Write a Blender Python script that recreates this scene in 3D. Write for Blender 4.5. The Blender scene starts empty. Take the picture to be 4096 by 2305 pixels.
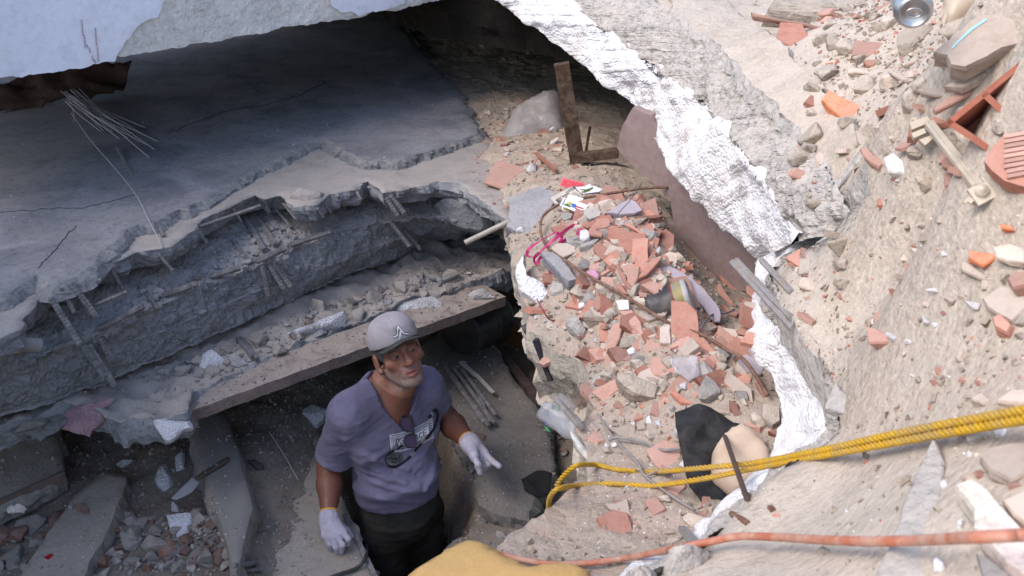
import bpy, bmesh, math, random
import numpy as np
from mathutils import Vector, Matrix
from mathutils.bvhtree import BVHTree
from mathutils.geometry import delaunay_2d_cdt

# ------------------------------------------------------------------ camera, sky, sun, exposure
scene = bpy.context.scene
PITCH = math.radians(26.0); FPX = 3934.0; CAMZ = 3.4
cam_d = bpy.data.cameras.new("camera"); cam = bpy.data.objects.new("camera", cam_d)
scene.collection.objects.link(cam); scene.camera = cam
cam.location = (0, 0, CAMZ); cam.rotation_euler = (math.radians(90) - PITCH, 0, 0)
cam_d.sensor_width = 36.0; cam_d.lens = 36.0 * FPX / 4096.0
cam_d.clip_start = 0.05; cam_d.clip_end = 2000
cam_d.dof.use_dof = True; cam_d.dof.focus_distance = 3.2; cam_d.dof.aperture_fstop = 8.0

SUN_EL, SUN_AZ = math.radians(48), math.radians(242)      # azimuth of the sun, clockwise from +Y (from the left and a little behind the camera)
world = bpy.data.worlds.new("World"); scene.world = world; world.use_nodes = True
wn = world.node_tree.nodes; wl = world.node_tree.links
bg = wn["Background"]; sky = wn.new("ShaderNodeTexSky"); sky.sky_type = 'NISHITA'; sky.sun_disc = False
sky.sun_elevation = SUN_EL; sky.sun_rotation = SUN_AZ; sky.dust_density = 2.0; sky.air_density = 1.0
wl.new(sky.outputs[0], bg.inputs[0]); bg.inputs[1].default_value = 0.15
sun_d = bpy.data.lights.new("sun", 'SUN'); sun_d.energy = 1.1; sun_d.angle = math.radians(34); sun_d.color = (1.0, 0.94, 0.89)
sun = bpy.data.objects.new("sun", sun_d); scene.collection.objects.link(sun)
sdir = Vector((math.sin(SUN_AZ) * math.cos(SUN_EL), math.cos(SUN_AZ) * math.cos(SUN_EL), math.sin(SUN_EL)))
sun.rotation_euler = sdir.to_track_quat('Z', 'Y').to_euler(); sun.location = sdir * 20
vs = scene.view_settings; vs.view_transform = 'Standard'; vs.look = 'None'; vs.gamma = 1.0; vs.exposure = 1.15; vs.use_curve_mapping = False

# ------------------------------------------------------------------ pixels to world
CP, SP = math.cos(PITCH), math.sin(PITCH)
CAM = np.array([0, 0, CAMZ])
def ray(s):
    dx = (s[0] - 2048) / FPX; dy = (1152.5 - s[1]) / FPX
    return np.array([dx, CP + dy * SP, -SP + dy * CP])
WIN = {'V': (0, 0, 1.59006), 'Z1': (0, 0, .5516), 'Z2': (1200, 0, .5516), 'Z3': (2600, 0, .5862), 'Z4': (0, 750, .5516), 'Z5': (0, 1500, .5551),
       'Z6': (1200, 1200, .7622), 'Z7': (1900, 650, .5173), 'Z8': (2100, 1300, .6932), 'Z9': (2900, 700, .5517), 'Z10': (2900, 1500, .5552),
       'Z11': (1250, 1250, .3448), 'Z12': (1200, 1700, .4173), 'Z13': (2000, 700, .3448), 'Z14': (700, 700, .5518), 'Z15': (3300, 0, .4827),
       'Z16': (1600, 1150, .5172), 'Z17': (1950, 350, .4139), 'Z18': (2550, 1550, .4137), 'Z19': (2500, 1050, .3448), 'Z20': (1500, 1550, .27586), 'S': (0, 0, 1)}
def S(w, x, y): a = WIN[w]; return (a[0] + x * a[2], a[1] + y * a[2])
def at(s, t): return CAM + ray(s) * t
def onz(s, zr): d = ray(s); return CAM + d * (zr / d[2])
def V(u, v, t): return at(S('V', u, v), t)
def Vz(u, v, zr): return onz(S('V', u, v), zr)
def on_plane(s, p, n): d = ray(s); return CAM + d * (np.dot(np.array(p) - CAM, n) / np.dot(d, n))

# ------------------------------------------------------------------ numpy noise
def _h(ix, iy, iz, seed):
    with np.errstate(over='ignore'):
        h = (ix.astype(np.uint32) * np.uint32(374761393) + iy.astype(np.uint32) * np.uint32(668265263) + iz.astype(np.uint32) * np.uint32(2147483647) + np.uint32(seed * 974711 + 12345))
        h = (h ^ (h >> np.uint32(13))) * np.uint32(1274126177); h = h ^ (h >> np.uint32(16)); h = h * np.uint32(2246822519); h = h ^ (h >> np.uint32(15))
    return h.astype(np.float64) / 4294967295.0
def vnoise(P, seed=0):
    P = np.asarray(P, float); i = np.floor(P).astype(np.int64); f = P - i; f = f * f * (3 - 2 * f); r = 0
    for a in (0, 1):
        for b in (0, 1):
            for c in (0, 1):
                w = (f[:, 0] if a else 1 - f[:, 0]) * (f[:, 1] if b else 1 - f[:, 1]) * (f[:, 2] if c else 1 - f[:, 2])
                r = r + w * _h(i[:, 0] + a, i[:, 1] + b, i[:, 2] + c, seed)
    return r * 2 - 1
ROT = np.array([[.36, .48, -.8], [-.8, .6, 0], [.48, .64, .6]])
def fbm(P, freq, octv=4, seed=0, ridged=False, gain=.5):
    P = np.asarray(P, float) @ ROT; r = 0; a = 1; tot = 0
    for o in range(octv):
        P = P @ ROT; n = vnoise(P * freq + 17.3 * o, seed + o)
        if ridged: n = 1 - 2 * np.abs(n)
        r = r + a * n; tot += a; a *= gain; freq *= 2.03
    return r / tot

# ------------------------------------------------------------------ objects
COL = scene.collection
def tag(o, label=None, cat=None, group=None, kind=None):
    if label: o['label'] = label
    if cat: o['category'] = cat
    if group: o['group'] = group
    if kind: o['kind'] = kind
    return o
def thing(name, label, cat, loc, group=None):
    o = bpy.data.objects.new(name, None); COL.objects.link(o); o.location = tuple(loc); o.empty_display_size = .1
    return tag(o, label, cat, group)
COLLIDE = []; SURF = []
def mk(name, verts, faces, mats, parent=None, smooth=False, midx=None, origin=None, collide=False, sm_mask=None):
    verts = np.asarray(verts, float)
    if origin is None: origin = np.array([(verts[:, 0].min() + verts[:, 0].max()) / 2, (verts[:, 1].min() + verts[:, 1].max()) / 2, verts[:, 2].min()])
    me = bpy.data.meshes.new(name)
    fl = faces.tolist() if isinstance(faces, np.ndarray) else faces
    me.from_pydata((verts - origin).tolist(), [], fl)
    if not isinstance(mats, (list, tuple)): mats = [mats]
    for m in mats: me.materials.append(m)
    if midx is not None: me.polygons.foreach_set('material_index', np.asarray(midx, np.int32))
    if sm_mask is not None: me.polygons.foreach_set('use_smooth', np.asarray(sm_mask, bool))
    elif smooth: me.polygons.foreach_set('use_smooth', np.ones(len(me.polygons), bool))
    me.update()
    o = bpy.data.objects.new(name, me); COL.objects.link(o)
    if parent is not None:
        o.parent = parent; w = np.array(parent.get('_w', tuple(parent.location))); o.location = tuple(origin - w); o['_w'] = tuple(origin)
    else:
        o.location = tuple(origin); o['_w'] = tuple(origin)
    if collide:
        SURF.append((name, verts, fl)); COLLIDE.append(BVHTree.FromPolygons(verts.tolist(), fl))
    return o
def hit(s, maxd=30):
    d = Vector(ray(s)); L = d.length; best = None
    for b in COLLIDE:
        r = b.ray_cast(Vector(CAM), d / L, maxd)
        if r[0] is not None and (best is None or r[3] < best[3]): best = r
    if best is None: return None
    n = best[1]
    if n.dot(d) > 0: n = -n
    return np.array(best[0]), np.array(n), best[3] / L
def down(p, z0=None):
    best = None
    for b in COLLIDE:
        r = b.ray_cast(Vector((p[0], p[1], p[2] + .5 if z0 is None else z0)), Vector((0, 0, -1)), 6)
        if r[0] is not None and (best is None or r[0].z > best): best = r[0].z
    return best

# ------------------------------------------------------------------ materials
def newmat(name):
    m = bpy.data.materials.new(name); m.use_nodes = True; nt = m.node_tree; return m, nt.nodes, nt.links, nt.nodes["Principled BSDF"]
def rgb(c): return (c[0], c[1], c[2], 1)
def noise_node(n, l, scale, detail=6, rough=.6, dist=0, vec=None):
    t = n.new("ShaderNodeTexNoise"); t.inputs['Scale'].default_value = scale; t.inputs['Detail'].default_value = detail
    t.inputs['Roughness'].default_value = rough; t.inputs['Distortion'].default_value = dist
    if vec is not None: l.new(vec, t.inputs['Vector'])
    return t.outputs['Fac']
def ramp(n, l, fac, a, b):
    r = n.new("ShaderNodeMapRange"); r.inputs[1].default_value = a; r.inputs[2].default_value = b; r.clamp = True; l.new(fac, r.inputs[0]); return r.outputs[0]
def mix(n, l, fac, a, b, mode='MIX'):
    m = n.new("ShaderNodeMix"); m.data_type = 'RGBA'; m.blend_type = mode
    for s, v in ((0, fac), (6, a), (7, b)):
        if isinstance(v, (int, float)): m.inputs[s].default_value = v
        elif isinstance(v, tuple): m.inputs[s].default_value = rgb(v)
        else: l.new(v, m.inputs[s])
    return m.outputs[2]
def mul(n, l, a, b):
    m = n.new("ShaderNodeMath"); m.operation = 'MULTIPLY'
    for i, v in ((0, a), (1, b)):
        if isinstance(v, (int, float)): m.inputs[i].default_value = v
        else: l.new(v, m.inputs[i])
    return m.outputs[0]
def surf(name, c1, c2=None, dust=None, dustk=.85, nz=(.25, .75), scale=5, bump=.5, rough=.92, fine=120, c3=None, k3=.5, s3=2.0, speck=.75, coord='pos', spec=.25, bdist=.006, rnd=0, rc=None):
    """mineral surface: two-tone mottling, patches of a third tone, specks, loose dust on what faces up, fine relief"""
    m, n, l, p = newmat(name); c2 = c2 or tuple(x * .75 for x in c1)
    g = n.new("ShaderNodeNewGeometry"); pos = g.outputs['Position']
    if coord == 'obj': pos = n.new("ShaderNodeTexCoord").outputs['Object']
    a = noise_node(n, l, scale, 4, .65, .3, pos); col = mix(n, l, ramp(n, l, a, .35, .65), c1, c2)
    if c3: col = mix(n, l, mul(n, l, ramp(n, l, noise_node(n, l, s3, 4, .6, .5, pos), .48, .62), k3), col, c3)
    md = noise_node(n, l, fine * .28, 3, .75, .2, pos); col = mix(n, l, mul(n, l, ramp(n, l, md, .5, .68), speck * .55), col, tuple(x * .55 for x in c1))
    f = noise_node(n, l, fine, 4, .7, 0, pos); col = mix(n, l, mul(n, l, ramp(n, l, f, .52, .75), speck), col, tuple(x * .35 for x in c1)); col = mix(n, l, mul(n, l, ramp(n, l, f, .46, .28), speck * .8), col, tuple(min(1, x * 1.5 + .03) for x in c1))
    if dust:
        sp = n.new("ShaderNodeSeparateXYZ"); l.new(g.outputs['Normal'], sp.inputs[0])
        dz = ramp(n, l, sp.outputs[2], *nz); dn = ramp(n, l, noise_node(n, l, scale * 2.3, 4, .7, .4, pos), .3, .55)
        col = mix(n, l, mul(n, l, mul(n, l, dz, dn), dustk), col, dust)
    if rnd:
        oi = n.new("ShaderNodeObjectInfo").outputs['Random']; col = mix(n, l, mul(n, l, oi, rnd), col, rc or dust)
        hv = n.new("ShaderNodeHueSaturation"); rr = n.new("ShaderNodeMapRange"); m7 = mul(n, l, oi, 7.31); fr = n.new("ShaderNodeMath"); fr.operation = 'FRACT'; l.new(m7, fr.inputs[0]); l.new(fr.outputs[0], rr.inputs[0]); rr.inputs[3].default_value = .72; rr.inputs[4].default_value = 1.2; l.new(rr.outputs[0], hv.inputs['Value']); l.new(col, hv.inputs['Color']); col = hv.outputs[0]
    l.new(col, p.inputs['Base Color']); p.inputs['Roughness'].default_value = rough; p.inputs['Specular IOR Level'].default_value = spec
    if bump:
        b1 = n.new("ShaderNodeBump"); b1.inputs['Strength'].default_value = bump; b1.inputs['Distance'].default_value = bdist; l.new(noise_node(n, l, fine * .5, 3, .75, 0, pos), b1.inputs['Height'])
        b2 = n.new("ShaderNodeBump"); b2.inputs['Strength'].default_value = bump * .7; b2.inputs['Distance'].default_value = bdist * 3; l.new(noise_node(n, l, fine * .12, 4, .7, .3, pos), b2.inputs['Height'])
        l.new(b1.outputs[0], b2.inputs['Normal']); l.new(b2.outputs[0], p.inputs['Normal'])
    return m
def plain(name, c, rough=.6, metal=0, var=.25, scale=30, bump=0, spec=.4, dirt=None, dk=.5, **kw):
    m, n, l, p = newmat(name); tc = n.new("ShaderNodeNewGeometry").outputs['Position']
    col = mix(n, l, ramp(n, l, noise_node(n, l, scale, 6, .65, .2, tc), .3, .7), c, tuple(x * (1 - var) for x in c))
    if dirt: col = mix(n, l, mul(n, l, ramp(n, l, noise_node(n, l, scale * .6, 8, .7, .5, tc), .42, .62), dk), col, dirt)
    l.new(col, p.inputs['Base Color']); p.inputs['Roughness'].default_value = rough; p.inputs['Metallic'].default_value = metal; p.inputs['Specular IOR Level'].default_value = spec
    for k, v in kw.items(): p.inputs[k.replace('_', ' ')].default_value = v
    if bump:
        b = n.new("ShaderNodeBump"); b.inputs['Strength'].default_value = bump; b.inputs['Distance'].default_value = .004; l.new(noise_node(n, l, scale * 4, 6, .7, 0, tc), b.inputs['Height']); l.new(b.outputs[0], p.inputs['Normal'])
    return m
def foam(name, c, dirt, dk=.4):
    """expanded polystyrene: bead relief"""
    m, n, l, p = newmat(name); pos = n.new("ShaderNodeNewGeometry").outputs['Position']
    v = n.new("ShaderNodeTexVoronoi"); v.inputs['Scale'].default_value = 110; l.new(pos, v.inputs['Vector'])
    col = mix(n, l, mul(n, l, ramp(n, l, noise_node(n, l, 5, 4, .7, .4, pos), .5, .68), dk), c, dirt)
    l.new(col, p.inputs['Base Color']); p.inputs['Roughness'].default_value = 1; p.inputs['Specular IOR Level'].default_value = 0
    b = n.new("ShaderNodeBump"); b.invert = True; b.inputs['Strength'].default_value = .9; b.inputs['Distance'].default_value = .006; l.new(v.outputs['Distance'], b.inputs['Height'])
    b2 = n.new("ShaderNodeBump"); b2.inputs['Strength'].default_value = .14; b2.inputs['Distance'].default_value = .01; l.new(noise_node(n, l, 30, 6, .7, 0, pos), b2.inputs['Height']); l.new(b.outputs[0], b2.inputs['Normal']); l.new(b2.outputs[0], p.inputs['Normal'])
    return m
CREAM = (.50, .40, .32); GDUST = (.27, .245, .23)
MT = {
 'tile': None,
 'screed': surf('screed', (.30, .27, .25), (.22, .205, .20), dust=(.36, .32, .29), dustk=.7, scale=4, bump=.5),
 'screed_side': surf('screed_side', (.17, .17, .18), (.25, .24, .23), scale=14, bump=.9, fine=70),
 'grey': surf('grey_concrete', (.185, .19, .208), (.245, .246, .26), dust=(.295, .28, .278), dustk=.9, nz=(.45, .85), scale=7, bump=.9, fine=70, bdist=.009),
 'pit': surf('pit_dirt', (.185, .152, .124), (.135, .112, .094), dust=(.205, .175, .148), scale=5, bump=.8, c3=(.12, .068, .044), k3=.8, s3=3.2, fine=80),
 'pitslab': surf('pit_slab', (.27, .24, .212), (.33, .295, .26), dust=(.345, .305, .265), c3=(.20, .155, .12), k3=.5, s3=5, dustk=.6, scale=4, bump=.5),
 'rub': surf('rubble_earth', (.36, .295, .24), (.26, .215, .175), dust=(.46, .38, .31), dustk=.5, scale=6, bump=.9, c3=(.42, .25, .19), k3=.45, s3=7, fine=90),
 'right': surf('cream_debris', (.47, .40, .335), (.39, .335, .28), dust=(.52, .45, .38), dustk=.7, scale=5, bump=.9, c3=(.40, .30, .215), k3=.45, s3=2.2, fine=90),
 'conc_r': surf('rough_concrete', (.37, .35, .33), (.45, .41, .375), dust=(.53, .455, .39), dustk=.75, nz=(.72, .98), scale=8, bump=1.0, fine=60, bdist=.01),
 'conc_lip': surf('lip_concrete', (.46, .40, .34), (.36, .32, .28), dust=(.5, .43, .36), scale=6, bump=.9, fine=60, bdist=.01),
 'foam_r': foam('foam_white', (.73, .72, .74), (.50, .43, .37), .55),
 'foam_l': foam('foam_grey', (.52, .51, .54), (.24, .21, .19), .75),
 'pitdark': surf('dark_slab', (.135, .122, .112), (.17, .152, .138), dust=(.18, .162, .145), dustk=.6, scale=4, bump=.7, c3=(.06, .055, .052), k3=.8, s3=4),
 'tilefrag': surf('floor_fragment', (.25, .25, .275), (.33, .32, .33), dust=(.38, .35, .33), dustk=.5, scale=5, bump=.3, c3=(.16, .165, .19), k3=.7, s3=8),
 'dark': surf('dark_earth', (.09, .075, .065), (.06, .05, .045), scale=5, bump=.6),
}
RNG0 = np.random.default_rng(3)
# ------------------------------------------------------------------ shape helpers
def inside(poly, pts):
    x, y = pts[:, 0], pts[:, 1]; r = np.zeros(len(pts), bool); n = len(poly)
    for i in range(n):
        x1, y1 = poly[i]; x2, y2 = poly[(i + 1) % n]
        if y1 == y2: continue
        c = ((y1 > y) != (y2 > y)) & (x < (x2 - x1) * (y - y1) / (y2 - y1) + x1); r ^= c
    return r
def jagged(poly, res, jag, seed, freq=9):
    out = []; n = len(poly); poly = [np.array(p, float) for p in poly]
    for i in range(n):
        a, b = poly[i], poly[(i + 1) % n]; L = np.linalg.norm(b - a); k = max(1, int(L / res))
        for j in range(k): out.append(a + (b - a) * j / k)
    out = np.array(out)
    if jag > 0:
        P3 = np.c_[out, np.zeros(len(out))]
        out = out + jag * np.c_[fbm(P3, freq, 4, seed, gain=.7), fbm(P3 + 50, freq, 4, seed + 7, gain=.7)]
    return out
def tri2d(poly, res, seed, jit=.35, maxres=None):
    rng = np.random.default_rng(seed); mn, mx = poly.min(0), poly.max(0)
    gx, gy = np.meshgrid(np.arange(mn[0], mx[0], res), np.arange(mn[1], mx[1], res)); g = np.c_[gx.ravel(), gy.ravel()]
    g = g + rng.uniform(-jit, jit, g.shape) * res; g = g[inside(poly, g)]
    if len(g):                                   # keep clear of the outline
        seg = poly; keep = np.ones(len(g), bool)
        for i in range(0, len(g), 4000):
            d = ((g[i:i + 4000, None, :] - seg[None, :, :]) ** 2).sum(2).min(1); keep[i:i + 4000] = d > (res * .5) ** 2
        g = g[keep]
    allv = [Vector(p) for p in poly] + [Vector(p) for p in g]; nb = len(poly)
    r = delaunay_2d_cdt(allv, [(i, (i + 1) % nb) for i in range(nb)], [], 2 if False else 0, 1e-7)
    v = np.array([(p.x, p.y) for p in r[0]]); f = np.array([t for t in r[2] if len(t) == 3])
    c = v[f].mean(1); f = f[inside(poly, c)]
    a = v[f]; area = (a[:, 1, 0] - a[:, 0, 0]) * (a[:, 2, 1] - a[:, 0, 1]) - (a[:, 1, 1] - a[:, 0, 1]) * (a[:, 2, 0] - a[:, 0, 0])
    f[area < 0] = f[area < 0][:, ::-1]
    return v, f
def boundary(f):
    e = {}
    for t in f:
        for i in range(3):
            a, b = int(t[i]), int(t[(i + 1) % 3])
            if (b, a) in e: del e[(b, a)]
            else: e[(a, b)] = 1
    return list(e)
def slab(name, poly, hfun, thick, res, mats, top_amp=.004, top_freq=6, side_amp=.02, side_freq=18, jag=.02, jfreq=9, rows=4, undercut=0, seed=1, parent=None, collide=True, smooth_top=True, lip=0, ridged=False, eres=None):
    """broken slab: jagged outline in plan, uneven top, fractured sides, flat underside"""
    poly = jagged([p[:2] for p in poly], eres or res * .6, jag, seed, jfreq); v, f = tri2d(poly, res, seed)
    n = len(v); zt = hfun(v[:, 0], v[:, 1]); P = np.c_[v, zt]
    P[:, 2] += top_amp * fbm(P, top_freq, 5, seed + 3, ridged)
    be = boundary(f); bi = sorted({a for e in be for a in e}); pos = {b: i for i, b in enumerate(bi)}
    nrm = np.zeros((n, 2))
    for a, b in be:
        d = v[b] - v[a]; nn = np.array([d[1], -d[0]]); nrm[a] += nn; nrm[b] += nn
    nb = nrm[bi]; nb /= np.maximum(1e-9, np.linalg.norm(nb, axis=1))[:, None]
    verts = [P]; faces = [tuple(t) for t in f]; mi = [0] * len(f); base = n; prev = list(bi)
    for k in range(1, rows + 1):
        q = P[bi].copy(); fr = k / rows; q[:, 2] -= thick * fr
        d = side_amp * (fbm(q, side_freq, 4, seed + 11, True) * .8 + fbm(q, side_freq * .3, 2, seed + 17)) * min(1, fr * 3) - undercut * fr + lip * math.sin(math.pi * fr)
        q[:, :2] += nb * d[:, None]; q[:, 2] += thick / rows * .5 * fbm(q, side_freq, 3, seed + 5) * (0 if k == rows else 1)
        verts.append(q); cur = list(range(base, base + len(bi))); base += len(bi)
        for a, b in be: faces.append((prev[pos[a]], cur[pos[a]], cur[pos[b]], prev[pos[b]])); mi.append(1)
        prev = cur
    B = P.copy(); B[:, 2] -= thick; isb = np.zeros(n, bool); isb[bi] = True; m = np.zeros(n, int); inn = np.where(~isb)[0]
    m[inn] = base + np.arange(len(inn)); m[bi] = prev; verts.append(B[inn])
    for t in f: faces.append((m[t[0]], m[t[2]], m[t[1]])); mi.append(1)
    ms = mats if isinstance(mats, (list, tuple)) else [mats, mats]
    return mk(name, np.vstack(verts), [tuple(int(x) for x in t) for t in faces], ms, parent, midx=mi, collide=collide, sm_mask=[smooth_top and x == 0 for x in mi])
def resamp(row, nu):
    row = np.asarray(row, float); t = np.linspace(0, len(row) - 1, nu); i = np.minimum(t.astype(int), len(row) - 2); f = (t - i)[:, None]
    return row[i] * (1 - f) + row[i + 1] * f
def loft(name, rows, nu, nv, mats, amp=.02, freq=10, seed=0, midx=None, parent=None, collide=True, smooth=False, ridged=True, amps=None, rowjit=0, closed=False, octv=5):
    """skin over polylines that follow each other; relief along the normal"""
    R = [resamp(r, nu) for r in rows]
    if rowjit:
        for i, r in enumerate(R): r += rowjit * np.c_[fbm(r, freq, 4, seed + 31 + i, gain=.7), fbm(r + 9, freq, 4, seed + 41 + i, gain=.7), .6 * fbm(r + 19, freq, 4, seed + 51 + i, gain=.7)]
    if closed: R.append(R[0].copy())
    G = []; A = []; MI = []
    for k in range(len(R) - 1):
        for j in range(nv[k] if isinstance(nv, (list, tuple)) else nv):
            m = nv[k] if isinstance(nv, (list, tuple)) else nv; f = j / m
            G.append(R[k] * (1 - f) + R[k + 1] * f); MI.append(midx[k] if midx else 0)
            a0 = amps[k] if amps else amp; A.append(a0)
    if not closed: G.append(R[-1]); A.append(amps[-1] if amps else amp)
    G = np.array(G); nr = len(G); du = np.gradient(G, axis=1)
    dv = (np.roll(G, -1, 0) - np.roll(G, 1, 0)) if closed else np.gradient(G, axis=0)
    nn = np.cross(du, dv); nn /= np.maximum(1e-9, np.linalg.norm(nn, axis=2))[:, :, None]
    flat = G.reshape(-1, 3); d = (fbm(flat, freq, 5, seed, True, .6) * (.55 if ridged else 0) + fbm(flat, freq * 1.4, octv, seed + 4, False, .62 if octv > 3 else .45) * (.5 if ridged else 1.0)) + fbm(flat, freq * .35, 2, seed + 9) * .6
    G = G + nn * (d.reshape(nr, nu) * np.array(A)[:, None])[:, :, None]
    idx = np.arange(nr * nu).reshape(nr, nu); F = []; mi = []
    for k in range(nr if closed else nr - 1):
        k2 = (k + 1) % nr
        q = np.c_[idx[k, :-1], idx[k, 1:], idx[k2, 1:], idx[k2, :-1]]; F += q.tolist(); mi += [MI[k] if k < len(MI) else 0] * (nu - 1)
    if closed:
        F.append(idx[:, 0].tolist()[::-1]); F.append(idx[:, -1].tolist()); mi += [0, 0]
    return mk(name, G.reshape(-1, 3), F, mats, parent, smooth=smooth, midx=mi, collide=collide)
def frames(path):
    path = np.asarray(path, float); T = np.gradient(path, axis=0); T /= np.maximum(1e-9, np.linalg.norm(T, axis=1))[:, None]
    u = np.cross(T[0], [0, 0, 1.0]);
    if np.linalg.norm(u) < 1e-3: u = np.cross(T[0], [1.0, 0, 0])
    u /= np.linalg.norm(u); U = []
    for t in T:
        u = u - t * np.dot(u, t); u /= np.linalg.norm(u); U.append(u)
    U = np.array(U); return T, U, np.cross(T, U)
def smooth_path(pts, n, closed=False):
    pts = np.asarray(pts, float); m = len(pts)
    if m == 2: return pts[0] + (pts[1] - pts[0]) * np.linspace(0, 1, n)[:, None]
    P = np.vstack([2 * pts[0] - pts[1], pts, 2 * pts[-1] - pts[-2]]); out = []
    d = np.r_[0, np.cumsum(np.linalg.norm(np.diff(pts, axis=0), axis=1))]
    for s in np.linspace(0, d[-1], n):
        i = min(m - 2, max(0, int(np.searchsorted(d, s, 'right') - 1))); t = (s - d[i]) / max(1e-9, d[i + 1] - d[i]); p0, p1, p2, p3 = P[i:i + 4]
        out.append(.5 * (2 * p1 + (p2 - p0) * t + (2 * p0 - 5 * p1 + 4 * p2 - p3) * t * t + (3 * p1 - p0 - 3 * p2 + p3) * t ** 3))
    return np.array(out)
def tube_geo(path, r, sides=8, caps=True, sx=1.0, sy=1.0):
    path = np.asarray(path, float); T, U, W = frames(path); n = len(path); r = np.broadcast_to(np.asarray(r, float), (n,))
    a = np.linspace(0, 2 * math.pi, sides, endpoint=False)
    V_ = (path[:, None, :] + r[:, None, None] * (sx * np.cos(a)[None, :, None] * U[:, None, :] + sy * np.sin(a)[None, :, None] * W[:, None, :])).reshape(-1, 3)
    i = np.arange(n - 1)[:, None] * sides; j = np.arange(sides)[None, :]; k = (j + 1) % sides
    F = np.stack([i + j, i + k, i + sides + k, i + sides + j], -1).reshape(-1, 4).tolist()
    if caps: F.append(list(range(sides))[::-1]); F.append(list(range((n - 1) * sides, n * sides)))
    return V_, F
def tube(name, path, r, mat, parent=None, sides=8, smooth=True, **kw):
    v, f = tube_geo(path, r, sides, **kw); return mk(name, v, f, mat, parent, smooth=smooth)
def rebar_geo(a, b, r, bend=0, seed=0, sides=6):
    a, b = np.array(a), np.array(b); L = np.linalg.norm(b - a); n = max(8, int(L / .006)); p = a + (b - a) * np.linspace(0, 1, n)[:, None]
    if bend: p = p + np.array([0, 0, 1]) * (bend * np.sin(np.linspace(0, math.pi, n)))[:, None] + .003 * np.c_[fbm(p, 15, 2, seed), fbm(p, 15, 2, seed + 3), fbm(p, 15, 2, seed + 5)]
    rr = r * (1 + .16 * (np.arange(n) % 2)); return tube_geo(p, rr, sides)
def rebar(name, a, b, r, mat, parent=None, bend=0, seed=0):
    v, f = rebar_geo(a, b, r, bend, seed); return mk(name, v, f, mat, parent)
def box_geo(c, ax, size):
    """box from centre, three axes, full sizes"""
    c = np.array(c, float); ax = np.array(ax, float); h = np.array(size) / 2
    v = [c + sx * h[0] * ax[0] + sy * h[1] * ax[1] + sz * h[2] * ax[2] for sx in (-1, 1) for sy in (-1, 1) for sz in (-1, 1)]
    return np.array(v), [(0, 1, 3, 2), (4, 6, 7, 5), (0, 4, 5, 1), (2, 3, 7, 6), (0, 2, 6, 4), (1, 5, 7, 3)]
def rbf(pts):
    """thin-plate surface z(x, y) through points"""
    p = np.array(pts); n = len(p); d = np.linalg.norm(p[:, None, :2] - p[None, :, :2], axis=2); K = np.where(d > 0, d ** 2 * np.log(d + 1e-12), 0) + np.eye(n) * 2e-3
    A = np.zeros((n + 3, n + 3)); A[:n, :n] = K; Q = np.c_[np.ones(n), p[:, :2]]; A[:n, n:] = Q; A[n:, :n] = Q.T
    w = np.linalg.solve(A, np.r_[p[:, 2], 0, 0, 0])
    def f(x, y):
        x = np.asarray(x, float); y = np.asarray(y, float); r = w[n] + w[n + 1] * x + w[n + 2] * y
        for i in range(n):
            dd = (x - p[i, 0]) ** 2 + (y - p[i, 1]) ** 2; r = r + w[i] * .5 * dd * np.log(dd + 1e-12)
        return r
    return f
def flat(zr, p0=None, sx=0, sy=0): return lambda x, y: CAMZ + zr + sx * x + sy * y + 0 * x
def VL(lst, zr): return [Vz(p[0], p[1], p[2] if len(p) > 2 else zr) for p in lst]

# ------------------------------------------------------------------ materials of the structure
def tile_mat():
    m, n, l, p = newmat('dark_floor'); pos = n.new("ShaderNodeNewGeometry").outputs['Position']
    a = noise_node(n, l, 3.2, 5, .62, .8, pos); col = mix(n, l, ramp(n, l, a, .38, .62), (.125, .127, .147), (.225, .223, .243))
    b = noise_node(n, l, 9, 5, .7, .5, pos); col = mix(n, l, mul(n, l, ramp(n, l, b, .58, .68), .6), col, (.07, .072, .088))
    c = noise_node(n, l, 2.1, 4, .7, .3, pos); col = mix(n, l, mul(n, l, ramp(n, l, c, .42, .62), .6), col, (.26, .24, .235))
    s = noise_node(n, l, 260, 2, .5, 0, pos); col = mix(n, l, mul(n, l, ramp(n, l, s, .60, .70), .6), col, (.42, .38, .35))
    s2 = noise_node(n, l, 38, 5, .75, .6, pos); col = mix(n, l, mul(n, l, ramp(n, l, s2, .52, .66), .45), col, (.05, .052, .064)); col = mix(n, l, mul(n, l, ramp(n, l, s2, .42, .30), .4), col, (.30, .285, .28))
    l.new(col, p.inputs['Base Color']); l.new(ramp(n, l, c, .3, .7), p.inputs['Roughness']); p.inputs['Specular IOR Level'].default_value = .25
    r = n.new("ShaderNodeMapRange"); l.new(b, r.inputs[0]); r.inputs[3].default_value = .55; r.inputs[4].default_value = .9; l.new(r.outputs[0], p.inputs['Roughness'])
    bb = n.new("ShaderNodeBump"); bb.inputs['Strength'].default_value = .25; bb.inputs['Distance'].default_value = .003; l.new(noise_node(n, l, 60, 3, .7, 0, pos), bb.inputs['Height']); l.new(bb.outputs[0], p.inputs['Normal'])
    return m
MT['tile'] = tile_mat()
MT['rust'] = plain('rusty_steel', (.16, .13, .125), .8, .2, .4, 40, .4, dirt=(.25, .13, .07), dk=.35)
MT['rebar'] = plain('dusty_rebar', (.15, .147, .16), .85, .1, .4, 60, .4, dirt=(.27, .25, .24), dk=.7)
MT['rebar_r'] = plain('weathered_rebar', (.36, .35, .35), .8, .2, .4, 50, .4, dirt=(.30, .22, .17), dk=.6)
MT['rustwire'] = plain('rusted_wire', (.20, .10, .065), .85, .1, .35, 60, .4, dirt=(.34, .24, .19), dk=.5)
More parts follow.
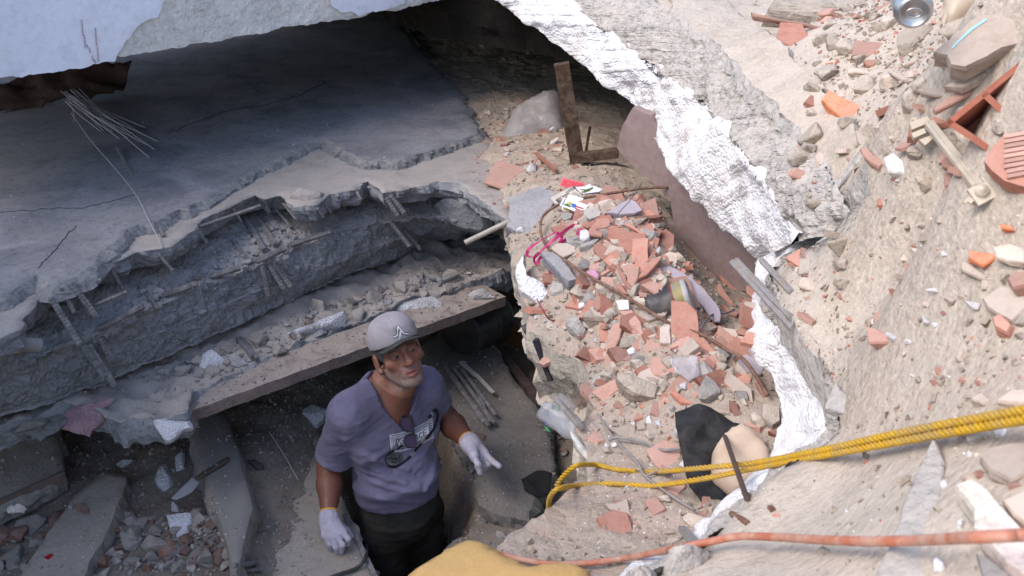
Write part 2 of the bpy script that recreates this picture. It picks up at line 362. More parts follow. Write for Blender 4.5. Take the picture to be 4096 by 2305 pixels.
MT['steel'] = surf('channel_steel', (.215, .165, .15), (.16, .12, .11), dust=(.33, .285, .25), dustk=.8, nz=(.6, .95), scale=7, bump=.5, fine=90, c3=(.30, .24, .20), k3=.6, s3=5, rough=.8)
MT['void'] = surf('painted_cave_shade', (.020, .016, .013), (.012, .010, .009), scale=5, bump=.6)  # near-black colour paints in the shade of the hollow and undersides

# ------------------------------------------------------------------ ground, pit, shelf
g = 60.0; hole = 9.0
gv = np.array([(x, y, CAMZ - 1.35) for x, y in ((-g, -g), (g, -g), (g, g), (-g, g), (-hole, -hole), (hole, -hole), (hole, hole), (-hole, hole))])
tag(mk('ground', gv, [(0, 1, 5, 4), (1, 2, 6, 5), (2, 3, 7, 6), (3, 0, 4, 7)], MT['right'], collide=False), kind='structure')
tag(mk('ground_under_rubble', *box_geo((0, 1.5, CAMZ - 3.75), np.eye(3), (18, 18, .1)), MT['dark'], collide=False), kind='structure')

# floor of the lower storey, with the gap the man stands in
gap = np.array([Vz(u, v, -2.36)[:2] for u, v in ((800, 1085), (850, 1040), (960, 1000), (1070, 1000), (1130, 1090), (1150, 1170), (1215, 1240), (1190, 1310), (1120, 1380), (1140, 1470), (1030, 1530), (950, 1460), (905, 1380), (860, 1260))])
def seg_dist(pts, poly):
    d = np.full(len(pts), 1e9)
    for i in range(len(poly)):
        a, b = poly[i], poly[(i + 1) % len(poly)]; ab = b - a; t = np.clip(((pts - a) @ ab) / (ab @ ab), 0, 1); d = np.minimum(d, np.linalg.norm(pts - (a + t[:, None] * ab), axis=1))
    return d
xs = np.arange(-2.9, 1.35, .021); ys = np.arange(1.0, 5.6, .024); X, Y = np.meshgrid(xs, ys); P2 = np.c_[X.ravel(), Y.ravel()]
P3 = np.c_[P2, np.zeros(len(P2))]
wob = .05 * np.c_[fbm(P3, 5, 4, 3), fbm(P3, 5, 4, 5)]
ins = inside(gap, P2 + wob); sd = seg_dist(P2 + wob, gap); dep = np.where(ins, np.minimum(.93, sd * 3.2), 0)
zz = CAMZ - 2.38 + .10 * np.clip((-.72 - P2[:, 0]) / .25, 0, 1) + .07 * fbm(P3, 1.3, 3, 8) + .035 * fbm(P3, 5, 5, 9) + .016 * fbm(P3, 22, 4, 10, True) - dep * (1 + .35 * fbm(P3, 7, 4, 12)) + .05 * np.clip(dep * 4, 0, 1) * fbm(P3, 11, 4, 14, True)
zz += .10 * np.clip((P2[:, 0] - .05) * 1.5, 0, 1)
ny, nx = X.shape; ii = np.arange(nx * ny).reshape(ny, nx)
PF = np.stack([ii[:-1, :-1], ii[:-1, 1:], ii[1:, 1:], ii[1:, :-1]], -1).reshape(-1, 4)
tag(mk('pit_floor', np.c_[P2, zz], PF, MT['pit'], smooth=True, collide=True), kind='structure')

# rubble shelf (storey floor heaped with debris) around the gap
shelf_pts = [(1290, 560, -1.42), (1300, 700, -1.45), (1480, 880, -1.5), (1480, 1000, -1.5), (1500, 1150, -1.5), (1380, 1250, -1.5), (1250, 1390, -1.45), (1050, 1450, -1.45), (1230, 400, -1.43), (1400, 440, -1.36),
  (1450, 500, -1.31), (1600, 520, -1.27), (1660, 560, -1.30), (1740, 660, -1.46), (1700, 720, -1.34), (1600, 700, -1.31), (1450, 700, -1.38), (1850, 790, -1.48), (1800, 850, -1.38), (1905, 890, -1.47), (1850, 950, -1.40), (1600, 900, -1.42), (1750, 950, -1.37), (1930, 1050, -1.38),
  (1600, 1100, -1.48), (1750, 1200, -1.45), (1500, 1300, -1.48), (1750, 1330, -1.43), (1650, 1440, -1.4), (1300, 1500, -1.42), (1350, 300, -1.43), (1200, 150, -1.43), (1560, 420, -1.36), (1600, 300, -1.45), (1100, 60, -1.44), (1500, 100, -1.45), (2000, 800, -1.35), (2100, 1000, -1.35), (1900, 1500, -1.35)]
shelf_h = rbf([Vz(*p) for p in shelf_pts])
def shelf_f(x, y):
    P = np.c_[x, y, 0 * x]; z = np.clip(shelf_h(x, y), CAMZ - 1.56, CAMZ - 1.12); return z + .028 * fbm(P, 5, 5, 21) + .012 * fbm(P, 25, 4, 22, True)
rim = [(1255, 470), (1285, 545), (1272, 600), (1290, 645), (1300, 700), (1335, 780), (1400, 815), (1470, 865), (1478, 930), (1482, 990), (1440, 1020), (1470, 1080), (1500, 1155), (1440, 1165), (1385, 1240), (1300, 1320), (1250, 1385), (1120, 1430), (1040, 1500), (980, 1700)]
sp = [Vz(u, v, -1.44) for u, v in rim] + [np.array((-.25, .3, 0)), np.array((2.6, .3, 0)), np.array((2.6, 7.5, 0)), np.array((-.6, 7.5, 0)), Vz(985, 30, -1.44), Vz(1060, 180, -1.44), Vz(1150, 300, -1.44)]
tag(slab('rubble_shelf', sp, shelf_f, .30, .034, [MT['rub'], MT['conc_lip']], top_amp=0, side_amp=.06, side_freq=9, jag=.045, jfreq=7, rows=9, undercut=.10, seed=5, smooth_top=False), kind='structure')

# ------------------------------------------------------------------ tiled floor, screed, beams on the left
floor_t = thing('floor_slab', 'dark grey cloudy floor slab with jagged broken front edge over beige screed', 'floor slab', Vz(600, 450, -1.52))
tile_edge = [(-260, 860), (-60, 775), (0, 748), (60, 717), (97, 692), (130, 716), (200, 692), (250, 642), (310, 585), (345, 562), (388, 560), (448, 527), (470, 526), (560, 470), (640, 427), (720, 386), (800, 348), (840, 362), (880, 384), (925, 405), (1000, 406), (1060, 386), (1150, 354), (1207, 336)]
tp = VL(tile_edge, -1.40) + VL([(1150, 235), (1100, 170), (1045, 110), (1000, 45)], -1.40) + [np.array((-1.6, 8.2, 0)), np.array((-5.5, 6.4, 0)), np.array((-4.6, 2.6, 0))]
slab('finish_layer', tp, flat(-1.40), .042, .04, [MT['tile'], MT['screed_side']], top_amp=.004, top_freq=2, side_amp=.028, side_freq=26, jag=.024, jfreq=16, rows=4, undercut=-.03, seed=11, eres=.014, parent=floor_t)
scr_edge = [(-200, 900), (0, 858), (48, 838), (62, 795), (122, 737), (150, 718), (205, 704), (262, 668), (335, 642), (420, 622), (458, 605), (492, 575), (512, 553), (560, 530), (602, 514), (640, 488), (668, 500), (705, 492), (735, 520), (800, 518), (832, 492), (900, 477), (930, 455), (962, 490), (1000, 480), (1060, 470), (1108, 456), (1150, 462), (1203, 497), (1262, 548), (1285, 556)]
rp = VL(scr_edge, -1.435) + VL([(1300, 480), (1260, 390), (1215, 320), (1105, 150), (1010, 40)], -1.435) + [np.array((-1.7, 8.1, 0)), np.array((-5.4, 6.3, 0)), np.array((-4.5, 2.7, 0))]
slab('screed_layer', rp, flat(-1.435), .075, .045, [MT['screed'], MT['grey']], top_amp=.006, top_freq=5, side_amp=.035, side_freq=18, jag=.03, jfreq=14, rows=5, undercut=.035, seed=13, eres=.018, parent=floor_t)

beam_t = thing('concrete_beam', 'broken grey concrete beam with bent steel bars below the dark floor slab', 'concrete beam', Vz(500, 900, -1.86))
up = [(u, v - 30) for u, v in [(-200, 885), (60, 800), (160, 725), (300, 680), (450, 615), (530, 555), (640, 515), (760, 520), (900, 485), (1000, 490), (1120, 475), (1230, 530)]]
rA = VL(up, -1.515)
rB = VL([(-200, 985), (0, 928), (135, 884), (250, 838), (365, 785), (500, 722), (610, 680), (725, 632), (840, 585), (960, 560), (1060, 548), (1200, 560)], -1.61)
rB2 = VL([(-200, 1050), (0, 990), (110, 955), (250, 910), (390, 850), (520, 795), (640, 745), (760, 695), (870, 655), (990, 612), (1080, 580), (1220, 568)], -1.73)
rC = VL([(-200, 1110), (0, 1052), (110, 1022), (270, 962), (400, 908), (530, 850), (650, 797), (770, 742), (880, 692), (1000, 652), (1090, 605), (1230, 580)], -1.845)
bk = np.array([-.30, .40, 0])
loft('beam_body', [rA, rB, rB2, rC, [p + bk * .9 for p in rC], [p + bk * 1.6 + np.array((0, 0, .0)) for p in rA]], 420, [30, 16, 18, 5, 5, 5], [MT['grey']], amps=[.026, .05, .036, .014, .01, .01], freq=10, seed=23, parent=beam_t, closed=True, rowjit=.02)
# ledge under the beam and the steel channel
ledge_t = thing('lower_slab', 'dust covered broken concrete slab edge with steel channel under the long beam', 'concrete slab', Vz(700, 950, -2.0))
le = [(-260, 1135), (-60, 1085), (60, 1062), (150, 1040), (230, 1050), (300, 1068), (400, 1062), (470, 1050), (500, 985), (620, 922), (800, 846), (1000, 772), (1255, 698), (1320, 670)]
lp = VL(le, -1.88) + [Vz(1330, 600, -1.88), Vz(1000, 560, -1.88), Vz(500, 740, -1.88), Vz(0, 930, -1.88), Vz(-300, 1000, -1.88)]
def ledge_f(x, y):
    P = np.c_[x, y, 0 * x]; return CAMZ - 1.885 + .05 * fbm(P, 4, 5, 31) + .035 * fbm(P, 12, 5, 33, True)
slab('slab_body', lp, ledge_f, .10, .022, [MT['screed'], MT['grey']], top_amp=0, side_amp=.035, side_freq=14, jag=.03, rows=4, undercut=.02, seed=29, parent=ledge_t)
a_, b_ = Vz(474, 1044, -1.905), Vz(1272, 752, -1.905); dx_ = (b_ - a_) / np.linalg.norm(b_ - a_); nx_ = np.array([dx_[1], -dx_[0], 0]); L_ = np.linalg.norm(b_ - a_)
prof = [(0, -.045), (0, 0), (.17, 0), (.17, -.004), (.004, -.004), (.004, -.041), (.03, -.041), (.03, -.045)]
n_ = 40; cv = []
for i in range(n_ + 1):
    q = a_ + dx_ * L_ * i / n_
    for (o, z) in prof: cv.append(q - nx_ * o + np.array([0, 0, z + .012 + .0015 * math.sin(i * 1.7)]))
cf = [[i * 8 + j, i * 8 + (j + 1) % 8, (i + 1) * 8 + (j + 1) % 8, (i + 1) * 8 + j] for i in range(n_) for j in range(8)] + [list(range(8))[::-1], list(range(n_ * 8, n_ * 8 + 8))]
mk('steel_channel', cv, cf, MT['steel'], ledge_t, collide=True)

# ------------------------------------------------------------------ white wall block above the dark gap
wall_t = thing('painted_wall', 'toppled white painted wall block with flaked plaster above the dark gap', 'wall', Vz(500, 100, -1.0))
w0, w1 = Vz(-420, 268, -.88), Vz(1300, -31, -.88); wd = (w1 - w0) / np.linalg.norm(w1 - w0); wnrm = np.array([wd[1], -wd[0], 0.0])
MT['render_wall'] = surf('bare_render', (.62, .59, .55), (.70, .66, .61), scale=9, bump=.9, fine=45, c3=(.78, .73, .67), k3=.8, s3=5, speck=.5, bdist=.012)
MT['white_paint'] = surf('white_paint', (.84, .84, .90), (.80, .80, .86), scale=3, bump=.6, fine=40, speck=.2, c3=(.72, .72, .78), k3=.7, s3=7)
NW = 320; tt = np.linspace(0, 1, NW); bot = w0 + (w1 - w0) * tt[:, None]; bot[:, 2] += .022 * fbm(bot, 9, 5, 44, gain=.7)
lean = np.array([0, 0, 1.0])
def wrow(o, h): r = bot + wnrm * o; r = r.copy(); r[:, 2] += h; return r
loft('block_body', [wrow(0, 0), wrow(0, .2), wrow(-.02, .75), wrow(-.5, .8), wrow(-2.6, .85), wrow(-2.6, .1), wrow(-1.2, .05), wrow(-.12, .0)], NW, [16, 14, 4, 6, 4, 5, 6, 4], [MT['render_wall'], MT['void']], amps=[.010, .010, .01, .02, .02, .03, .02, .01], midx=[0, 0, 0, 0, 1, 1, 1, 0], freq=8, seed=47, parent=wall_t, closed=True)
wp0 = w0 + wnrm * .012
def wall_sheet(name, pts, seed, th=.012):
    P = [on_plane(S('V', u, v), wp0, wnrm) for u, v in pts]; q = np.array([((p - w0) @ wd, p[2]) for p in P])
    q = jagged(q, .012, .022, seed, 11); v, f = tri2d(q, .03, seed); n = len(v); W = lambda vv, o: w0 + np.outer(vv[:, 0], wd) + np.outer(np.ones(len(vv)), wnrm) * (o if np.isscalar(o) else 0) + np.c_[np.zeros(len(vv)), np.zeros(len(vv)), vv[:, 1] - w0[2]]
    A = W(v, th + .004) + wnrm * (.003 * fbm(np.c_[v, 0 * v[:, 0]], 6, 3, seed))[:, None]; B = W(v, -.003); be = boundary(f)
    F = [tuple(map(int, t)) for t in f] + [(int(t[0] + n), int(t[2] + n), int(t[1] + n)) for t in f] + [(a, a + n, b + n, b) for a, b in be]
    # orient outward
    return mk(name, np.vstack([A, B]), F, [MT['white_paint'], MT['render_wall']], wall_t, midx=[0] * len(f) + [1] * (len(F) - len(f)))
wall_sheet('paint_layer', [(-420, -330), (440, -200), (412, 0), (395, 42), (352, 58), (315, 100), (300, 125), (285, 152), (190, 172), (100, 183), (25, 190), (-60, 206), (-420, 262)], 3)
wall_sheet('paint_layer', [(815, -150), (1010, -190), (1020, 8), (940, 32), (905, 38), (850, 30), (828, 12)], 4)
MST = plain('rust_stain', (.58, .42, .46), .9)
for i, (u, v, L) in enumerate(((206, 50, 40), (212, 88, 34), (240, 70, 45), (245, 118, 38), (225, 120, 14), (232, 140, 14), (218, 112, 8), (238, 150, 10))):
    pa, pb_ = on_plane(S('V', u, v), w0 + wnrm * .019, wnrm), on_plane(S('V', u + 3, v + L), w0 + wnrm * .019, wnrm); dd_ = (pb_ - pa) / np.linalg.norm(pb_ - pa); v_, f_ = box_geo((pa + pb_) / 2, [dd_, np.cross(dd_, wnrm), wnrm], (np.linalg.norm(pb_ - pa), .0028, .004)); mk('drip_stain', v_, f_, MST, wall_t)
# added end wall, closes the hollow at the back so it stays dark
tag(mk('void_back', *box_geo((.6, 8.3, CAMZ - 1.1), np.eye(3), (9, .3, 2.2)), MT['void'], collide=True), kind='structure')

# ------------------------------------------------------------------ collapsed slab with foam core on the right
sl_t = thing('collapsed_slab', 'sloping collapsed roof slab with white foam core and dusty rubble strewn top', 'roof slab', Vz(1900, 640, -1.25))
T1 = [(1545, -80, -.60), (1655, 0, -.645), (1795, 120, -.705), (1905, 235, -.745), (2010, 330, -.765), (2100, 440, -.78), (2168, 575, -.82)]
M1 = [(1310, -80, -.645), (1420, 0, -.70), (1560, 110, -.79), (1775, 262, -.845), (1845, 350, -.865), (1925, 455, -.885), (2012, 606, -.95)]
B1 = [(1130, -80, -.70), (1243, 0, -.76), (1400, 112, -.88), (1600, 270, -1.0), (1690, 440, -1.11), (1800, 540, -1.16), (1905, 655, -1.20)]
T2 = [(2168, 575, -.82), (2085, 605, -.88), (1985, 640, -.98), (1945, 690, -1.03), (1965, 770, -1.02), (2000, 820, -1.02), (2070, 905, -1.02), (2110, 1000, -1.02), (2115, 1085, -1.03), (2050, 1135, -1.07), (1960, 1185, -1.1), (1905, 1245, -1.11), (1825, 1320, -1.12), (1750, 1385, -1.13), (1640, 1450, -1.13), (1500, 1560, -1.13)]
M2 = [(2005, 610, -1.0), (1990, 628, -1.02), (1962, 652, -1.06), (1928, 720, -1.13), (1925, 780, -1.16), (1960, 830, -1.15), (2035, 920, -1.14), (2075, 1010, -1.16), (2085, 1090, -1.17), (2030, 1130, -1.19), (1940, 1180, -1.21), (1885, 1240, -1.23), (1812, 1315, -1.25), (1735, 1385, -1.25), (1620, 1450, -1.25), (1480, 1560, -1.25)]
B2 = [(1905, 655, -1.17), (1912, 662, -1.18), (1918, 670, -1.18), (1905, 735, -1.22), (1900, 800, -1.24), (1905, 850, -1.26), (1945, 945, -1.28), (1968, 1030, -1.30), (1972, 1100, -1.32), (1955, 1135, -1.34), (1905, 1195, -1.38), (1860, 1250, -1.39), (1800, 1325, -1.39), (1715, 1395, -1.39), (1590, 1455, -1.39), (1440, 1560, -1.39)]
w = lambda L: [Vz(*p) for p in L]
MT['conc_mid'] = MT['conc_r']
inn = np.array([.9, .25, .06]); inn2 = np.array([.5, -.5, 0.02])
loft('concrete_edge', [w(T1), w(M1), [p + np.array((.12, .05, -.02)) for p in w(M1)]], 420, [30, 3], [MT['conc_r']], amps=[.034, .02, .01], freq=10, seed=61, parent=sl_t, rowjit=.014, ridged=False)
loft('foam_layer', [[p + np.array((.10, .03, .015)) for p in w(M1)], w(M1), w(B1), [p + np.array((.06, .03, .0)) for p in w(B1)], [p + inn * 1.6 for p in w(B1)]], 460, [2, 44, 4, 8], [MT['foam_r'], MT['conc_lip'], MT['void']], amps=[.01, .04, .01, .03, .03], midx=[0, 0, 1, 2], freq=7, seed=67, parent=sl_t, rowjit=.016, ridged=False, smooth=True, octv=3)  # underside coloured near black to deepen the shade below the slab
loft('concrete_edge', [w(T2), w(M2), [p + np.array((.1, 0, -.02)) for p in w(M2)]], 480, [18, 3], [MT['conc_r']], amps=[.032, .02, .01], freq=10, seed=71, parent=sl_t, rowjit=.01, ridged=False)
loft('foam_layer', [[p + np.array((.09, .0, .015)) for p in w(M2)], w(M2), w(B2), [p + np.array((.3, -.1, -.12)) for p in w(B2)]], 560, [2, 40, 5], [MT['foam_r']], amps=[.01, .04, .02, .02], freq=7, seed=73, parent=sl_t, rowjit=.016, ridged=False, smooth=True, octv=3)
top_c = T1 + T2[1:] + [(2150, 450, -.745), (2300, 20, -.36), (2400, 150, -.42), (2500, 350, -.50), (2576, 0, -.27), (2576, 350, -.45), (2576, 700, -.62), (2300, 1000, -.86), (2400, 1300, -.76), (2576, 1450, -.72), (2000, 1320, -1.06), (1900, 1450, -1.03), (2200, 200, -.63), (2100, 0, -.60), (1850, 0, -.65), (2300, 600, -.76), (2150, 800, -.95), (2200, 1200, -.92), (2050, 250, -.70), (2250, 400, -.68), (2400, 900, -.76)]
top_h = rbf([Vz(*p) for p in top_c])
def top_f(x, y):
    P = np.c_[x, y, 0 * x]; z = np.clip(top_h(x, y), CAMZ - 1.15, CAMZ - .22); return z + .022 * fbm(P, 5, 3, 81) + .003 * fbm(P, 26, 3, 82)
tpoly = [p for p in w(T1 + T2[1:])] + [np.array((.05, .35, 0)), np.array((3.2, .35, 0)), np.array((3.2, 6.0, 0)), np.array((1.2, 6.4, 0))]
slab('slab_top', tpoly, top_f, .10, .03, [MT['right'], MT['conc_r']], top_amp=0, side_amp=.012, side_freq=14, jag=.008, rows=3, undercut=.02, seed=83, parent=sl_t)
sc = [Vz(u, v, zr) for u, v, zr in ((1668, -30, -.64), (1790, -30, -.62), (1880, 60, -.66), (1985, 180, -.70), (2100, 320, -.73), (2165, 430, -.75), (2120, 440, -.76), (2030, 345, -.755), (1925, 245, -.735), (1815, 135, -.70), (1700, 30, -.655))]
slab('screed_strip', sc, lambda x, y: top_f(x, y) + .028, .045, .03, [MT['right'], MT['conc_r']], top_amp=.004, side_amp=.02, side_freq=18, jag=.02, jfreq=10, rows=3, undercut=-.01, seed=85, parent=sl_t, smooth_top=False, eres=.014)
MT['pink_plaster'] = surf('pink_plaster', (.30, .22, .212), (.25, .185, .18), scale=4, bump=.35, fine=40, speck=.3, dust=None)

# roof slab added over the void to block light from the hollow
cp = [np.array(q) for q in ((-.80, 6.0, 0), (-.5, 5.5, 0), (-.22, 5.25, 0), (.08, 5.0, 0), (.48, 4.55, 0), (.85, 3.95, 0), (1.05, 3.5, 0), (1.25, 3.15, 0), (2.4, 3.0, 0), (2.6, 8.2, 0), (-3, 8.2, 0), (-1.8, 6.9, 0))]
tag(slab('shade_roof_slab', cp, flat(-.82), .30, .07, [MT['void'], MT['void']], side_amp=.06, side_freq=9, jag=.05, jfreq=5, rows=6, undercut=.02, seed=88, collide=True), kind='structure')
# unseen block added left of the camera, out of frame, to shade the pit
MT['blocker'] = surf('blocker_render', (.46, .43, .40), (.40, .38, .36), scale=2, bump=.3)
tag(mk('pit_shade_blocker', *box_geo((-3.0, .75, CAMZ - .35), np.eye(3), (.3, 3.3, 3.4)), MT['blocker'], collide=False), kind='structure')
# cracks in the dark floor
MCR = plain('crack_gap', (.02, .02, .024), .9)
for w_, pth in (('Z1', [(1190, 980), (1390, 895), (1520, 850), (1660, 800), (1900, 770), (2150, 700), (2400, 580)]), ('Z4', [(0, 180), (300, 155), (600, 150), (850, 90), (1000, 50)]), ('Z4', [(270, 590), (380, 470), (500, 330), (570, 270)]), ('Z1', [(1700, 540), (1800, 600), (1900, 690)])):
    pc = []
    for i in range(len(pth) - 1):
        for j in range(8): q = np.array(pth[i]) * (1 - j / 8) + np.array(pth[i + 1]) * j / 8 + RNG0.normal(0, 4, 2); h = hit(S(w_, *q)); pc.append(h[0] + np.array((0, 0, .0002)))
    tube('crack', pc, .0017, MCR, floor_t, 5)
# ------------------------------------------------------------------ debris: shards, lumps, sheets
TR = {'terra': ((.45, .19, .135), (.38, .155, .11)), 'terrad': ((.28, .10, .07), (.22, .08, .06)), 'terrap': ((.48, .27, .215), (.43, .235, .185))}
MR = {k: surf(k, c[0], c[1], dust=(.52, .36, .30), dustk=.3, scale=14, bump=.35, fine=90, speck=.25, rnd=.18, rc=(.48, .36, .30), nz=(.1, .8)) for k, c in TR.items()}
MR['orange'] = surf('orange_clay', (.60, .18, .07), (.5, .15, .07), dust=(.55, .36, .28), dustk=.3, scale=14, bump=.4, fine=90, rnd=.15)
MR['conc'] = surf('mortar_lump', (.43, .36, .29), (.34, .29, .24), dust=(.53, .45, .37), dustk=.7, scale=12, bump=1, fine=60, rnd=.3, rc=(.40, .36, .33), bdist=.008)
MR['concg'] = surf('grey_lump', (.30, .285, .27), (.37, .345, .32), dust=(.46, .41, .36), dustk=.6, scale=12, bump=1, fine=60, rnd=.3, rc=(.3, .29, .29), bdist=.008)
MR['beige'] = surf('beige_tile', (.50, .40, .33), (.44, .36, .30), dust=(.54, .45, .38), scale=8, bump=.35, fine=80, rnd=.3, rc=(.45, .38, .34))
MR['white'] = surf('white_chip', (.68, .66, .67), (.58, .56, .56), scale=10, bump=.4, fine=80, rnd=.25, rc=(.5, .44, .38))
MR['pinkw'] = surf('pink_white_plaster', (.66, .60, .52), (.62, .56, .50), scale=4, bump=.3, c3=(.62, .38, .40), k3=.7, s3=5)
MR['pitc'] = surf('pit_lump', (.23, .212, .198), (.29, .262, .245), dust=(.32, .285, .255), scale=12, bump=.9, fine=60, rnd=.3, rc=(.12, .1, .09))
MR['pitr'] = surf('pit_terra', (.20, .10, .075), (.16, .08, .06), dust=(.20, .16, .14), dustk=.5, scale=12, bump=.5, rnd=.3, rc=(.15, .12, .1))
MR['tilef'] = MT['tile']
MR['lav'] = surf('lavender_plaster', (.43, .38, .43), (.38, .33, .37), scale=6, bump=.15, speck=.1, dust=None)
def nz_(v): v = np.array(v, float); return v / np.linalg.norm(v)
def camdir(p): return nz_(CAM - p)
RNG = np.random.default_rng(77)
def place(s, k=.55, jit=.12, ns=.4, zmin=None):
    h = hit(s)
    if h is None: h = (at(s, 2.5), np.array((0, 0, 1.0)), 2.5)
    p, n, t = h; n = nz_(n * ns + np.array((0, 0, 1.0)) * .7 + camdir(p) * k + RNG.uniform(-jit, jit, 3)); return p, n
def ring_pts(poly3, step, amp):
    out = []; m = len(poly3)
    for i in range(m):
        a, b = poly3[i], poly3[(i + 1) % m]; L = np.linalg.norm(b - a); k = max(1, min(4, int(L / step)))
        for j in range(k): out.append(a + (b - a) * (j / k) + (RNG.normal(0, amp, 3) if j else 0))
    return np.array(out)
def shard_geo(poly3, n, th, amp=.0022, step=.022):
    R = ring_pts(poly3, step, amp); R = R - np.outer((R - R.mean(0)) @ n, n); c = R.mean(0); m = len(R)
    e = np.roll(R, -1, 0) - np.roll(R, 1, 0); a2 = np.cross(R - c, np.roll(R, -1, 0) - c).sum(0) @ n
    if a2 < 0: R = R[::-1]; e = -e[::-1]
    out = np.cross(e, n); out /= np.maximum(1e-9, np.linalg.norm(out, axis=1))[:, None]
    top = R - out * min(.0025, th * .2); side = R - n * th * .18; mid = R - n * th * .6 + out * RNG.uniform(-.003, .003, (m, 1)); bot = R - n * th + out * RNG.uniform(-.006, .002, (m, 1))
    Vv = np.vstack([top, side, mid, bot]); F = [list(range(m))]
    for q in range(3):
        for i in range(m): j = (i + 1) % m; F.append([q * m + i, (q + 1) * m + i, (q + 1) * m + j, q * m + j])
    F.append(list(range(3 * m, 4 * m))[::-1]); return Vv, F
def shard(label, win, poly, mat, th=.014, k=.55, lift=.4, name='tile_shard', cat='shard', group=None, parent=None, jit=.12, ns=.4, amp=.0022):
    pts = [S(win, *q) for q in poly]; c = np.mean(pts, axis=0); p, n = place(c, k, jit, ns); p = p + n * (th * (lift + .45) + (.018 if win in ('Z13', 'Z7', 'Z19') else 0))
    v, f = shard_geo(np.array([on_plane(s, p, n) for s in pts]), n, th, amp)
    o = mk(name, v, f, MR.get(mat) or MT[mat], parent)
    return tag(o, label, cat, group) if parent is None else o
def lump_geo(R, n, h, seed, m=16, fine=0):
    c = R.mean(0); d = np.r_[0, np.cumsum(np.linalg.norm(np.diff(np.vstack([R, R[:1]]), axis=0), axis=1))]; RR = np.vstack([R, R[:1]])
    Q = np.array([[np.interp(s, d, RR[:, i]) for i in range(3)] for s in np.linspace(0, d[-1], m, endpoint=False)])
    if np.cross(Q - c, np.roll(Q, -1, 0) - c).sum(0) @ n < 0: Q = Q[::-1]
    size = np.linalg.norm(Q - c, axis=1).mean(); rows = []
    prof_ = [(.85, -.75), (.98, -.38), (1.0, .05), (.93, .38), (.66, .54), (.28, .60)]
    if fine: zz0 = np.linspace(0, 5, fine); prof_ = [(np.interp(x, range(6), [p[0] for p in prof_]), np.interp(x, range(6), [p[1] for p in prof_])) for x in zz0]
    for sc, z in prof_: rows.append(c + (Q - c) * sc + n * z * h)
    Vv = np.vstack(rows); ctr = c; dirn = Vv - ctr; dirn /= np.maximum(1e-6, np.linalg.norm(dirn, axis=1))[:, None]
    dd = size * (.13 * fbm(Vv, .8 / size, 2, seed) + .09 * fbm(Vv, 2.6 / size, 3, seed + 5, True)); dd = dd * (.6 if fine else 1)
    if fine: dd = dd + .035 * size * fbm(Vv, 9 / size, 4, seed + 8) 
    else: dd[2 * m:3 * m] *= .3
    Vv = Vv + dirn * dd[:, None]
    rg = np.random.default_rng(seed)
    for _ in range(5 if fine else 12):
        e = rg.normal(0, 1, 3); e = e + n * .5; e /= np.linalg.norm(e); rel = (Vv - c) @ e; ext = rel.max(); lim = ext * rg.uniform(.5, .8); mm = rel > lim; Vv[mm] -= np.outer(rel[mm] - lim, e) * .92
    F = []
    nr = len(rows)
    for q in range(nr - 1):
        for i in range(m): j = (i + 1) % m; F.append([q * m + i, q * m + j, (q + 1) * m + j, (q + 1) * m + i])
    F.append(list(range((nr - 1) * m, nr * m))); F.append(list(range(m))[::-1]); return Vv, F
def lump(label, win, poly, mat, h=None, k=.7, name='concrete_lump', cat='rubble', group=None, sink=.25, parent=None):
    pts = [S(win, *q) for q in poly]; c = np.mean(pts, axis=0); p, n = place(c, k, .05, .3)
    R = np.array([on_plane(s, p, n) for s in pts]); size = np.linalg.norm(R - R.mean(0), axis=1).mean(); h = h or size * 1.0
    R = R + n * h * sink; pp = p + n * h * sink; R = np.array([on_plane(s, pp, n) for s in pts]); big = size > .09 or mat.startswith('foam'); v, f = lump_geo(R, n, h, int(RNG.integers(9999)), 48 if big else 18, 18 if big else 0)
    o = mk(name, v, f, MR.get(mat) or MT[mat], parent); return tag(o, label, cat, group) if parent is None else o
def sheet(name, label, cat, win, poly, mat, th=.003, k=.55, lift=.02, amp=.01, freq=8, dome=0, res=.02, jag=.004, seed=1, stretch=(1, 1), parent=None, smooth=True, pn=None, sag=None, ridged=True, domek=.25):
    """cloth, film, foam: a sheet with thickness, folds and bulge, lying at its place"""
    pts = [S(win, *q) for q in poly]; c = np.mean(pts, axis=0); p, n = pn if pn else place(c, k, 0, .3); p = p + n * lift
    P = np.array([on_plane(s, p, n) for s in pts]); ex = nz_(np.cross(n, camdir(p))); ey = np.cross(n, ex)
    q = np.c_[(P - p) @ ex, (P - p) @ ey]; q = jagged(q, res, jag, seed, 12); v, f = tri2d(q, res, seed); m = len(v)
    d = seg_dist(v, q); dm = d.max(); prof = np.clip(d / (dm * (1 if dome == 0 else 1)), 0, 1)
    P3 = np.c_[v[:, 0] * stretch[0], v[:, 1] * stretch[1], 0 * v[:, 0]]
    z = amp * fbm(P3, freq, 3, seed, ridged) + dome * np.sqrt(np.clip(1 - (1 - np.clip(prof / (domek * 2 + .3), 0, 1)) ** 2, 0, 1))
    if sag is not None: z = z + sag(v)
    A = p + np.outer(v[:, 0], ex) + np.outer(v[:, 1], ey) + np.outer(z, n); B = A - n * th; be = boundary(f)
    F = [tuple(map(int, t)) for t in f] + [(int(t[0] + m), int(t[2] + m), int(t[1] + m)) for t in f] + [(a, a + m, b + m, b) for a, b in be]
    o = mk(name, np.vstack([A, B]), F, mat, parent, smooth=smooth)
    return tag(o, label, cat) if parent is None and label else o
def tpath(win, pts, off=.012, n=80):
    out = []
    for q in pts:
        s = S(win, q[0], q[1])
        if len(q) > 2 and q[2] is not None: out.append(at(s, q[2]))
        else:
            h = hit(s); out.append(at(s, (h[2] if h else 2.5)) + np.array((0, 0, 1.0)) * off)
    return smooth_path(out, n)

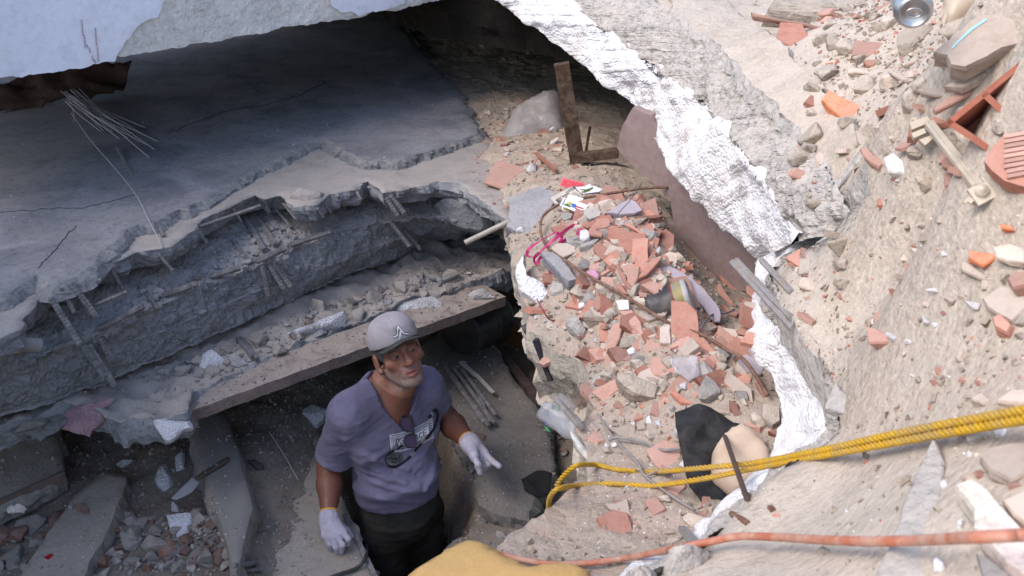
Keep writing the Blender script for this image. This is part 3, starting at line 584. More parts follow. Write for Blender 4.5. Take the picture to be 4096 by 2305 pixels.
# --- traced pieces: (label, window, outline, material, thickness)
Z13 = [
 ('terracotta shard lying just behind the pink ribbon', [(585, 600), (700, 575), (880, 600), (875, 660), (850, 685), (700, 680), (620, 650)], 'terra', .012),
 ('white topped plaster chip right of the pink ribbon loop', [(925, 640), (1000, 625), (1045, 660), (1040, 720), (975, 775), (920, 740)], 'white', .03),
 ('small grey topped tile chunk in front of the playing cards', [(700, 450), (780, 425), (850, 450), (830, 500), (750, 530), (700, 500)], 'concg', .04),
 ('pale grey tile chunk right of the figure playing card', [(965, 430), (1000, 375), (1110, 360), (1180, 430), (1160, 480), (1040, 520), (970, 470)], 'concg', .04),
 ('broad terracotta shard leaning below the lavender plaster shard', [(1020, 650), (1130, 510), (1250, 490), (1290, 540), (1180, 710), (1060, 690)], 'terra', .012),
 ('pointed terracotta shard above the white plaster chip', [(955, 590), (1030, 540), (1115, 520), (1080, 590), (1020, 615)], 'terra', .012),
 ('large flat terracotta panel under the long thin strip', [(1255, 630), (1330, 600), (1700, 710), (1690, 760), (1530, 860), (1470, 850), (1250, 740)], 'terra', .012),
 ('long thin terracotta strip lying across the large red panel', [(1215, 575), (1250, 560), (1690, 690), (1690, 722), (1230, 615)], 'terra', .014),
 ('slanting terracotta sliver right of the long thin strip', [(1450, 540), (1490, 550), (1680, 670), (1700, 690), (1630, 685), (1470, 580)], 'terra', .012),
 ('upright rectangular terracotta plank in the middle of the rubble', [(1535, 735), (1725, 730), (1720, 1080), (1625, 1115), (1535, 1050)], 'terra', .012),
 ('upper half of the snapped terracotta strip left of the plank', [(1090, 800), (1170, 790), (1310, 890), (1280, 930), (1190, 985), (1140, 950), (1085, 860)], 'terra', .014),
 ('lower half of the snapped terracotta strip left of the plank', [(1190, 985), (1290, 920), (1375, 990), (1280, 1060)], 'terra', .014),
 ('dark terracotta shard behind the lavender plaster shard', [(1140, 390), (1150, 330), (1170, 240), (1250, 250), (1400, 330), (1340, 390), (1190, 450)], 'terrad', .012),
 ('beige smooth tile with straight edge under the rusty wire', [(590, 840), (660, 790), (870, 790), (880, 890), (720, 965), (640, 920)], 'beige', .012),
 ('narrow red strip above the oval grey lump', [(1150, 1150), (1300, 1060), (1330, 1050), (1320, 1085), (1190, 1162)], 'terrap', .01),
 ('pale pointed terracotta shard left below the upright plank', [(1475, 1080), (1540, 1060), (1620, 1065), (1600, 1200), (1540, 1300), (1470, 1240)], 'terrap', .014),
 ('long narrow terracotta sliver left of the pale pointed shard', [(1335, 1040), (1370, 1030), (1530, 1300), (1500, 1332), (1440, 1260)], 'terra', .012),
 ('curved terracotta shard sweeping right of the upright plank', [(1605, 1170), (1760, 970), (1890, 950), (1820, 1030), (1700, 1160), (1610, 1200)], 'terra', .012),
 ('small triangular terracotta chip below the narrow sliver', [(1330, 1280), (1400, 1255), (1490, 1390), (1420, 1370)], 'terra', .012),
 ('chunky terracotta shard left of the black tin', [(1625, 1270), (1780, 1230), (1900, 1270), (1905, 1360), (1800, 1380), (1730, 1330)], 'terrap', .025),
 ('dark red plank shard leaning at the right of the pile', [(1865, 650), (1930, 620), (2030, 700), (2030, 920), (1960, 910), (1880, 800)], 'terrad', .014),
 ('white chip beside the dark red plank shard', [(1790, 880), (1850, 820), (1870, 860), (1840, 930), (1800, 930)], 'white', .02),
 ('short red block between plank and white chip', [(1730, 770), (1790, 770), (1790, 930), (1730, 940)], 'terra', .02),
 ('flat red sliver below the chunky terracotta shard', [(1610, 1350), (1790, 1390), (1740, 1420), (1620, 1410)], 'terrap', .01),
 ('long dark red shard right of the lavender plaster shard', [(1565, 480), (1830, 460), (1900, 480), (1800, 505), (1580, 512)], 'terrad', .014),
 ('dark red chunk at the top right of the terracotta pile', [(1700, 630), (1780, 640), (1850, 610), (1890, 660), (1840, 720), (1740, 690)], 'terrad', .02),
]
Z13L = [('rounded grey stone between the snapped strip and plank', [(1395, 900), (1440, 865), (1490, 920), (1490, 1030), (1450, 1075), (1400, 1030)], 'conc'),
 ('long grey mortar fragment below the white plaster chip', [(920, 830), (1060, 720), (1150, 730), (1100, 820), (990, 890), (930, 890)], 'concg'),
 ('light grey boulder left of the pink fabric scrap', [(870, 1040), (960, 960), (1090, 1020), (1080, 1090), (960, 1110), (880, 1110)], 'concg'),
 ('small mortar lump above the pink fabric scrap', [(1115, 1130), (1160, 1060), (1250, 1030), (1260, 1070), (1190, 1140)], 'conc'),
 ('oval grey lump right of the pink fabric scrap', [(1200, 1150), (1270, 1110), (1370, 1110), (1380, 1150), (1290, 1200), (1210, 1190)], 'concg'),
 ('tan block with a red corner above the black tin', [(1790, 1150), (1830, 1130), (1930, 1190), (1920, 1240), (1860, 1265), (1800, 1200)], 'conc'),
 ('large flat mortar slab below the pink fabric scrap', [(1085, 1260), (1190, 1230), (1390, 1340), (1380, 1390), (1180, 1400), (1110, 1330)], 'conc'),
 ('small white spotted stone left of the flat red sliver', [(1560, 1310), (1590, 1290), (1630, 1330), (1610, 1370), (1570, 1350)], 'white'),
 ('knobbly mortar lump below the oval grey lump', [(1270, 1220), (1330, 1170), (1400, 1200), (1390, 1250), (1310, 1260)], 'conc')]
Z7 = [
 ('big bright terracotta tile standing in front of the black tin', [(1520, 1065), (1640, 1075), (1715, 1150), (1735, 1300), (1735, 1430), (1650, 1495), (1525, 1517), (1508, 1450)], 'terra', .016),
 ('pink triangular terracotta shard under the white paper square', [(1110, 1150), (1210, 1135), (1280, 1230), (1325, 1370), (1190, 1230)], 'terrap', .012),
 ('leaning pale red tile strip near the shelf edge', [(1070, 1235), (1150, 1250), (1070, 1480), (995, 1440)], 'terrap', .014),
 ('oval grey brown tile below the curved board', [(1850, 1290), (1900, 1270), (2020, 1290), (2105, 1360), (2090, 1400), (1980, 1400), (1880, 1350)], 'beige', .03),
 ('narrow beige block left of the big bright tile', [(1430, 1270), (1510, 1250), (1515, 1400), (1430, 1395)], 'beige', .02),
 ('dark red triangle standing below the pink plaster sheet', [(1870, 945), (1895, 930), (2015, 1110), (1980, 1100), (1880, 1010)], 'terrad', .012),
 ('dark red square tile in the shade below the pink plaster', [(1880, 865), (2045, 920), (2010, 1010), (1930, 970)], 'terrad', .012),
 ('flat dark red shard beside the end of the curved board', [(1905, 1090), (2050, 1160), (2020, 1190), (1960, 1180)], 'terrad', .012),
 ('small dark shard under the steel rods at the shade edge', [(1990, 1045), (2080, 1040), (2070, 1075), (2000, 1070)], 'terrad', .012),
 ('thin tilted red tile beside the white foam edge', [(1030, 1040), (930, 1030), (920, 1120), (950, 1150)], 'terrap', .012),
]
Z7L = [('tan mortar block left of the white paper square', [(945, 1165), (1090, 1110), (1110, 1190), (1000, 1255), (960, 1220)], 'conc'),
 ('knobbly stone to the left of the narrow beige block', [(1300, 1230), (1350, 1225), (1430, 1330), (1400, 1365), (1330, 1310)], 'conc'),
 ('round mortar lump in the shade beside the pink plaster', [(1770, 910), (1870, 890), (1890, 930), (1820, 975)], 'conc'),
 ('big crumbly boulder on the edge above the black pipe', [(820, 1200), (860, 1130), (960, 1140), (1000, 1200), (990, 1260), (880, 1265)], 'conc'),
 ('grey boulder hanging over the dark hollow', [(690, 1230), (760, 1170), (860, 1260), (920, 1330), (860, 1390), (740, 1360), (680, 1310)], 'concg'),
 ('grey rock below the small floor fragment', [(550, 930), (620, 900), (690, 960), (680, 1040), (590, 1030)], 'concg'),
 ('flat mortar lump under the rusty wire bend', [(700, 980), (790, 920), (920, 960), (900, 1050), (760, 1060)], 'conc'),
 ('blocky mortar lump above the leaning red strip', [(1000, 1010), (1100, 1020), (1090, 1090), (1000, 1080)], 'conc'),
 ('wide knobbly lump right of the white paper square', [(1215, 1040), (1300, 1020), (1370, 1090), (1330, 1150), (1230, 1120)], 'conc')]
Z8 = [
 ('pale red shard left of the clear plastic film', [(735, 180), (780, 185), (870, 290), (890, 305), (740, 290), (720, 240)], 'terrap', .015),
 ('pale terracotta tile right of the clear plastic film', [(1015, 190), (1100, 160), (1160, 240), (1070, 290), (1010, 280)], 'terrap', .014),
 ('mauve grey tile at the right beneath the rusty wire', [(1220, 220), (1300, 120), (1380, 250), (1350, 300), (1240, 280)], 'lav', .014),
 ('small bright red block below the mauve tile', [(1220, 280), (1290, 280), (1310, 310), (1290, 350), (1230, 320)], 'terra', .02),
 ('stack of thin red strips above the black cloth', [(835, 390), (870, 380), (980, 460), (900, 450)], 'terra', .02),
 ('dark red chip wedged by the foam block', [(1400, 610), (1480, 580), (1490, 660), (1410, 620)], 'terrad', .02),
 ('narrow dark red piece along the lower rusty wire', [(1330, 330), (1360, 330), (1400, 410), (1370, 430)], 'terrad', .016),
 ('thin beige slab left of the black cloth', [(475, 590), (640, 570), (635, 640), (560, 650)], 'beige', .015),
 ('large pale red tile under the grey bent wire', [(700, 720), (790, 660), (890, 690), (915, 810), (830, 870), (740, 790)], 'terrap', .014),
 ('bright terracotta tile lying above the orange hose', [(415, 1110), (500, 1065), (590, 1080), (630, 1205), (470, 1275)], 'terra', .016),
 ('grey pink tile behind the bright terracotta tile', [(455, 1030), (590, 1000), (620, 1130), (590, 1095), (490, 1062)], 'beige', .014),
 ('small square terracotta tile left of the black cloth tail', [(690, 1010), (760, 990), (815, 1060), (740, 1105)], 'terrap', .014),
 ('white plaster chip lying on the black cloth', [(855, 600), (920, 560), (955, 610), (945, 640), (870, 620)], 'white', .025),
 ('dark red board shard beside the beige cushion', [(1180, 430), (1230, 450), (1285, 565), (1215, 545)], 'terrad', .014),
 ('ochre square chunk right of the beige cushion', [(1370, 450), (1470, 470), (1475, 550), (1430, 580), (1365, 530)], 'conc', .04),
 ('pale chip left of the white plaster bits', [(640, 570), (690, 560), (700, 600), (650, 605)], 'beige', .012),
 ('first small white chip left of the black cloth', [(700, 530), (720, 520), (735, 570), (700, 565)], 'white', .008),
 ('second small white chip left of the black cloth', [(745, 555), (775, 545), (788, 585), (765, 575)], 'white', .008),
 ('pale red piece under the lower yellow rope', [(770, 900), (900, 880), (930, 930), (880, 980), (800, 960)], 'terrap', .014),
]
Z8L = [('crumpled grey lump above the black cloth', [(970, 400), (1030, 270), (1100, 330), (1135, 400), (1080, 460), (1000, 450)], 'concg'),
 ('upright mortar piece left of the lower rusty wire', [(1140, 250), (1190, 235), (1225, 300), (1180, 370), (1130, 320)], 'conc'),
 ('small mortar piece left of the mauve tile', [(1130, 170), (1180, 135), (1220, 180), (1180, 230)], 'conc'),
 ('fallen mortar slab in front of the black cloth tail', [(880, 1110), (1030, 1085), (1095, 1150), (1000, 1200), (900, 1160)], 'conc'),
 ('wide mortar block with a grey tile edge near the shelf rim', [(470, 360), (540, 250), (800, 330), (760, 470), (650, 470)], 'conc'),
 ('grey speckled block right of the crumpled lump', [(1210, 370), (1290, 360), (1300, 470), (1230, 450)], 'concg'),
 ('mortar chunk touching the beige cushion', [(1290, 500), (1370, 540), (1400, 600), (1320, 600)], 'conc'),
 ('flat lump left of the pale red shard', [(595, 190), (690, 200), (700, 280), (640, 290)], 'conc'),
 ('mortar lump in the middle above the block rim', [(560, 60), (640, 40), (660, 130), (600, 170), (540, 140)], 'conc'),
 ('round lump left of the terracotta strips', [(750, 330), (830, 320), (850, 370), (790, 390)], 'conc')]
Z3 = [
 ('bright red broken brick bar on the right hand slope', [(1165, 680), (1220, 610), (1570, 790), (1500, 900), (1330, 840)], 'orange', .03),
 ('ribbed red tile leaning under the big mortar slab', [(860, 260), (890, 150), (1040, 160), (1150, 390), (1080, 390)], 'terra', .014),
 ('second ribbed red tile right of a brown stone', [(1370, 380), (1400, 270), (1610, 290), (1640, 350), (1480, 385)], 'terrap', .02),
 ('first pale ceramic sliver above the mortar lumps', [(1345, 460), (1540, 460), (1560, 510), (1480, 500), (1350, 500)], 'beige', .015),
 ('second ceramic sliver with a bent end', [(1620, 490), (1650, 480), (1830, 540), (1900, 540), (1830, 580), (1700, 540)], 'beige', .015),
 ('third ceramic sliver below the bent one', [(1830, 600), (1960, 590), (2060, 630), (1990, 660), (1840, 630)], 'beige', .02),
 ('thin cream batten under the plaster block corner', [(1710, 430), (1900, 355), (1960, 380), (1730, 448)], 'beige', .012),
 ('long pale brick shard leaning beside the hollow block', [(1930, 740), (2130, 600), (2340, 480), (2330, 540), (2150, 660), (1950, 765)], 'terrap', .015),
 ('scraped plaster piece under the plaster block', [(2000, 590), (2200, 470), (2350, 420), (2330, 500), (2130, 600)], 'beige', .02),
 ('long pink brick sliver below the red bar', [(1430, 1010), (1480, 1000), (1600, 1110), (1560, 1140), (1450, 1060)], 'terrap', .02),
 ('pale wedge shaped tile below the red bar', [(1400, 890), (1450, 890), (1600, 1000), (1530, 1030), (1410, 970)], 'beige', .025),
 ('white edged mortar wedge left of the plastic bracket', [(1590, 1080), (1660, 1040), (1780, 1150), (1740, 1180), (1620, 1170)], 'white', .025),
 ('small ribbed pink tile on the slope below the bracket', [(2000, 1180), (2090, 1170), (2110, 1260), (2010, 1270)], 'terrap', .014),
 ('small square red chip above the mortar lumps', [(1450, 410), (1560, 400), (1560, 450), (1480, 450)], 'terra', .014),
]
Z3L = [('squarish mortar lump on the right hand slope', [(1350, 600), (1450, 510), (1560, 580), (1560, 650), (1490, 690), (1340, 620)], 'conc'),
 ('smaller mortar lump touching the squarish one', [(1560, 560), (1640, 530), (1740, 550), (1700, 620), (1580, 650)], 'conc'),
 ('triangular mortar lump left of the long brick shard', [(1710, 680), (1800, 570), (1880, 700), (1800, 790), (1710, 740)], 'conc'),
 ('brown stone between the two ribbed tiles', [(1200, 290), (1260, 250), (1340, 300), (1310, 360), (1220, 350)], 'conc'),
 ('big angular mortar lump below the metal can', [(1640, 250), (1900, 140), (1960, 150), (1920, 280), (1790, 370), (1690, 380)], 'conc'),
 ('pale boulder left of the plastic bracket arm', [(1720, 1000), (1800, 950), (1890, 1010), (1850, 1090), (1740, 1080)], 'conc'),
 ('crumbly mortar along the bracket below the hollow block', [(2030, 900), (2150, 950), (2250, 1050), (2200, 1120), (2080, 1040)], 'conc'),
 ('crumbly lump above the small ribbed pink tile', [(1800, 1200), (1920, 1190), (1970, 1280), (1850, 1300)], 'conc'),
 ('mortar fragment at the left of the red bar', [(1020, 560), (1140, 560), (1220, 620), (1170, 650), (1080, 600)], 'conc')]
Z9 = [
 ('vivid orange clay chip on the dusty right slope', [(1770, 540), (1950, 570), (1965, 600), (1860, 665), (1760, 600)], 'orange', .015),
 ('cream tile wedge below the vivid orange chip', [(1700, 640), (1740, 610), (1970, 770), (1860, 760), (1710, 690)], 'beige', .015),
 ('large cream tile behind the vivid orange chip', [(1940, 520), (2060, 490), (2168, 530), (2168, 640), (1960, 600)], 'beige', .015),
 ('large dusty tile at the right edge below the cream wedge', [(1860, 890), (2000, 800), (2200, 830), (2200, 950), (2080, 1060), (1900, 960)], 'beige', .02),
 ('dull red lump of brick below the large dusty tile', [(1930, 1030), (2000, 1000), (2080, 1080), (2040, 1145), (1950, 1100)], 'terra', .03),
 ('small white angular chip left of the large dusty tile', [(1730, 905), (1850, 925), (1830, 970), (1790, 965)], 'white', .012),
 ('lone salmon triangle on the dusty slab', [(1025, 1095), (1170, 1150), (1210, 1215), (1040, 1220)], 'terrap', .02),
 ('white scrap touching the lone salmon triangle', [(1150, 1150), (1190, 1135), (1245, 1170), (1220, 1200)], 'white', .012),
 ('pinkish brick piece at the right edge', [(2040, 750), (2100, 700), (2200, 690), (2200, 790), (2080, 820)], 'terrap', .025),
 ('small grey rhombic chip on the right slope', [(1640, 880), (1670, 900), (1640, 925), (1580, 890)], 'beige', .012),
 ('bright orange sliver below the bracket end', [(1985, 350), (2070, 360), (2095, 400), (2000, 385)], 'orange', .012),
]
Z10 = [
 ('long white and pink painted plaster slab at the lower right', [(1650, 790), (1780, 740), (1990, 930), (2160, 1110), (2300, 1330), (2300, 1600), (2154, 1450), (1900, 1210), (1780, 1100), (1780, 960)], 'pinkw', .05),
 ('large brown tile piece above the painted plaster slab', [(1830, 590), (1880, 530), (2190, 480), (2190, 700), (2060, 760), (1900, 680)], 'beige', .02),
 ('brown tile beside the painted plaster slab', [(1990, 900), (2190, 820), (2190, 1080), (2080, 1010)], 'beige', .02),
 ('grey mortar slab under the yellow ropes', [(1710, 410), (1900, 345), (1960, 350), (1900, 420), (1740, 460)], 'concg', .02),
 ('pointed grey flake standing on the foam edge', [(710, 240), (800, 50), (920, 190), (850, 280)], 'concg', .02),
 ('dusty tile at the right edge above the ropes', [(1950, 190), (2060, 100), (2190, 100), (2190, 200)], 'beige', .015),
 ('small dusty chip left of the edge tile', [(1760, 170), (1850, 120), (1920, 180), (1860, 210)], 'beige', .015),
 ('smooth grey strip of floor tile set in the slab', [(1500, 440), (1575, 620), (1530, 1200), (1500, 1500), (1060, 1500), (1200, 1150), (1330, 820)], 'concg', .012),
 ('dark grey stone slab in the lower right corner', [(1800, 1280), (1900, 1310), (2050, 1420), (2060, 1500), (1850, 1460)], 'concg', .03),
]
for lst, w_, in ((Z13, 'Z13'), (Z7, 'Z7'), (Z8, 'Z8'), (Z3, 'Z3'), (Z9, 'Z9'), (Z10, 'Z10')):
    for lab, poly, mt, th in lst:
        flatk = .25 if w_ in ('Z9', 'Z10') else .6
        shard(lab, w_, poly, mt, th, k=flatk, jit=.06 if flatk < .5 else .12, ns=.8 if flatk < .5 else .4)
for lst, w_ in ((Z13L, 'Z13'), (Z7L, 'Z7'), (Z8L, 'Z8'), (Z3L, 'Z3')):
    for lab, poly, mt in lst: lump(lab, w_, poly, mt)
shard('square pale pink tile lying on the dusty screed', 'Z2', [(1330, 1320), (1420, 1170), (1480, 1165), (1660, 1240), (1640, 1300), (1650, 1350), (1560, 1390)], 'terrap', .014, k=.35)
shard('lavender white plaster shard shaped like a boat', 'Z13', [(1215, 440), (1350, 350), (1520, 270), (1600, 330), (1655, 410), (1560, 450), (1400, 462)], 'lav', .03, k=.9)
lump('flat mortar slab lying under the metal can', 'Z3', [(600, 0), (570, 80), (690, 90), (900, 130), (1100, 165), (1250, 195), (1450, 225), (1650, 235), (1800, 190), (1940, 140), (1720, -90), (640, -90)], 'conc', h=.07, k=.45, sink=.5)
shard('red brick course under the flat mortar slab', 'Z3', [(690, 80), (900, 130), (1250, 190), (1620, 235), (1610, 275), (1380, 250), (1000, 160), (700, 110)], 'terrap', .02, k=.8, name='brick_course', cat='brick')
pb = shard('big scraped plaster block with a light blue streak', 'Z3', [(1930, 355), (2240, 95), (2400, 90), (2600, 130), (2560, 290), (2400, 330), (2300, 390), (2150, 460), (2050, 445), (2020, 380)], 'beige', .045, k=.8, lift=.6, name='plaster_block', cat='plaster block', amp=.004, ns=.2)
# pink soffit sheet under the foam slab
def soffit():
    sheet('plaster_soffit', 'pink painted plaster sheet hanging under the white foam edge', 'plaster', 'V', [(1590, 270), (1640, 290), (1680, 400), (1740, 460), (1820, 545), (1895, 640), (1935, 690), (1915, 730), (1850, 735), (1790, 700), (1745, 640), (1700, 585), (1685, 500), (1640, 455), (1600, 430), (1552, 372), (1570, 315)], MT['pink_plaster'], th=.03, lift=0, amp=.008, freq=3, res=.03, jag=.014, seed=5,
          pn=(V(1730, 520, 3.5), nz_((-.76, -.62, -.12))), smooth=False)
soffit()
# ------------------------------------------------------------------ loose pieces by the hundred
def proto_shard(rg, asp):
    m = int(rg.integers(4, 7)); a = np.sort(rg.uniform(0, 2 * math.pi, m)) if m > 4 else np.array([.8, 2.3, 3.95, 5.4]) + rg.uniform(-.25, .25, 4)
    if m > 4: a = np.linspace(0, 2 * math.pi, m, endpoint=False) + rg.uniform(-.35, .35, m)
    r = rg.uniform(.75, 1.1, m); P = np.c_[np.cos(a) * r, np.sin(a) * r * asp, 0 * a]; return shard_geo(P, np.array((0, 0, 1.0)), rg.uniform(.22, .4), .03, .9)
def proto_lump(rg):
    m = 9; a = np.linspace(0, 2 * math.pi, m, endpoint=False) + rg.uniform(-.2, .2, m); r = rg.uniform(.75, 1.15, m)
    return lump_geo(np.c_[np.cos(a) * r, np.sin(a) * r * rg.uniform(.6, 1), 0 * a], np.array((0, 0, 1.0)), rg.uniform(.7, 1.1), int(rg.integers(9999)), 9)
def proto_lump(rg):
    bm = bmesh.new()
    for _ in range(15): d = rg.normal(size=3); d /= np.linalg.norm(d); bm.verts.new(Vector(d * rg.uniform(.75, 1.05) * np.array((1, rg.uniform(.6, .9), rg.uniform(.45, .75)))))
    bmesh.ops.convex_hull(bm, input=bm.verts); bmesh.ops.delete(bm, geom=[v for v in bm.verts if not v.link_faces], context='VERTS'); bmesh.ops.bevel(bm, geom=bm.edges[:], offset=.05, segments=1, affect='EDGES')
    bm.verts.index_update(); v = np.array([x.co for x in bm.verts]); f = [[x.index for x in q.verts] for q in bm.faces]; bm.free(); return v, f
def proto_mesh(name, vf, mat):
    me = bpy.data.meshes.new(name); me.from_pydata(np.asarray(vf[0]).tolist(), [], vf[1]); me.materials.append(mat); return me
def scatter(name, label, cat, group, poly, zr, n, size, mats, kind, seed, tilt=.5, ztol=.16, lean=None, sink=.15):
    rg = np.random.default_rng(seed); W = np.array([Vz(u, v, zr)[:2] for u, v in poly]); mn, mx = W.min(0), W.max(0)
    pm = [mats[i % len(mats)] for i in range(12)]; protos = [proto_mesh(name, proto_shard(rg, rg.uniform(.35, .9)) if kind == 's' else proto_lump(rg), MR.get(mats[i % len(mats)]) or MT[mats[i % len(mats)]]) for i in range(12)]
    cnt = 0; tries = 0
    while cnt < n and tries < n * 12:
        tries += 1; q = rg.uniform(mn, mx)
        if not inside(W, q[None])[0]: continue
        z = down((q[0], q[1], CAMZ + zr))
        if z is None or abs(z - (CAMZ + zr)) > ztol: continue
        s = size[0] * (size[1] / size[0]) ** (rg.uniform() ** 1.6); pi = int(rg.integers(12)); o = bpy.data.objects.new(name, protos[pi]); COL.objects.link(o)
        nn = nz_(np.array((0, 0, 1.0)) + rg.uniform(-tilt, tilt, 3) * np.array((1, 1, 0)) + (np.array(lean) if lean is not None else 0))
        qt = Vector(nn).to_track_quat('Z', 'Y') @ Matrix.Rotation(rg.uniform(0, 6.28), 3, 'Z').to_quaternion()
        o.rotation_mode = 'QUATERNION'; o.rotation_quaternion = qt; o.scale = (s, s, s); o.location = (q[0], q[1], z + s * (.12 if kind == 's' else .3) - s * sink)
        tag(o, near_label(o.location, s, CNAME[pm[pi]], name.split('_')[-1]), cat, group); cnt += 1
ANCH = [('pink ribbon', 1390, 640), ('playing cards', 1440, 500), ('lavender plaster shard', 1570, 525), ('upright terracotta plank', 1610, 660), ('black tin', 1690, 740), ('big bright tile', 1720, 825), ('curved mauve board', 1770, 730), ('white paper square', 1567, 768), ('pink fabric scrap', 1490, 690), ('clear plastic film', 1700, 930), ('oval brown tile', 1830, 850), ('mauve tile', 1870, 910), ('crumpled grey lump', 1770, 980), ('black cloth', 1760, 1110), ('beige cushion', 1880, 1170), ('rope loop', 1430, 1180), ('clear bottle', 1410, 1070), ('lower bright tile', 1550, 1330), ('pale red tile', 1650, 1120), ('pale pink tile', 1275, 445), ('plastic bag', 1340, 310), ('timber post', 1445, 330), ('bright red brick bar', 2140, 280), ('metal can', 2290, 20), ('plaster block', 2450, 110), ('hollow block', 2480, 320), ('plastic bracket', 2400, 420), ('ribbed tiles', 2010, 110), ('mortar lumps', 2190, 230), ('vivid orange chip', 2465, 650), ('cream tiles', 2520, 750), ('salmon triangle', 2210, 840), ('painted plaster slab', 2460, 1300), ('yellow ropes', 2300, 1090), ('orange hose', 2300, 1360), ('knife', 505, 1205), ('steel edged slab', 90, 1190), ('tilted slab', 230, 1300), ('red wrapper', 122, 1400), ('foam patches', 430, 1150), ('pink fabric on the left', 220, 1050), ('concrete plank', 560, 1200), ('hanging glove', 845, 1350), ('pointing glove', 1210, 1150), ('rebar bundle', 1165, 1000), ('black bucket', 1180, 830), ('black rag', 1350, 1210), ('dark trousers', 980, 1370), ('big boulder', 1030, 1340), ('foam slab above the cap', 1030, 775), ('long foam strip', 770, 830), ('torn foam lump', 540, 930), ('white slat', 1230, 725), ('grey conduit', 60, 860), ('paired steel bars', 700, 700), ('thin grey stick', 380, 560), ('cream pipe', 1220, 590)]
def near_label(P, s, colour, noun, small=(.015, .03)):
    d = np.array(P) - CAM; f = d @ np.array((0, CP, -SP)); u = (2048 + FPX * d[0] / f) / 1.59006; v = (1152.5 - FPX * (d @ np.array((0, SP, CP))) / f) / 1.59006
    i = min(range(len(ANCH)), key=lambda k: (ANCH[k][1] - u) ** 2 + (ANCH[k][2] - v) ** 2); a = ANCH[i]; du, dv = u - a[1], v - a[2]; R = math.hypot(du, dv)
    dr = ('right of' if du > 0 else 'left of') if abs(du) > 1.6 * abs(dv) else (('below' if dv > 0 else 'above') if abs(dv) > 1.6 * abs(du) else (('lower right of' if du > 0 else 'lower left of') if dv > 0 else ('upper right of' if du > 0 else 'upper left of')))
    far = 'touching distance' if R < 25 else ('close' if R < 55 else ('a little' if R < 90 else ('some way' if R < 140 else 'far')))
    return f"{'tiny' if s < small[0] else ('small' if s < small[1] else 'larger')} {colour} {noun} {far} {dr} the {a[0]}".replace('touching distance', 'right at the')  .replace('right at the right of the', 'just right of the').replace('right at the left of the', 'just left of the').replace('right at the below the', 'just below the').replace('right at the above the', 'just above the').replace('right at the upper', 'just upper').replace('right at the lower', 'just lower')
CNAME = {'terra': 'red terracotta', 'terrap': 'pale terracotta', 'terrad': 'dark red terracotta', 'conc': 'tan mortar', 'concg': 'grey mortar', 'beige': 'beige tile', 'white': 'white plaster', 'pitc': 'dull grey', 'pitr': 'dull red', 'grey': 'bluish grey', 'screed': 'dusty grey'}
CENT = [(1300, 600), (1400, 520), (1600, 500), (1700, 560), (1880, 800), (1950, 1000), (1900, 1180), (1700, 1340), (1500, 1280), (1490, 900), (1330, 780)]
UPC = [(1420, 560), (1600, 520), (1700, 560), (1880, 800), (1900, 960), (1700, 980), (1500, 880)]
LEAN = (-.1, -.6, 0)
scatter('terracotta_chip', 'small terracotta chip scattered through the central rubble heap', 'chip', 'terracotta chips in the central rubble', UPC, -1.34, 230, (.020, .085), ['terra', 'terrap', 'terrap', 'terrad', 'beige', 'terra'], 's', 1, .6, lean=LEAN)
scatter('mortar_lump', 'small mortar lump scattered through the central rubble heap', 'rubble', 'mortar lumps in the central rubble', UPC, -1.34, 150, (.012, .045), ['conc', 'conc', 'beige', 'concg'], 'l', 2, .6, lean=LEAN)
scatter('terracotta_flake', 'flat terracotta flake on the lower part of the rubble shelf', 'chip', 'terracotta flakes on the lower shelf', CENT, -1.42, 120, (.014, .06), ['terra', 'terrap', 'beige'], 's', 3, .35)
scatter('mortar_piece', 'rough mortar piece on the lower part of the rubble shelf', 'rubble', 'mortar pieces on the lower shelf', CENT, -1.42, 150, (.008, .035), ['conc', 'conc', 'white'], 'l', 4, .5)
CAVE = [(1190, 300), (1250, 200), (1420, 330), (1560, 460), (1420, 470), (1300, 470)]
scatter('brick_fragment', 'small brick fragment on the debris at the mouth of the dark hollow', 'chip', 'brick fragments at the hollow', CAVE, -1.42, 70, (.012, .05), ['terra', 'terrad', 'terrap'], 's', 5, .5)
scatter('cave_stone', 'small stone on the debris at the mouth of the dark hollow', 'stone', 'stones at the hollow', CAVE, -1.42, 60, (.01, .04), ['conc', 'beige', 'white'], 'l', 6, .5)
RT = [(2010, 240), (2080, 60), (2200, -30), (2950, -30), (2950, 650), (2350, 560), (2120, 430)]
scatter('brick_chip', 'brick chip on the rubble slope at the upper right', 'chip', 'brick chips on the upper right slope', RT, -.62, 210, (.009, .042), ['terra', 'terrap', 'terra', 'beige'], 's', 7, .5, ztol=.4)
scatter('mortar_chunk', 'mortar chunk on the rubble slope at the upper right', 'rubble', 'mortar chunks on the upper right slope', RT, -.62, 300, (.009, .042), ['conc', 'conc', 'beige', 'conc'], 'l', 8, .5, ztol=.4)
scatter('broken_block', 'x', 'rubble', 'broken blocks on the upper right slope', RT, -.62, 70, (.03, .06), ['conc', 'beige', 'terrap', 'conc'], 'l', 17, .5, ztol=.4)
scatter('broken_tile', 'x', 'tile', 'broken tiles on the upper right slope', RT, -.62, 60, (.03, .06), ['terra', 'beige', 'terrap', 'conc'], 's', 18, .6, ztol=.4)
RM = [(2180, 560), (2950, 600), (2950, 1460), (2380, 1460), (2400, 1050), (2250, 800)]
scatter('clay_bit', 'clay chip on the dusty slab at the lower right', 'chip', 'clay chips on the lower right slab', RM, -.8, 70, (.005, .022), ['terra', 'terrap', 'beige', 'beige'], 's', 9, .3, ztol=.25)
scatter('pebble', 'pebble sized lump on the dusty slab at the lower right', 'pebble', 'pebbles on the lower right slab', RM, -.8, 110, (.004, .018), ['conc', 'conc', 'white', 'beige'], 'l', 10, .4, ztol=.25)
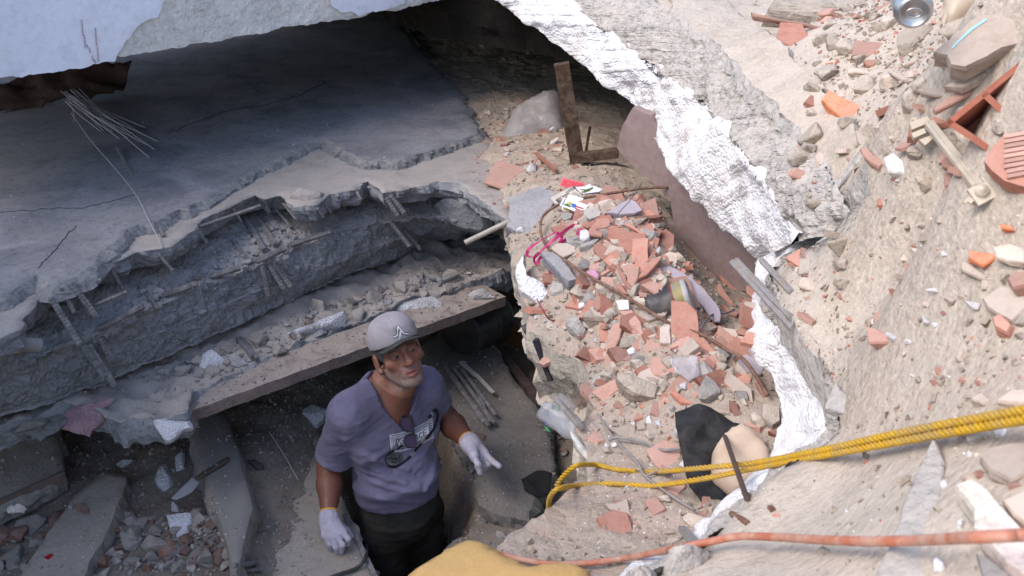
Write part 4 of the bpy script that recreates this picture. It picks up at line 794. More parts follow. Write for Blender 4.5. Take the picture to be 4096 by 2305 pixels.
PL = [(-40, 1090), (300, 1080), (500, 1100), (560, 1250), (600, 1460), (-40, 1460)]
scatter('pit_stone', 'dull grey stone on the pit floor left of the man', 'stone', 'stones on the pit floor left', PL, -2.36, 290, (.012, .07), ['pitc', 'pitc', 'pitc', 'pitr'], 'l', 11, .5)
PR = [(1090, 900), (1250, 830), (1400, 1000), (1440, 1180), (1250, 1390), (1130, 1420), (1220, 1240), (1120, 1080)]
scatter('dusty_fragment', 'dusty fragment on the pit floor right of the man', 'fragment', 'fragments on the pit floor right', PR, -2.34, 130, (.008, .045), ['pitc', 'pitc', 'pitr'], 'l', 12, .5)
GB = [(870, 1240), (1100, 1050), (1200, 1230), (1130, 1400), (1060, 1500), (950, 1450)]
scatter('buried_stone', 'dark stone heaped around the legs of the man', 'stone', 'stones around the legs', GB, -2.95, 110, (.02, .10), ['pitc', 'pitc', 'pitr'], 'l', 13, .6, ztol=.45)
LG = [(330, 960), (600, 850), (900, 740), (1250, 600), (1270, 690), (900, 800), (520, 950)]
scatter('ledge_block', 'grey concrete lump on the slab edge above the steel channel', 'rubble', 'lumps along the slab edge', LG, -1.87, 120, (.012, .06), ['pitc', 'grey', 'screed', 'pitc'], 'l', 14, .6)
BL = [(100, 850), (300, 740), (600, 590), (1000, 500), (1100, 540), (700, 640), (300, 810), (100, 880)]
PL2 = [(330, 1060), (480, 1060), (600, 1200), (620, 1460), (250, 1460), (330, 1200)]
scatter('earth_clod', 'brown clod', 'clod', 'earth clods on the pit floor', PL2, -2.3, 160, (.008, .04), ['pitc', 'pitr', 'pitc'], 'l', 16, .5)
scatter('concrete_flake', 'grey concrete flake resting on the broken beam', 'flake', 'flakes on the broken beam', BL, -1.6, 130, (.008, .035), ['grey', 'pitc', 'grey'], 'l', 15, .5)

# ------------------------------------------------------------------ the man in the gap
class Grid:
    def __init__(s, lo, hi, h):
        s.lo = np.array(lo, float); s.h = h; s.n = (np.ceil((np.array(hi) - s.lo) / h)).astype(int) + 1; s.F = np.full(s.n, 1.0, np.float32)
    def box(s, lo, hi, pad):
        a = np.clip(np.floor((np.array(lo) - pad - s.lo) / s.h).astype(int), 0, s.n - 1); b = np.clip(np.ceil((np.array(hi) + pad - s.lo) / s.h).astype(int) + 1, 1, s.n); sl = tuple(slice(int(i), int(j)) for i, j in zip(a, b))
        ax = [s.lo[i] + s.h * np.arange(a[i], b[i]) for i in range(3)]; return sl, np.stack(np.meshgrid(*ax, indexing='ij'), -1)
    def add(s, d, lo, hi, k=.02, op='u'):
        sl, P = s.box(lo, hi, k * 1.5 + s.h * 3)
        if 0 in P.shape: return
        v = d(P).astype(np.float32); f = s.F[sl]
        if op == 'u': hh = np.clip(.5 + .5 * (f - v) / k, 0, 1); s.F[sl] = f * (1 - hh) + v * hh - k * hh * (1 - hh)
        elif op == 's': v = -v; hh = np.clip(.5 - .5 * (f - v) / k, 0, 1); s.F[sl] = f * (1 - hh) + v * hh + k * hh * (1 - hh)
    def ell(s, c, r, ax=np.eye(3), k=.02, op='u'):
        c = np.array(c); r = np.array(r); ax = np.array(ax); R = np.abs(ax.T @ np.diag(r)).sum(1) + 1e-6
        def d(P):
            q = (P - c) @ ax.T / r; k0 = np.linalg.norm(q, axis=-1); k1 = np.linalg.norm(q / r, axis=-1); return k0 * (k0 - 1) / np.maximum(k1, 1e-6)
        s.add(d, c - R, c + R, k, op)
    def cap(s, a, b, r1, r2=None, k=.02, op='u', sq=None):
        a = np.array(a); b = np.array(b); r2 = r1 if r2 is None else r2; m = max(r1, r2)
        def d(P):
            pa = P - a; ba = b - a; h = np.clip((pa @ ba) / (ba @ ba), 0, 1); return np.linalg.norm(pa - h[..., None] * ba, axis=-1) - (r1 + (r2 - r1) * h)
        s.add(d, np.minimum(a, b) - m, np.maximum(a, b) + m, k, op)
    def cut(s, p, n):                     # remove the side the normal points to
        n = nz_(n); P = [s.lo[i] + s.h * np.arange(s.n[i]) for i in range(3)]
        d = (n[0] * (P[0] - p[0]))[:, None, None] + (n[1] * (P[1] - p[1]))[None, :, None] + (n[2] * (P[2] - p[2]))[None, None, :]; s.F = np.maximum(s.F, d.astype(np.float32))
    def mesh(s, keep=False):
        F = s.F; ins = F < 0; c = [ins[i:ins.shape[0] - 1 + i, j:ins.shape[1] - 1 + j, k:ins.shape[2] - 1 + k] for i in (0, 1) for j in (0, 1) for k in (0, 1)]
        cnt = sum(x.astype(np.int8) for x in c); act = np.argwhere((cnt > 0) & (cnt < 8)); I = np.full(np.array(F.shape) - 1, -1, np.int64); I[tuple(act.T)] = np.arange(len(act))
        acc = np.zeros((len(act), 3)); num = np.zeros(len(act)); off = [(i, j, k) for i in (0, 1) for j in (0, 1) for k in (0, 1)]
        for x in range(8):
            for y in range(x + 1, 8):
                o1, o2 = np.array(off[x]), np.array(off[y])
                if np.abs(o1 - o2).sum() != 1: continue
                f1 = F[tuple((act + o1).T)]; f2 = F[tuple((act + o2).T)]; m = (f1 < 0) != (f2 < 0); t = np.where(m, f1 / np.where(m, f1 - f2, 1), 0)
                acc += np.where(m[:, None], o1 + t[:, None] * (o2 - o1), 0); num += m
        V_ = s.lo + (act + acc / num[:, None]) * s.h; Q = []
        for ax in range(3):
            sl0 = [slice(None)] * 3; sl1 = [slice(None)] * 3; sl0[ax] = slice(0, -1); sl1[ax] = slice(1, None); a, b = ins[tuple(sl0)], ins[tuple(sl1)]
            e = np.argwhere(a != b); fl = a[tuple(e.T)]; o = [(ax + 1) % 3, (ax + 2) % 3]; ok = (e[:, o[0]] > 0) & (e[:, o[1]] > 0) & (e[:, o[0]] < I.shape[o[0]]) & (e[:, o[1]] < I.shape[o[1]]); e, fl = e[ok], fl[ok]
            u = np.zeros(3, int); v = np.zeros(3, int); u[o[0]] = 1; v[o[1]] = 1
            q = np.stack([I[tuple((e - u - v).T)], I[tuple((e - v).T)], I[tuple(e.T)], I[tuple((e - u).T)]], -1); q[~fl] = q[~fl][:, ::-1]; Q.append(q)
        return V_, np.vstack(Q)
def vnormals(V_, Q):
    n = np.zeros_like(V_); fn = np.cross(V_[Q[:, 2]] - V_[Q[:, 0]], V_[Q[:, 3]] - V_[Q[:, 1]])
    for i in range(4): np.add.at(n, Q[:, i], fn)
    return n / np.maximum(1e-12, np.linalg.norm(n, axis=1))[:, None]
def relax(V_, Q, it=2):
    for _ in range(it):
        a = np.zeros_like(V_); c = np.zeros(len(V_))
        for i in range(4):
            for j in (1, 3): np.add.at(a, Q[:, i], V_[Q[:, (i + j) % 4]]); np.add.at(c, Q[:, i], 1)
        V_ = V_ * .5 + a / np.maximum(1, c)[:, None] * .5
    return V_
UPZ = np.array((0, 0, 1.0))
RS, LS = V(884, 1042, 3.47), V(1062, 976, 3.63); SM = (RS + LS) / 2 + UPZ * .005
eL = nz_((LS - RS) * np.array((1, 1, 0))); eF = np.array((eL[1], -eL[0], 0)); TX = np.array([eL, eF, UPZ])
PE = np.array((SM[0] + .012, SM[1] + .0, CAMZ - 2.42)); NB = SM + UPZ * .045 - eF * .01
HC = V(1001, 889, 3.44); az, pt, rl = math.radians(25), math.radians(21), math.radians(11)
hf = np.array((math.cos(pt) * math.sin(az), -math.cos(pt) * math.cos(az), math.sin(pt))); hl = np.array((math.cos(az), math.sin(az), 0)); hu = np.cross(hf, hl)
hl, hu = math.cos(rl) * hl + math.sin(rl) * hu, math.cos(rl) * hu - math.sin(rl) * hl; HX = np.array([hl, hf, hu])
def hd(a, b, c): return HC + hl * a + hf * b + hu * c
RE, RW = V(829, 1178, 3.61), V(828, 1297, 3.49)
LE, LW = V(1122, 1052, 3.74), V(1180, 1112, 3.55)
def torso(G, off, k=.05):
    G.ell(SM - UPZ * .10, np.array((.160, .108, .16)) + off, TX, k); G.ell(SM - UPZ * .33 + eF * .03, np.array((.153, .138, .21)) + off, TX, k)
    G.cap(RS, LS, .062 + off, k=.04); G.ell(SM - UPZ * .12 + eF * .055 - eL * .075, np.array((.085, .06, .075)) + off, TX, .04); G.ell(SM - UPZ * .12 + eF * .055 + eL * .075, np.array((.085, .06, .075)) + off, TX, .04)
    G.ell(PE, np.array((.155, .128, .12)) + off, TX, k)
    for sh in (RS, LS): G.cap(NB + UPZ * .03, sh + UPZ * .005, .038 + off, .045 + off, k=.05)
def skin_mat():
    m, n, l, p = newmat('tanned_skin'); a = n.new("ShaderNodeVertexColor"); a.layer_name = 'Col'; pos = n.new("ShaderNodeNewGeometry").outputs['Position']
    col = mix(n, l, mul(n, l, ramp(n, l, noise_node(n, l, 60, 4, .7, 0, pos), .4, .65), .45), a.outputs[0], (.13, .045, .03)); l.new(col, p.inputs['Base Color'])
    l.new(ramp(n, l, noise_node(n, l, 25, 4, .7, 0, pos), -.25, 1.15), p.inputs['Roughness']); p.inputs['Specular IOR Level'].default_value = .5; p.inputs['Subsurface Weight'].default_value = .08; p.inputs['Subsurface Radius'].default_value = (.01, .004, .002)
    b = n.new("ShaderNodeBump"); b.inputs['Strength'].default_value = .25; b.inputs['Distance'].default_value = .002; l.new(noise_node(n, l, 300, 3, .6, 0, pos), b.inputs['Height']); l.new(b.outputs[0], p.inputs['Normal']); return m
man = thing('person', 'man in grey cap and mauve t-shirt standing waist deep in the gap looking up', 'person', (PE[0], PE[1], CAMZ - 3.3))
G = Grid((-.80, 2.60, CAMZ - 2.50), (-.04, 3.32, CAMZ - 1.50), .0036)
torso(G, -.004)
G.cap(NB - UPZ * .03, hd(0, -.03, -.05), .060, .053, k=.03); G.cap(NB - UPZ * .08 + eF * .05, hd(0, .02, -.09), .05, .035, k=.03)
for a, b, c, r in ((RS, RE, RW, 1), (LS, LE, LW, 1)):
    G.cap(a, b, .052, .044, k=.02); G.ell(a * .45 + b * .55, (.05, .05, .07), np.eye(3), .03); G.cap(b, b * .65 + c * .35, .044, .045, k=.02); G.cap(b * .65 + c * .35, c, .045, .029, k=.02); G.cap(c, c + nz_(c - b) * .03, .028, .026, k=.01)
G.ell(hd(0, -.012, .05), (.076, .098, .09), HX, .02); G.ell(hd(0, .03, -.030), (.059, .064, .084), HX, .02)
for s in (-1, 1):
    G.cap(hd(s * .046, -.002, -.052), hd(s * .015, .064, -.094), .022, .022, k=.02); G.ell(hd(s * .044, .056, -.012), (.026, .024, .022), HX, .018)
    G.cap(hd(s * .048, .070, .036), hd(s * .012, .089, .033), .011, .012, k=.012)
G.ell(hd(0, .078, -.092), (.026, .020, .020), HX, .015); G.ell(hd(0, .080, -.054), (.034, .022, .028), HX, .014)
G.cap(hd(0, .088, .026), hd(0, .113, -.020), .009, .0145, k=.008)
for s in (-1, 1): G.ell(hd(s * .0135, .104, -.025), (.0095, .011, .009), HX, .005)
for s in (-1, 1):
    G.ell(hd(s * .031, .104, .012), (.0185, .017, .0135), HX, .008, 's'); G.ell(hd(s * .031, .0795, .010), (.0175, .0145, .0135), HX, .004); G.ell(hd(s * .031, .095, .0095), (.0140, .013, .0048), HX, .002, 's')
    G.cap(hd(s * .021, .104, -.028), hd(s * .037, .085, -.060), .0035, k=.007, op='s')
    G.ell(hd(s * .080, -.014, -.008), (.010, .022, .034), HX, .008); G.ell(hd(s * .089, -.010, -.004), (.006, .013, .020), HX, .005, 's'); G.cap(hd(s * .078, .004, -.036), hd(s * .078, -.006, -.042), .009, k=.008)
G.cap(hd(-.022, .091, -.0555), hd(0, .1005, -.0515), .0048, .0062, k=.004); G.cap(hd(.022, .091, -.0555), hd(0, .1005, -.0515), .0048, .0062, k=.004)
G.cap(hd(-.020, .090, -.0665), hd(0, .0995, -.0685), .005, .0068, k=.004); G.cap(hd(.020, .090, -.0665), hd(0, .0995, -.0685), .005, .0068, k=.004)
G.cap(hd(-.021, .1, -.0605), hd(.021, .1, -.0605), .0038, k=.002, op='s')
G.cut((0, 0, CAMZ - 2.24), (0, 0, -1))
bv, bq = G.mesh(); bv = relax(bv, bq, 1)
q = (bv - HC) @ HX.T; a_, b__, c_ = q.T; P3 = q
skin = np.tile(np.array((.150, .055, .033)), (len(bv), 1)); face = np.clip(1 - np.linalg.norm(q / np.array((.12, .16, .16)), axis=1), 0, 1) > 0
skin[face] = (.255, .112, .074)
stub = np.clip((-.030 - c_ + .35 * np.clip(.07 - b__, 0, .1)) / .045, 0, 1) * np.clip((b__ + .03) / .05, 0, 1) * np.clip((c_ + .135) / .02, 0, 1) * face; stub = np.maximum(stub, np.clip(1 - np.abs(c_ + .040) / .008, 0, 1) * (np.abs(a_) < .028) * (b__ > .07))
lipm = ((np.abs(c_ + .060) < .013) & (np.abs(a_) < .024 - .25 * np.abs(c_ + .06)) & (b__ > .086)).astype(float); stub *= 1 - lipm
spk = .5 + .5 * fbm(bv, 260, 2, 5)
skin = skin * (1 - .6 * stub[:, None]) + np.outer(.6 * stub * (.5 + .8 * spk), (.33, .29, .275)); skin = skin * (1 - lipm[:, None] * .6) + np.outer(lipm * .6, (.36, .12, .11))
brow_m = (np.abs(c_ - (.034 - .12 * (np.abs(a_) - .03))) < .0055) & (np.abs(a_) > .012) & (np.abs(a_) < .050) & (b__ > .06); skin[brow_m] = (.06, .04, .032)
chk = np.exp(-((np.abs(a_) - .04) ** 2 + (c_ + .012) ** 2) / .0006) * (b__ > .03); skin = skin * (1 + .25 * chk[:, None] * np.array((1, .4, .3)))
body = mk('body', bv, bq, skin_mat(), man, smooth=True)
ca = body.data.color_attributes.new('Col', 'FLOAT_COLOR', 'POINT'); ca.data.foreach_set('color', np.c_[skin, np.ones(len(skin))].ravel().astype(np.float32))
# eyes
MW = plain('eye_white', (.42, .37, .35), .25, spec=.6); MI = plain('dark_iris', (.03, .02, .015), .2, spec=.7)
gz = nz_(hf + hl * .10 + hu * .06)
for s in (-1, 1):
    bm = bmesh.new(); bmesh.ops.create_uvsphere(bm, u_segments=16, v_segments=12, radius=.0122); ev = np.array([v.co for v in bm.verts]); ef = [[v.index for v in f.verts] for f in bm.faces]; bm.free()
    rot = np.array(Vector(gz).to_track_quat('Z', 'Y').to_matrix()); ev2 = ev @ rot.T + hd(s * .031, .0790, .0098); mi = [1 if np.mean(ev[f, 2]) > .0088 else 0 for f in ef]
    mk('eye', ev2, ef, [MW, MI], body, smooth=True, midx=mi)
# hair fringe under the cap
MH = plain('grey_hair', (.13, .115, .11), .8, var=.5, scale=400, bump=.5)
Gh = Grid(HC - .14, HC + .16, .0035); Gh.ell(hd(0, -.016, .045), (.081, .100, .09), HX, .01); Gh.cut(hd(0, .048, 0), hf); Gh.cut(hd(0, 0, -.022), -hu); Gh.cut(hd(0, .03, .0), nz_(hf * .8 - hu * .6)); hv, hq = Gh.mesh(); mk('hair', hv, hq, MH, man, smooth=True)

# --- t-shirt
def shirt_mat():
    m, n, l, p = newmat('mauve_cotton'); pos = n.new("ShaderNodeNewGeometry").outputs['Position']; a = n.new("ShaderNodeVertexColor"); a.layer_name = 'Col'
    col = mix(n, l, mul(n, l, ramp(n, l, noise_node(n, l, 40, 5, .7, .3, pos), .3, .7), .18), a.outputs[0], (.10, .09, .14)); l.new(col, p.inputs['Base Color']); p.inputs['Roughness'].default_value = .85; p.inputs['Specular IOR Level'].default_value = .2; p.inputs['Sheen Weight'].default_value = .08
    b = n.new("ShaderNodeBump"); b.inputs['Strength'].default_value = .15; b.inputs['Distance'].default_value = .001; l.new(noise_node(n, l, 700, 2, .6, 0, pos), b.inputs['Height']); l.new(b.outputs[0], p.inputs['Normal']); return m
G = Grid((-.80, 2.62, CAMZ - 2.44), (-.10, 3.34, CAMZ - 1.72), .0046); torso(G, .010)
def sleeve(G, a, b, f, r0, r1):
    e = a + (b - a) * f; G.cap(a, e + (b - a) * .1, r0, r1, k=.035); return e, nz_(b - a)
e1, n1 = sleeve(G, RS, RE, .80, .071, .066); e2, n2 = sleeve(G, LS, LE, .62, .066, .062)
def cut_end(G, e, n, rad):
    sl, P = G.box(e - rad, e + rad, .0); d = (P - e) @ n; m = np.linalg.norm(P - e, axis=-1) < rad; f = G.F[sl]; G.F[sl] = np.where(m & (d > 0), np.maximum(f, d), f)
def cut_arm(G, e, n, rad, away):
    sl, P = G.box(e - rad, e + rad, .0); d = (P - e) @ n; lat = (P - e) @ away; m = (np.linalg.norm(P - e, axis=-1) < rad) & (lat > -.066); f = G.F[sl]; G.F[sl] = np.where(m & (d > 0), np.maximum(f, np.minimum(d, .02)), f)
cut_arm(G, e1, n1, .12, nz_(-eL * .9 - n1 * np.dot(-eL * .9, n1))); cut_arm(G, e2, n2, .11, nz_(eL * .9 - n2 * np.dot(eL * .9, n2)))
def vneck(P):
    q = P - SM; a = np.abs(q @ eL); c = q @ UPZ; b = q @ eF
    d1 = a - np.clip((c + .074) * .66, 0, .066); return np.maximum(np.maximum(d1, -.045 - b + (0.0)), -(c + .074))
G.add(vneck, SM - .2, SM + .2, .004, 's')
G.cap(NB - UPZ * .02 - eF * .004, NB + UPZ * .2 + (hd(0, -.03, -.05) - NB) * .6, .054, .075, k=.012, op='s')
G.cut((SM[0], SM[1], CAMZ - 2.315), nz_((.10, -.10, -1)))
sv, sq = G.mesh(); sv = relax(sv, sq, 2); sn = vnormals(sv, sq); t = sv - SM; ta, tb, tc = t @ eL, t @ eF, t @ UPZ
Fo = np.c_[ta * 3 + tc * 2, tb * 3, tc * 7 - ta * 3]; wr = .0055 * fbm(Fo, 2.6, 4, 3, True) + .0022 * fbm(np.c_[ta * 1.5 + tc, tb, tc * 3 - ta], 14, 3, 4, True)
def crease(p0, p1, w, h):
    p0, p1 = np.array(p0), np.array(p1); X2 = np.c_[ta, tc]; d = p1 - p0; s = np.clip(((X2 - p0) @ d) / (d @ d), 0, 1); dist = np.linalg.norm(X2 - (p0 + s[:, None] * d), axis=1); return h * np.exp(-(dist / w) ** 2) * (tb > -.02)
for cr in (((-.15, -.12), (-.02, -.21), .010, .010), ((-.16, -.16), (-.04, -.245), .011, .010), ((-.15, -.20), (0.0, -.275), .012, .012), ((-.13, -.245), (.02, -.30), .012, .010), ((.02, -.30), (.13, -.235), .014, .010), ((-.12, -.30), (.03, -.355), .012, .007), ((-.15, -.14), (-.06, -.10), .010, .007), ((.14, -.12), (.06, -.19), .012, .006), ((-.20, -.06), (-.15, -.16), .010, .008), ((.15, -.08), (.10, -.05), .010, .005), ((-.06, -.40), (.08, -.385), .012, .005)): wr = wr + crease(*cr)
wr = wr + .012 * np.exp(-((tc + .285 + .9 * ta ** 2) / .022) ** 2) * (tb > 0) - .006 * np.exp(-((tc + .325) / .03) ** 2) * (tb > 0)
sv = sv + sn * wr[:, None]
wet = np.clip(.5 + 1.6 * fbm(sv, 9, 5, 12) + 2.0 * np.exp(-((ta + .02) ** 2 + (tc + .02) ** 2) / .012) - 2.2 * np.exp(-((ta + .01) ** 2 + (tc + .16) ** 2) / .004), 0, 1); wet = np.where(tc < -.30, .85, wet)
scol = np.outer(1 - wet, (.175, .160, .245)) + np.outer(wet, (.100, .092, .148)); scol = np.where((tc < -.315)[:, None], scol * np.array((.92, .84, .86)), scol)
shirt = mk('t_shirt', sv, sq, shirt_mat(), man, smooth=True); ca = shirt.data.color_attributes.new('Col', 'FLOAT_COLOR', 'POINT'); ca.data.foreach_set('color', np.c_[scol, np.ones(len(scol))].ravel().astype(np.float32))
BSH = BVHTree.FromPolygons(sv.tolist(), sq.tolist())
def on_bvh(b, s, off):
    d = Vector(ray(s)).normalized(); r = b.ray_cast(Vector(CAM), d, 20)
    if r[0] is None: return None
    n = r[1] if r[1].dot(d) < 0 else -r[1]; return np.array(r[0] + n * off)
def decal(name, quads, win, b, off, mat, parent, sub=6):
    """flat print: quads given in photo pixels, laid on the cloth they are printed on"""
    Vv, F = [], []
    for qd in quads:
        qd = np.array(qd, float); L1 = np.linalg.norm(qd[1] - qd[0]); L2 = np.linalg.norm(qd[3] - qd[0]); k = WIN[win][2]; m1 = max(1, int(L1 * k / sub)); m2 = max(1, int(L2 * k / sub)); base = len(Vv); okk = True; loc = []
        for i in range(m1 + 1):
            for j in range(m2 + 1):
                u, v = i / m1, j / m2; p = on_bvh(b, S(win, *((qd[0] * (1 - u) + qd[1] * u) * (1 - v) + (qd[3] * (1 - u) + qd[2] * u) * v)), off); okk = okk and p is not None; loc.append(p)
        if not okk: continue
        Vv += loc; F += [(base + i * (m2 + 1) + j, base + (i + 1) * (m2 + 1) + j, base + (i + 1) * (m2 + 1) + j + 1, base + i * (m2 + 1) + j + 1) for i in range(m1) for j in range(m2)]
    if not Vv: return None
    P = np.array(Vv); n = len(P); return mk(name, P, F, mat, parent)
def stroke(pts, w):
    out = []; pts = np.array(pts, float)
    for i in range(len(pts) - 1):
        d = pts[i + 1] - pts[i]; L = np.linalg.norm(d); d = d / max(L, 1e-9); nn = np.array((-d[1], d[0])) * w / 2; a = pts[i] - d * w * .2; b = pts[i + 1] + d * w * .2; out.append((a - nn, b - nn, b + nn, a + nn))
    return out
PW = plain('print_white', (.62, .61, .66), .7, var=.1); PB = plain('print_black', (.008, .008, .010), .5); PS = plain('print_grey', (.10, .095, .13), .6); PSV = plain('print_silver', (.30, .30, .32), .6)
TL, TRr, BR, BLl = np.array((212, 692)), np.array((822, 452)), np.array((842, 722)), np.array((244, 938))
def box2(s, t): p = (TL * (1 - s) + TRr * s) * (1 - t) + (BLl * (1 - s) + BR * s) * t; return p + np.array((0, 46 * 4 * s * (1 - s)))
def bst(pts, w):
    P = []
    for i in range(len(pts) - 1):
        k = max(2, int(abs(pts[i + 1][0] - pts[i][0]) * 8)); P += [box2(pts[i][0] + (pts[i + 1][0] - pts[i][0]) * j / k, pts[i][1] + (pts[i + 1][1] - pts[i][1]) * j / k) for j in range(k)]
    P.append(box2(*pts[-1])); return stroke(P, w)
fr = bst([(0, 0), (1, 0), (1, 1), (0, 1), (0, 0)], 9) + bst([(.085, .2), (.915, .2), (.915, .8), (.085, .8), (.085, .2)], 7) + bst([(.115, .265), (.885, .265), (.885, .735), (.115, .735), (.115, .265)], 5)
for i in range(40):
    s = .03 + .94 * i / 39
    for t0 in (.07, .90): o_ = .05 * (i % 2); p = box2(s, t0 + o_); p2 = box2(min(1, s + .022), t0 + o_); fr.append((p, p2, p2 + np.array((0, 11)), p + np.array((0, 11))))
for i in range(14):
    for s0 in (.02, .945): t = .08 + .84 * i / 13; o_ = .022 * (i % 2); p = box2(s0 + o_, t); fr.append((p, p + np.array((12, -4)), p + np.array((12, 8)), p + np.array((0, 12))))
decal('printed_frame', fr, 'Z20', BSH, .0012, PW, shirt)
fill = [(box2(s, .28), box2(s + .055, .28), box2(s + .055, .72), box2(s, .72)) for s in np.arange(.57, .87, .055)]
decal('printed_panel', fill, 'Z20', BSH, .0014, PW, shirt)
LET = {'V': [[(0, 0), (.5, 1), (1, 0)]], 'E': [[(1, 0), (0, 0), (0, 1), (1, 1)], [(0, .5), (.8, .5)]], 'R': [[(0, 1), (0, 0), (.8, 0), (1, .25), (.8, .5), (0, .5)], [(.5, .5), (1, 1)]], 'S': [[(1, .1), (.5, 0), (0, .2), (.2, .45), (.8, .55), (1, .8), (.5, 1), (0, .9)]], 'A': [[(0, 1), (.5, 0), (1, 1)], [(.22, .65), (.78, .65)]], 'C': [[(1, .15), (.6, 0), (.15, .2), (0, .5), (.15, .8), (.6, 1), (1, .85)]]}
lw, lg = [], []
for i, ch in enumerate('VERSACE'):
    s0 = .155 + i * .104; wd_ = .078
    for st in LET[ch]: (lw if i < 4 else lg).extend(bst([(s0 + x * wd_, .36 + y * .30) for x, y in st], 13))
decal('printed_lettering', lw, 'Z20', BSH, .0020, PW, shirt, 4); decal('printed_lettering', lg, 'Z20', BSH, .0024, PS, shirt, 4)
strap = [(395, 838), (330, 880), (262, 915), (190, 975), (152, 1050), (190, 1120), (270, 1148), (360, 1122), (440, 1062), (520, 985), (600, 885), (680, 800), (745, 725), (810, 650), (855, 580), (885, 490), (900, 400), (890, 340), (865, 318), (830, 360), (795, 420), (770, 430)]
sps = smooth_path(np.c_[np.array(strap, float), np.zeros(len(strap))], 46)[:, :2]
decal('printed_strap', stroke(sps, 33), 'Z20', BSH, .0028, PB, shirt)
wraps = []
for c0, d0, m in (((545, 955), (.75, -.66), 6), ((700, 770), (.75, -.66), 6), ((300, 895), (.8, -.5), 4), ((820, 375), (.5, -.8), 3)):
    d0 = nz_(d0); nn = np.array((-d0[1], d0[0]))
    for i in range(m): c1 = np.array(c0) + d0 * (i - m / 2) * 14; wraps += stroke([c1 - nn * 22 + d0 * 5, c1 + nn * 22 - d0 * 5], 5)
o_wr = decal('printed_wraps', wraps, 'Z20', BSH, .0036, PW, shirt, 4)
mc = np.array((272, 1032)); ang = math.radians(-14)
def med(r, th): x, y = 128 * r * math.cos(th), 92 * r * math.sin(th); return mc + np.array((x * math.cos(ang) - y * math.sin(ang), x * math.sin(ang) + y * math.cos(ang)))
disc = [(med(r0, th), med(r0, th + .3), med(r0 + .25, th + .3), med(r0 + .25, th)) for r0 in (.001, .25, .5, .75) for th in np.arange(0, 6.28, .3)]
decal('printed_medallion', disc, 'Z20', BSH, .0040, PB, shirt)
sv_ = []
for r in (.93, .72): sv_ += stroke([med(r, th) for th in np.linspace(0, 6.28, 36)], 4)
for th in np.linspace(0, 6.28, 28): sv_ += stroke([med(.76, th), med(.88, th + .09)], 4)
sv_ += stroke([med(.36, th) for th in np.linspace(.3, 2.84, 10)], 4)
for th in np.linspace(2.6, 7.0, 13): sv_ += stroke([med(.36, th), med(.5, th + .25), med(.62, th)], 4)
sv_ += stroke([mc + (-26, -14), mc + (-10, -18)], 5) + stroke([mc + (10, -20), mc + (26, -22)], 5) + stroke([mc + (0, -12), mc + (2, 8)], 4) + stroke([mc + (-12, 20), mc + (14, 16)], 5)
decal('printed_medallion', sv_, 'Z20', BSH, .0046, PSV, shirt, 4)
# collar rib
for pth in ([(60, 0), (110, 110), (200, 230), (330, 345), (455, 415)], [(628, 0), (600, 110), (560, 250), (510, 385), (470, 425)]):
    pp = [on_bvh(BSH, S('Z20', x - (14 if x < 458 else -12), y + 4), .001) for x, y in np.array(smooth_path(np.c_[np.array(pth, float), np.zeros(5)], 16))[:, :2]]; pp = [p for p in pp if p is not None]
    if len(pp) > 4: tube('collar', smooth_path(np.array(pp), 20), .0045, plain('collar_rib', (.17, .15, .24), .85), shirt, 6)

# --- trousers
Gp = Grid((-.75, 2.7, CAMZ - 3.36), (-.12, 3.32, CAMZ - 2.10), .0075)
Gp.ell(PE + UPZ * .06 + eF * .012, (.156, .134, .22), TX, .04)
for s in (-1, 1):
    hp = PE + eL * s * .088 - UPZ * .04; kn = hp - UPZ * .42 + eF * (.06 if s < 0 else .02); ft = kn - UPZ * .40 - eF * .03; Gp.cap(hp, kn, .098, .075, k=.03); Gp.cap(kn, ft, .075, .06, k=.02); Gp.cap(ft - UPZ * .03 - eF * .03, ft - UPZ * .04 + eF * .13, .045, .04, k=.02)
Gp.cut((0, 0, CAMZ - 2.14), UPZ); pv, pq = Gp.mesh(); pn_ = vnormals(pv, pq); pv = pv + pn_ * (.008 * fbm(pv * np.array((1, 1, 2.2)), 9, 3, 8, True))[:, None]
mk('trousers', pv, pq, plain('dark_trousers', (.030, .026, .022), .9, var=.5, scale=14, bump=.4, dirt=(.055, .047, .04), dk=.6), man, smooth=True)

# --- cap
MC = surf('cap_cloth', (.36, .325, .345), (.32, .29, .31), scale=7, bump=.2, fine=200, speck=.08, c3=(.225, .195, .205), k3=.85, s3=9)
Gc = Grid(HC - .19, HC + .22, .0032); Gc.ell(hd(0, -.008, .060), (.087, .105, .082), HX, .01); Gc.ell(hd(0, .03, .074), (.071, .065, .064), HX, .04); Gc.ell(hd(0, .022, .098), (.066, .066, .042), HX, .03); Gc.cut(hd(0, 0, .044), nz_(-hu + hf * .10));
cv_, cq_ = Gc.mesh(); cv_ = relax(cv_, cq_, 2); qc = (cv_ - HC) @ HX.T
seam = np.zeros(len(cv_))
for an in np.arange(6) * math.pi / 3: seam = np.maximum(seam, np.exp(-((np.abs(np.cos(an) * qc[:, 0] + np.sin(an) * (qc[:, 1] + .006)) / .003) ** 2)) * (qc[:, 2] > .05))
cv_ = cv_ - vnormals(cv_, cq_) * (seam * .0016)[:, None]
capo = mk('cap', cv_, cq_, MC, man, smooth=True); BCP = BVHTree.FromPolygons(cv_.tolist(), cq_.tolist())
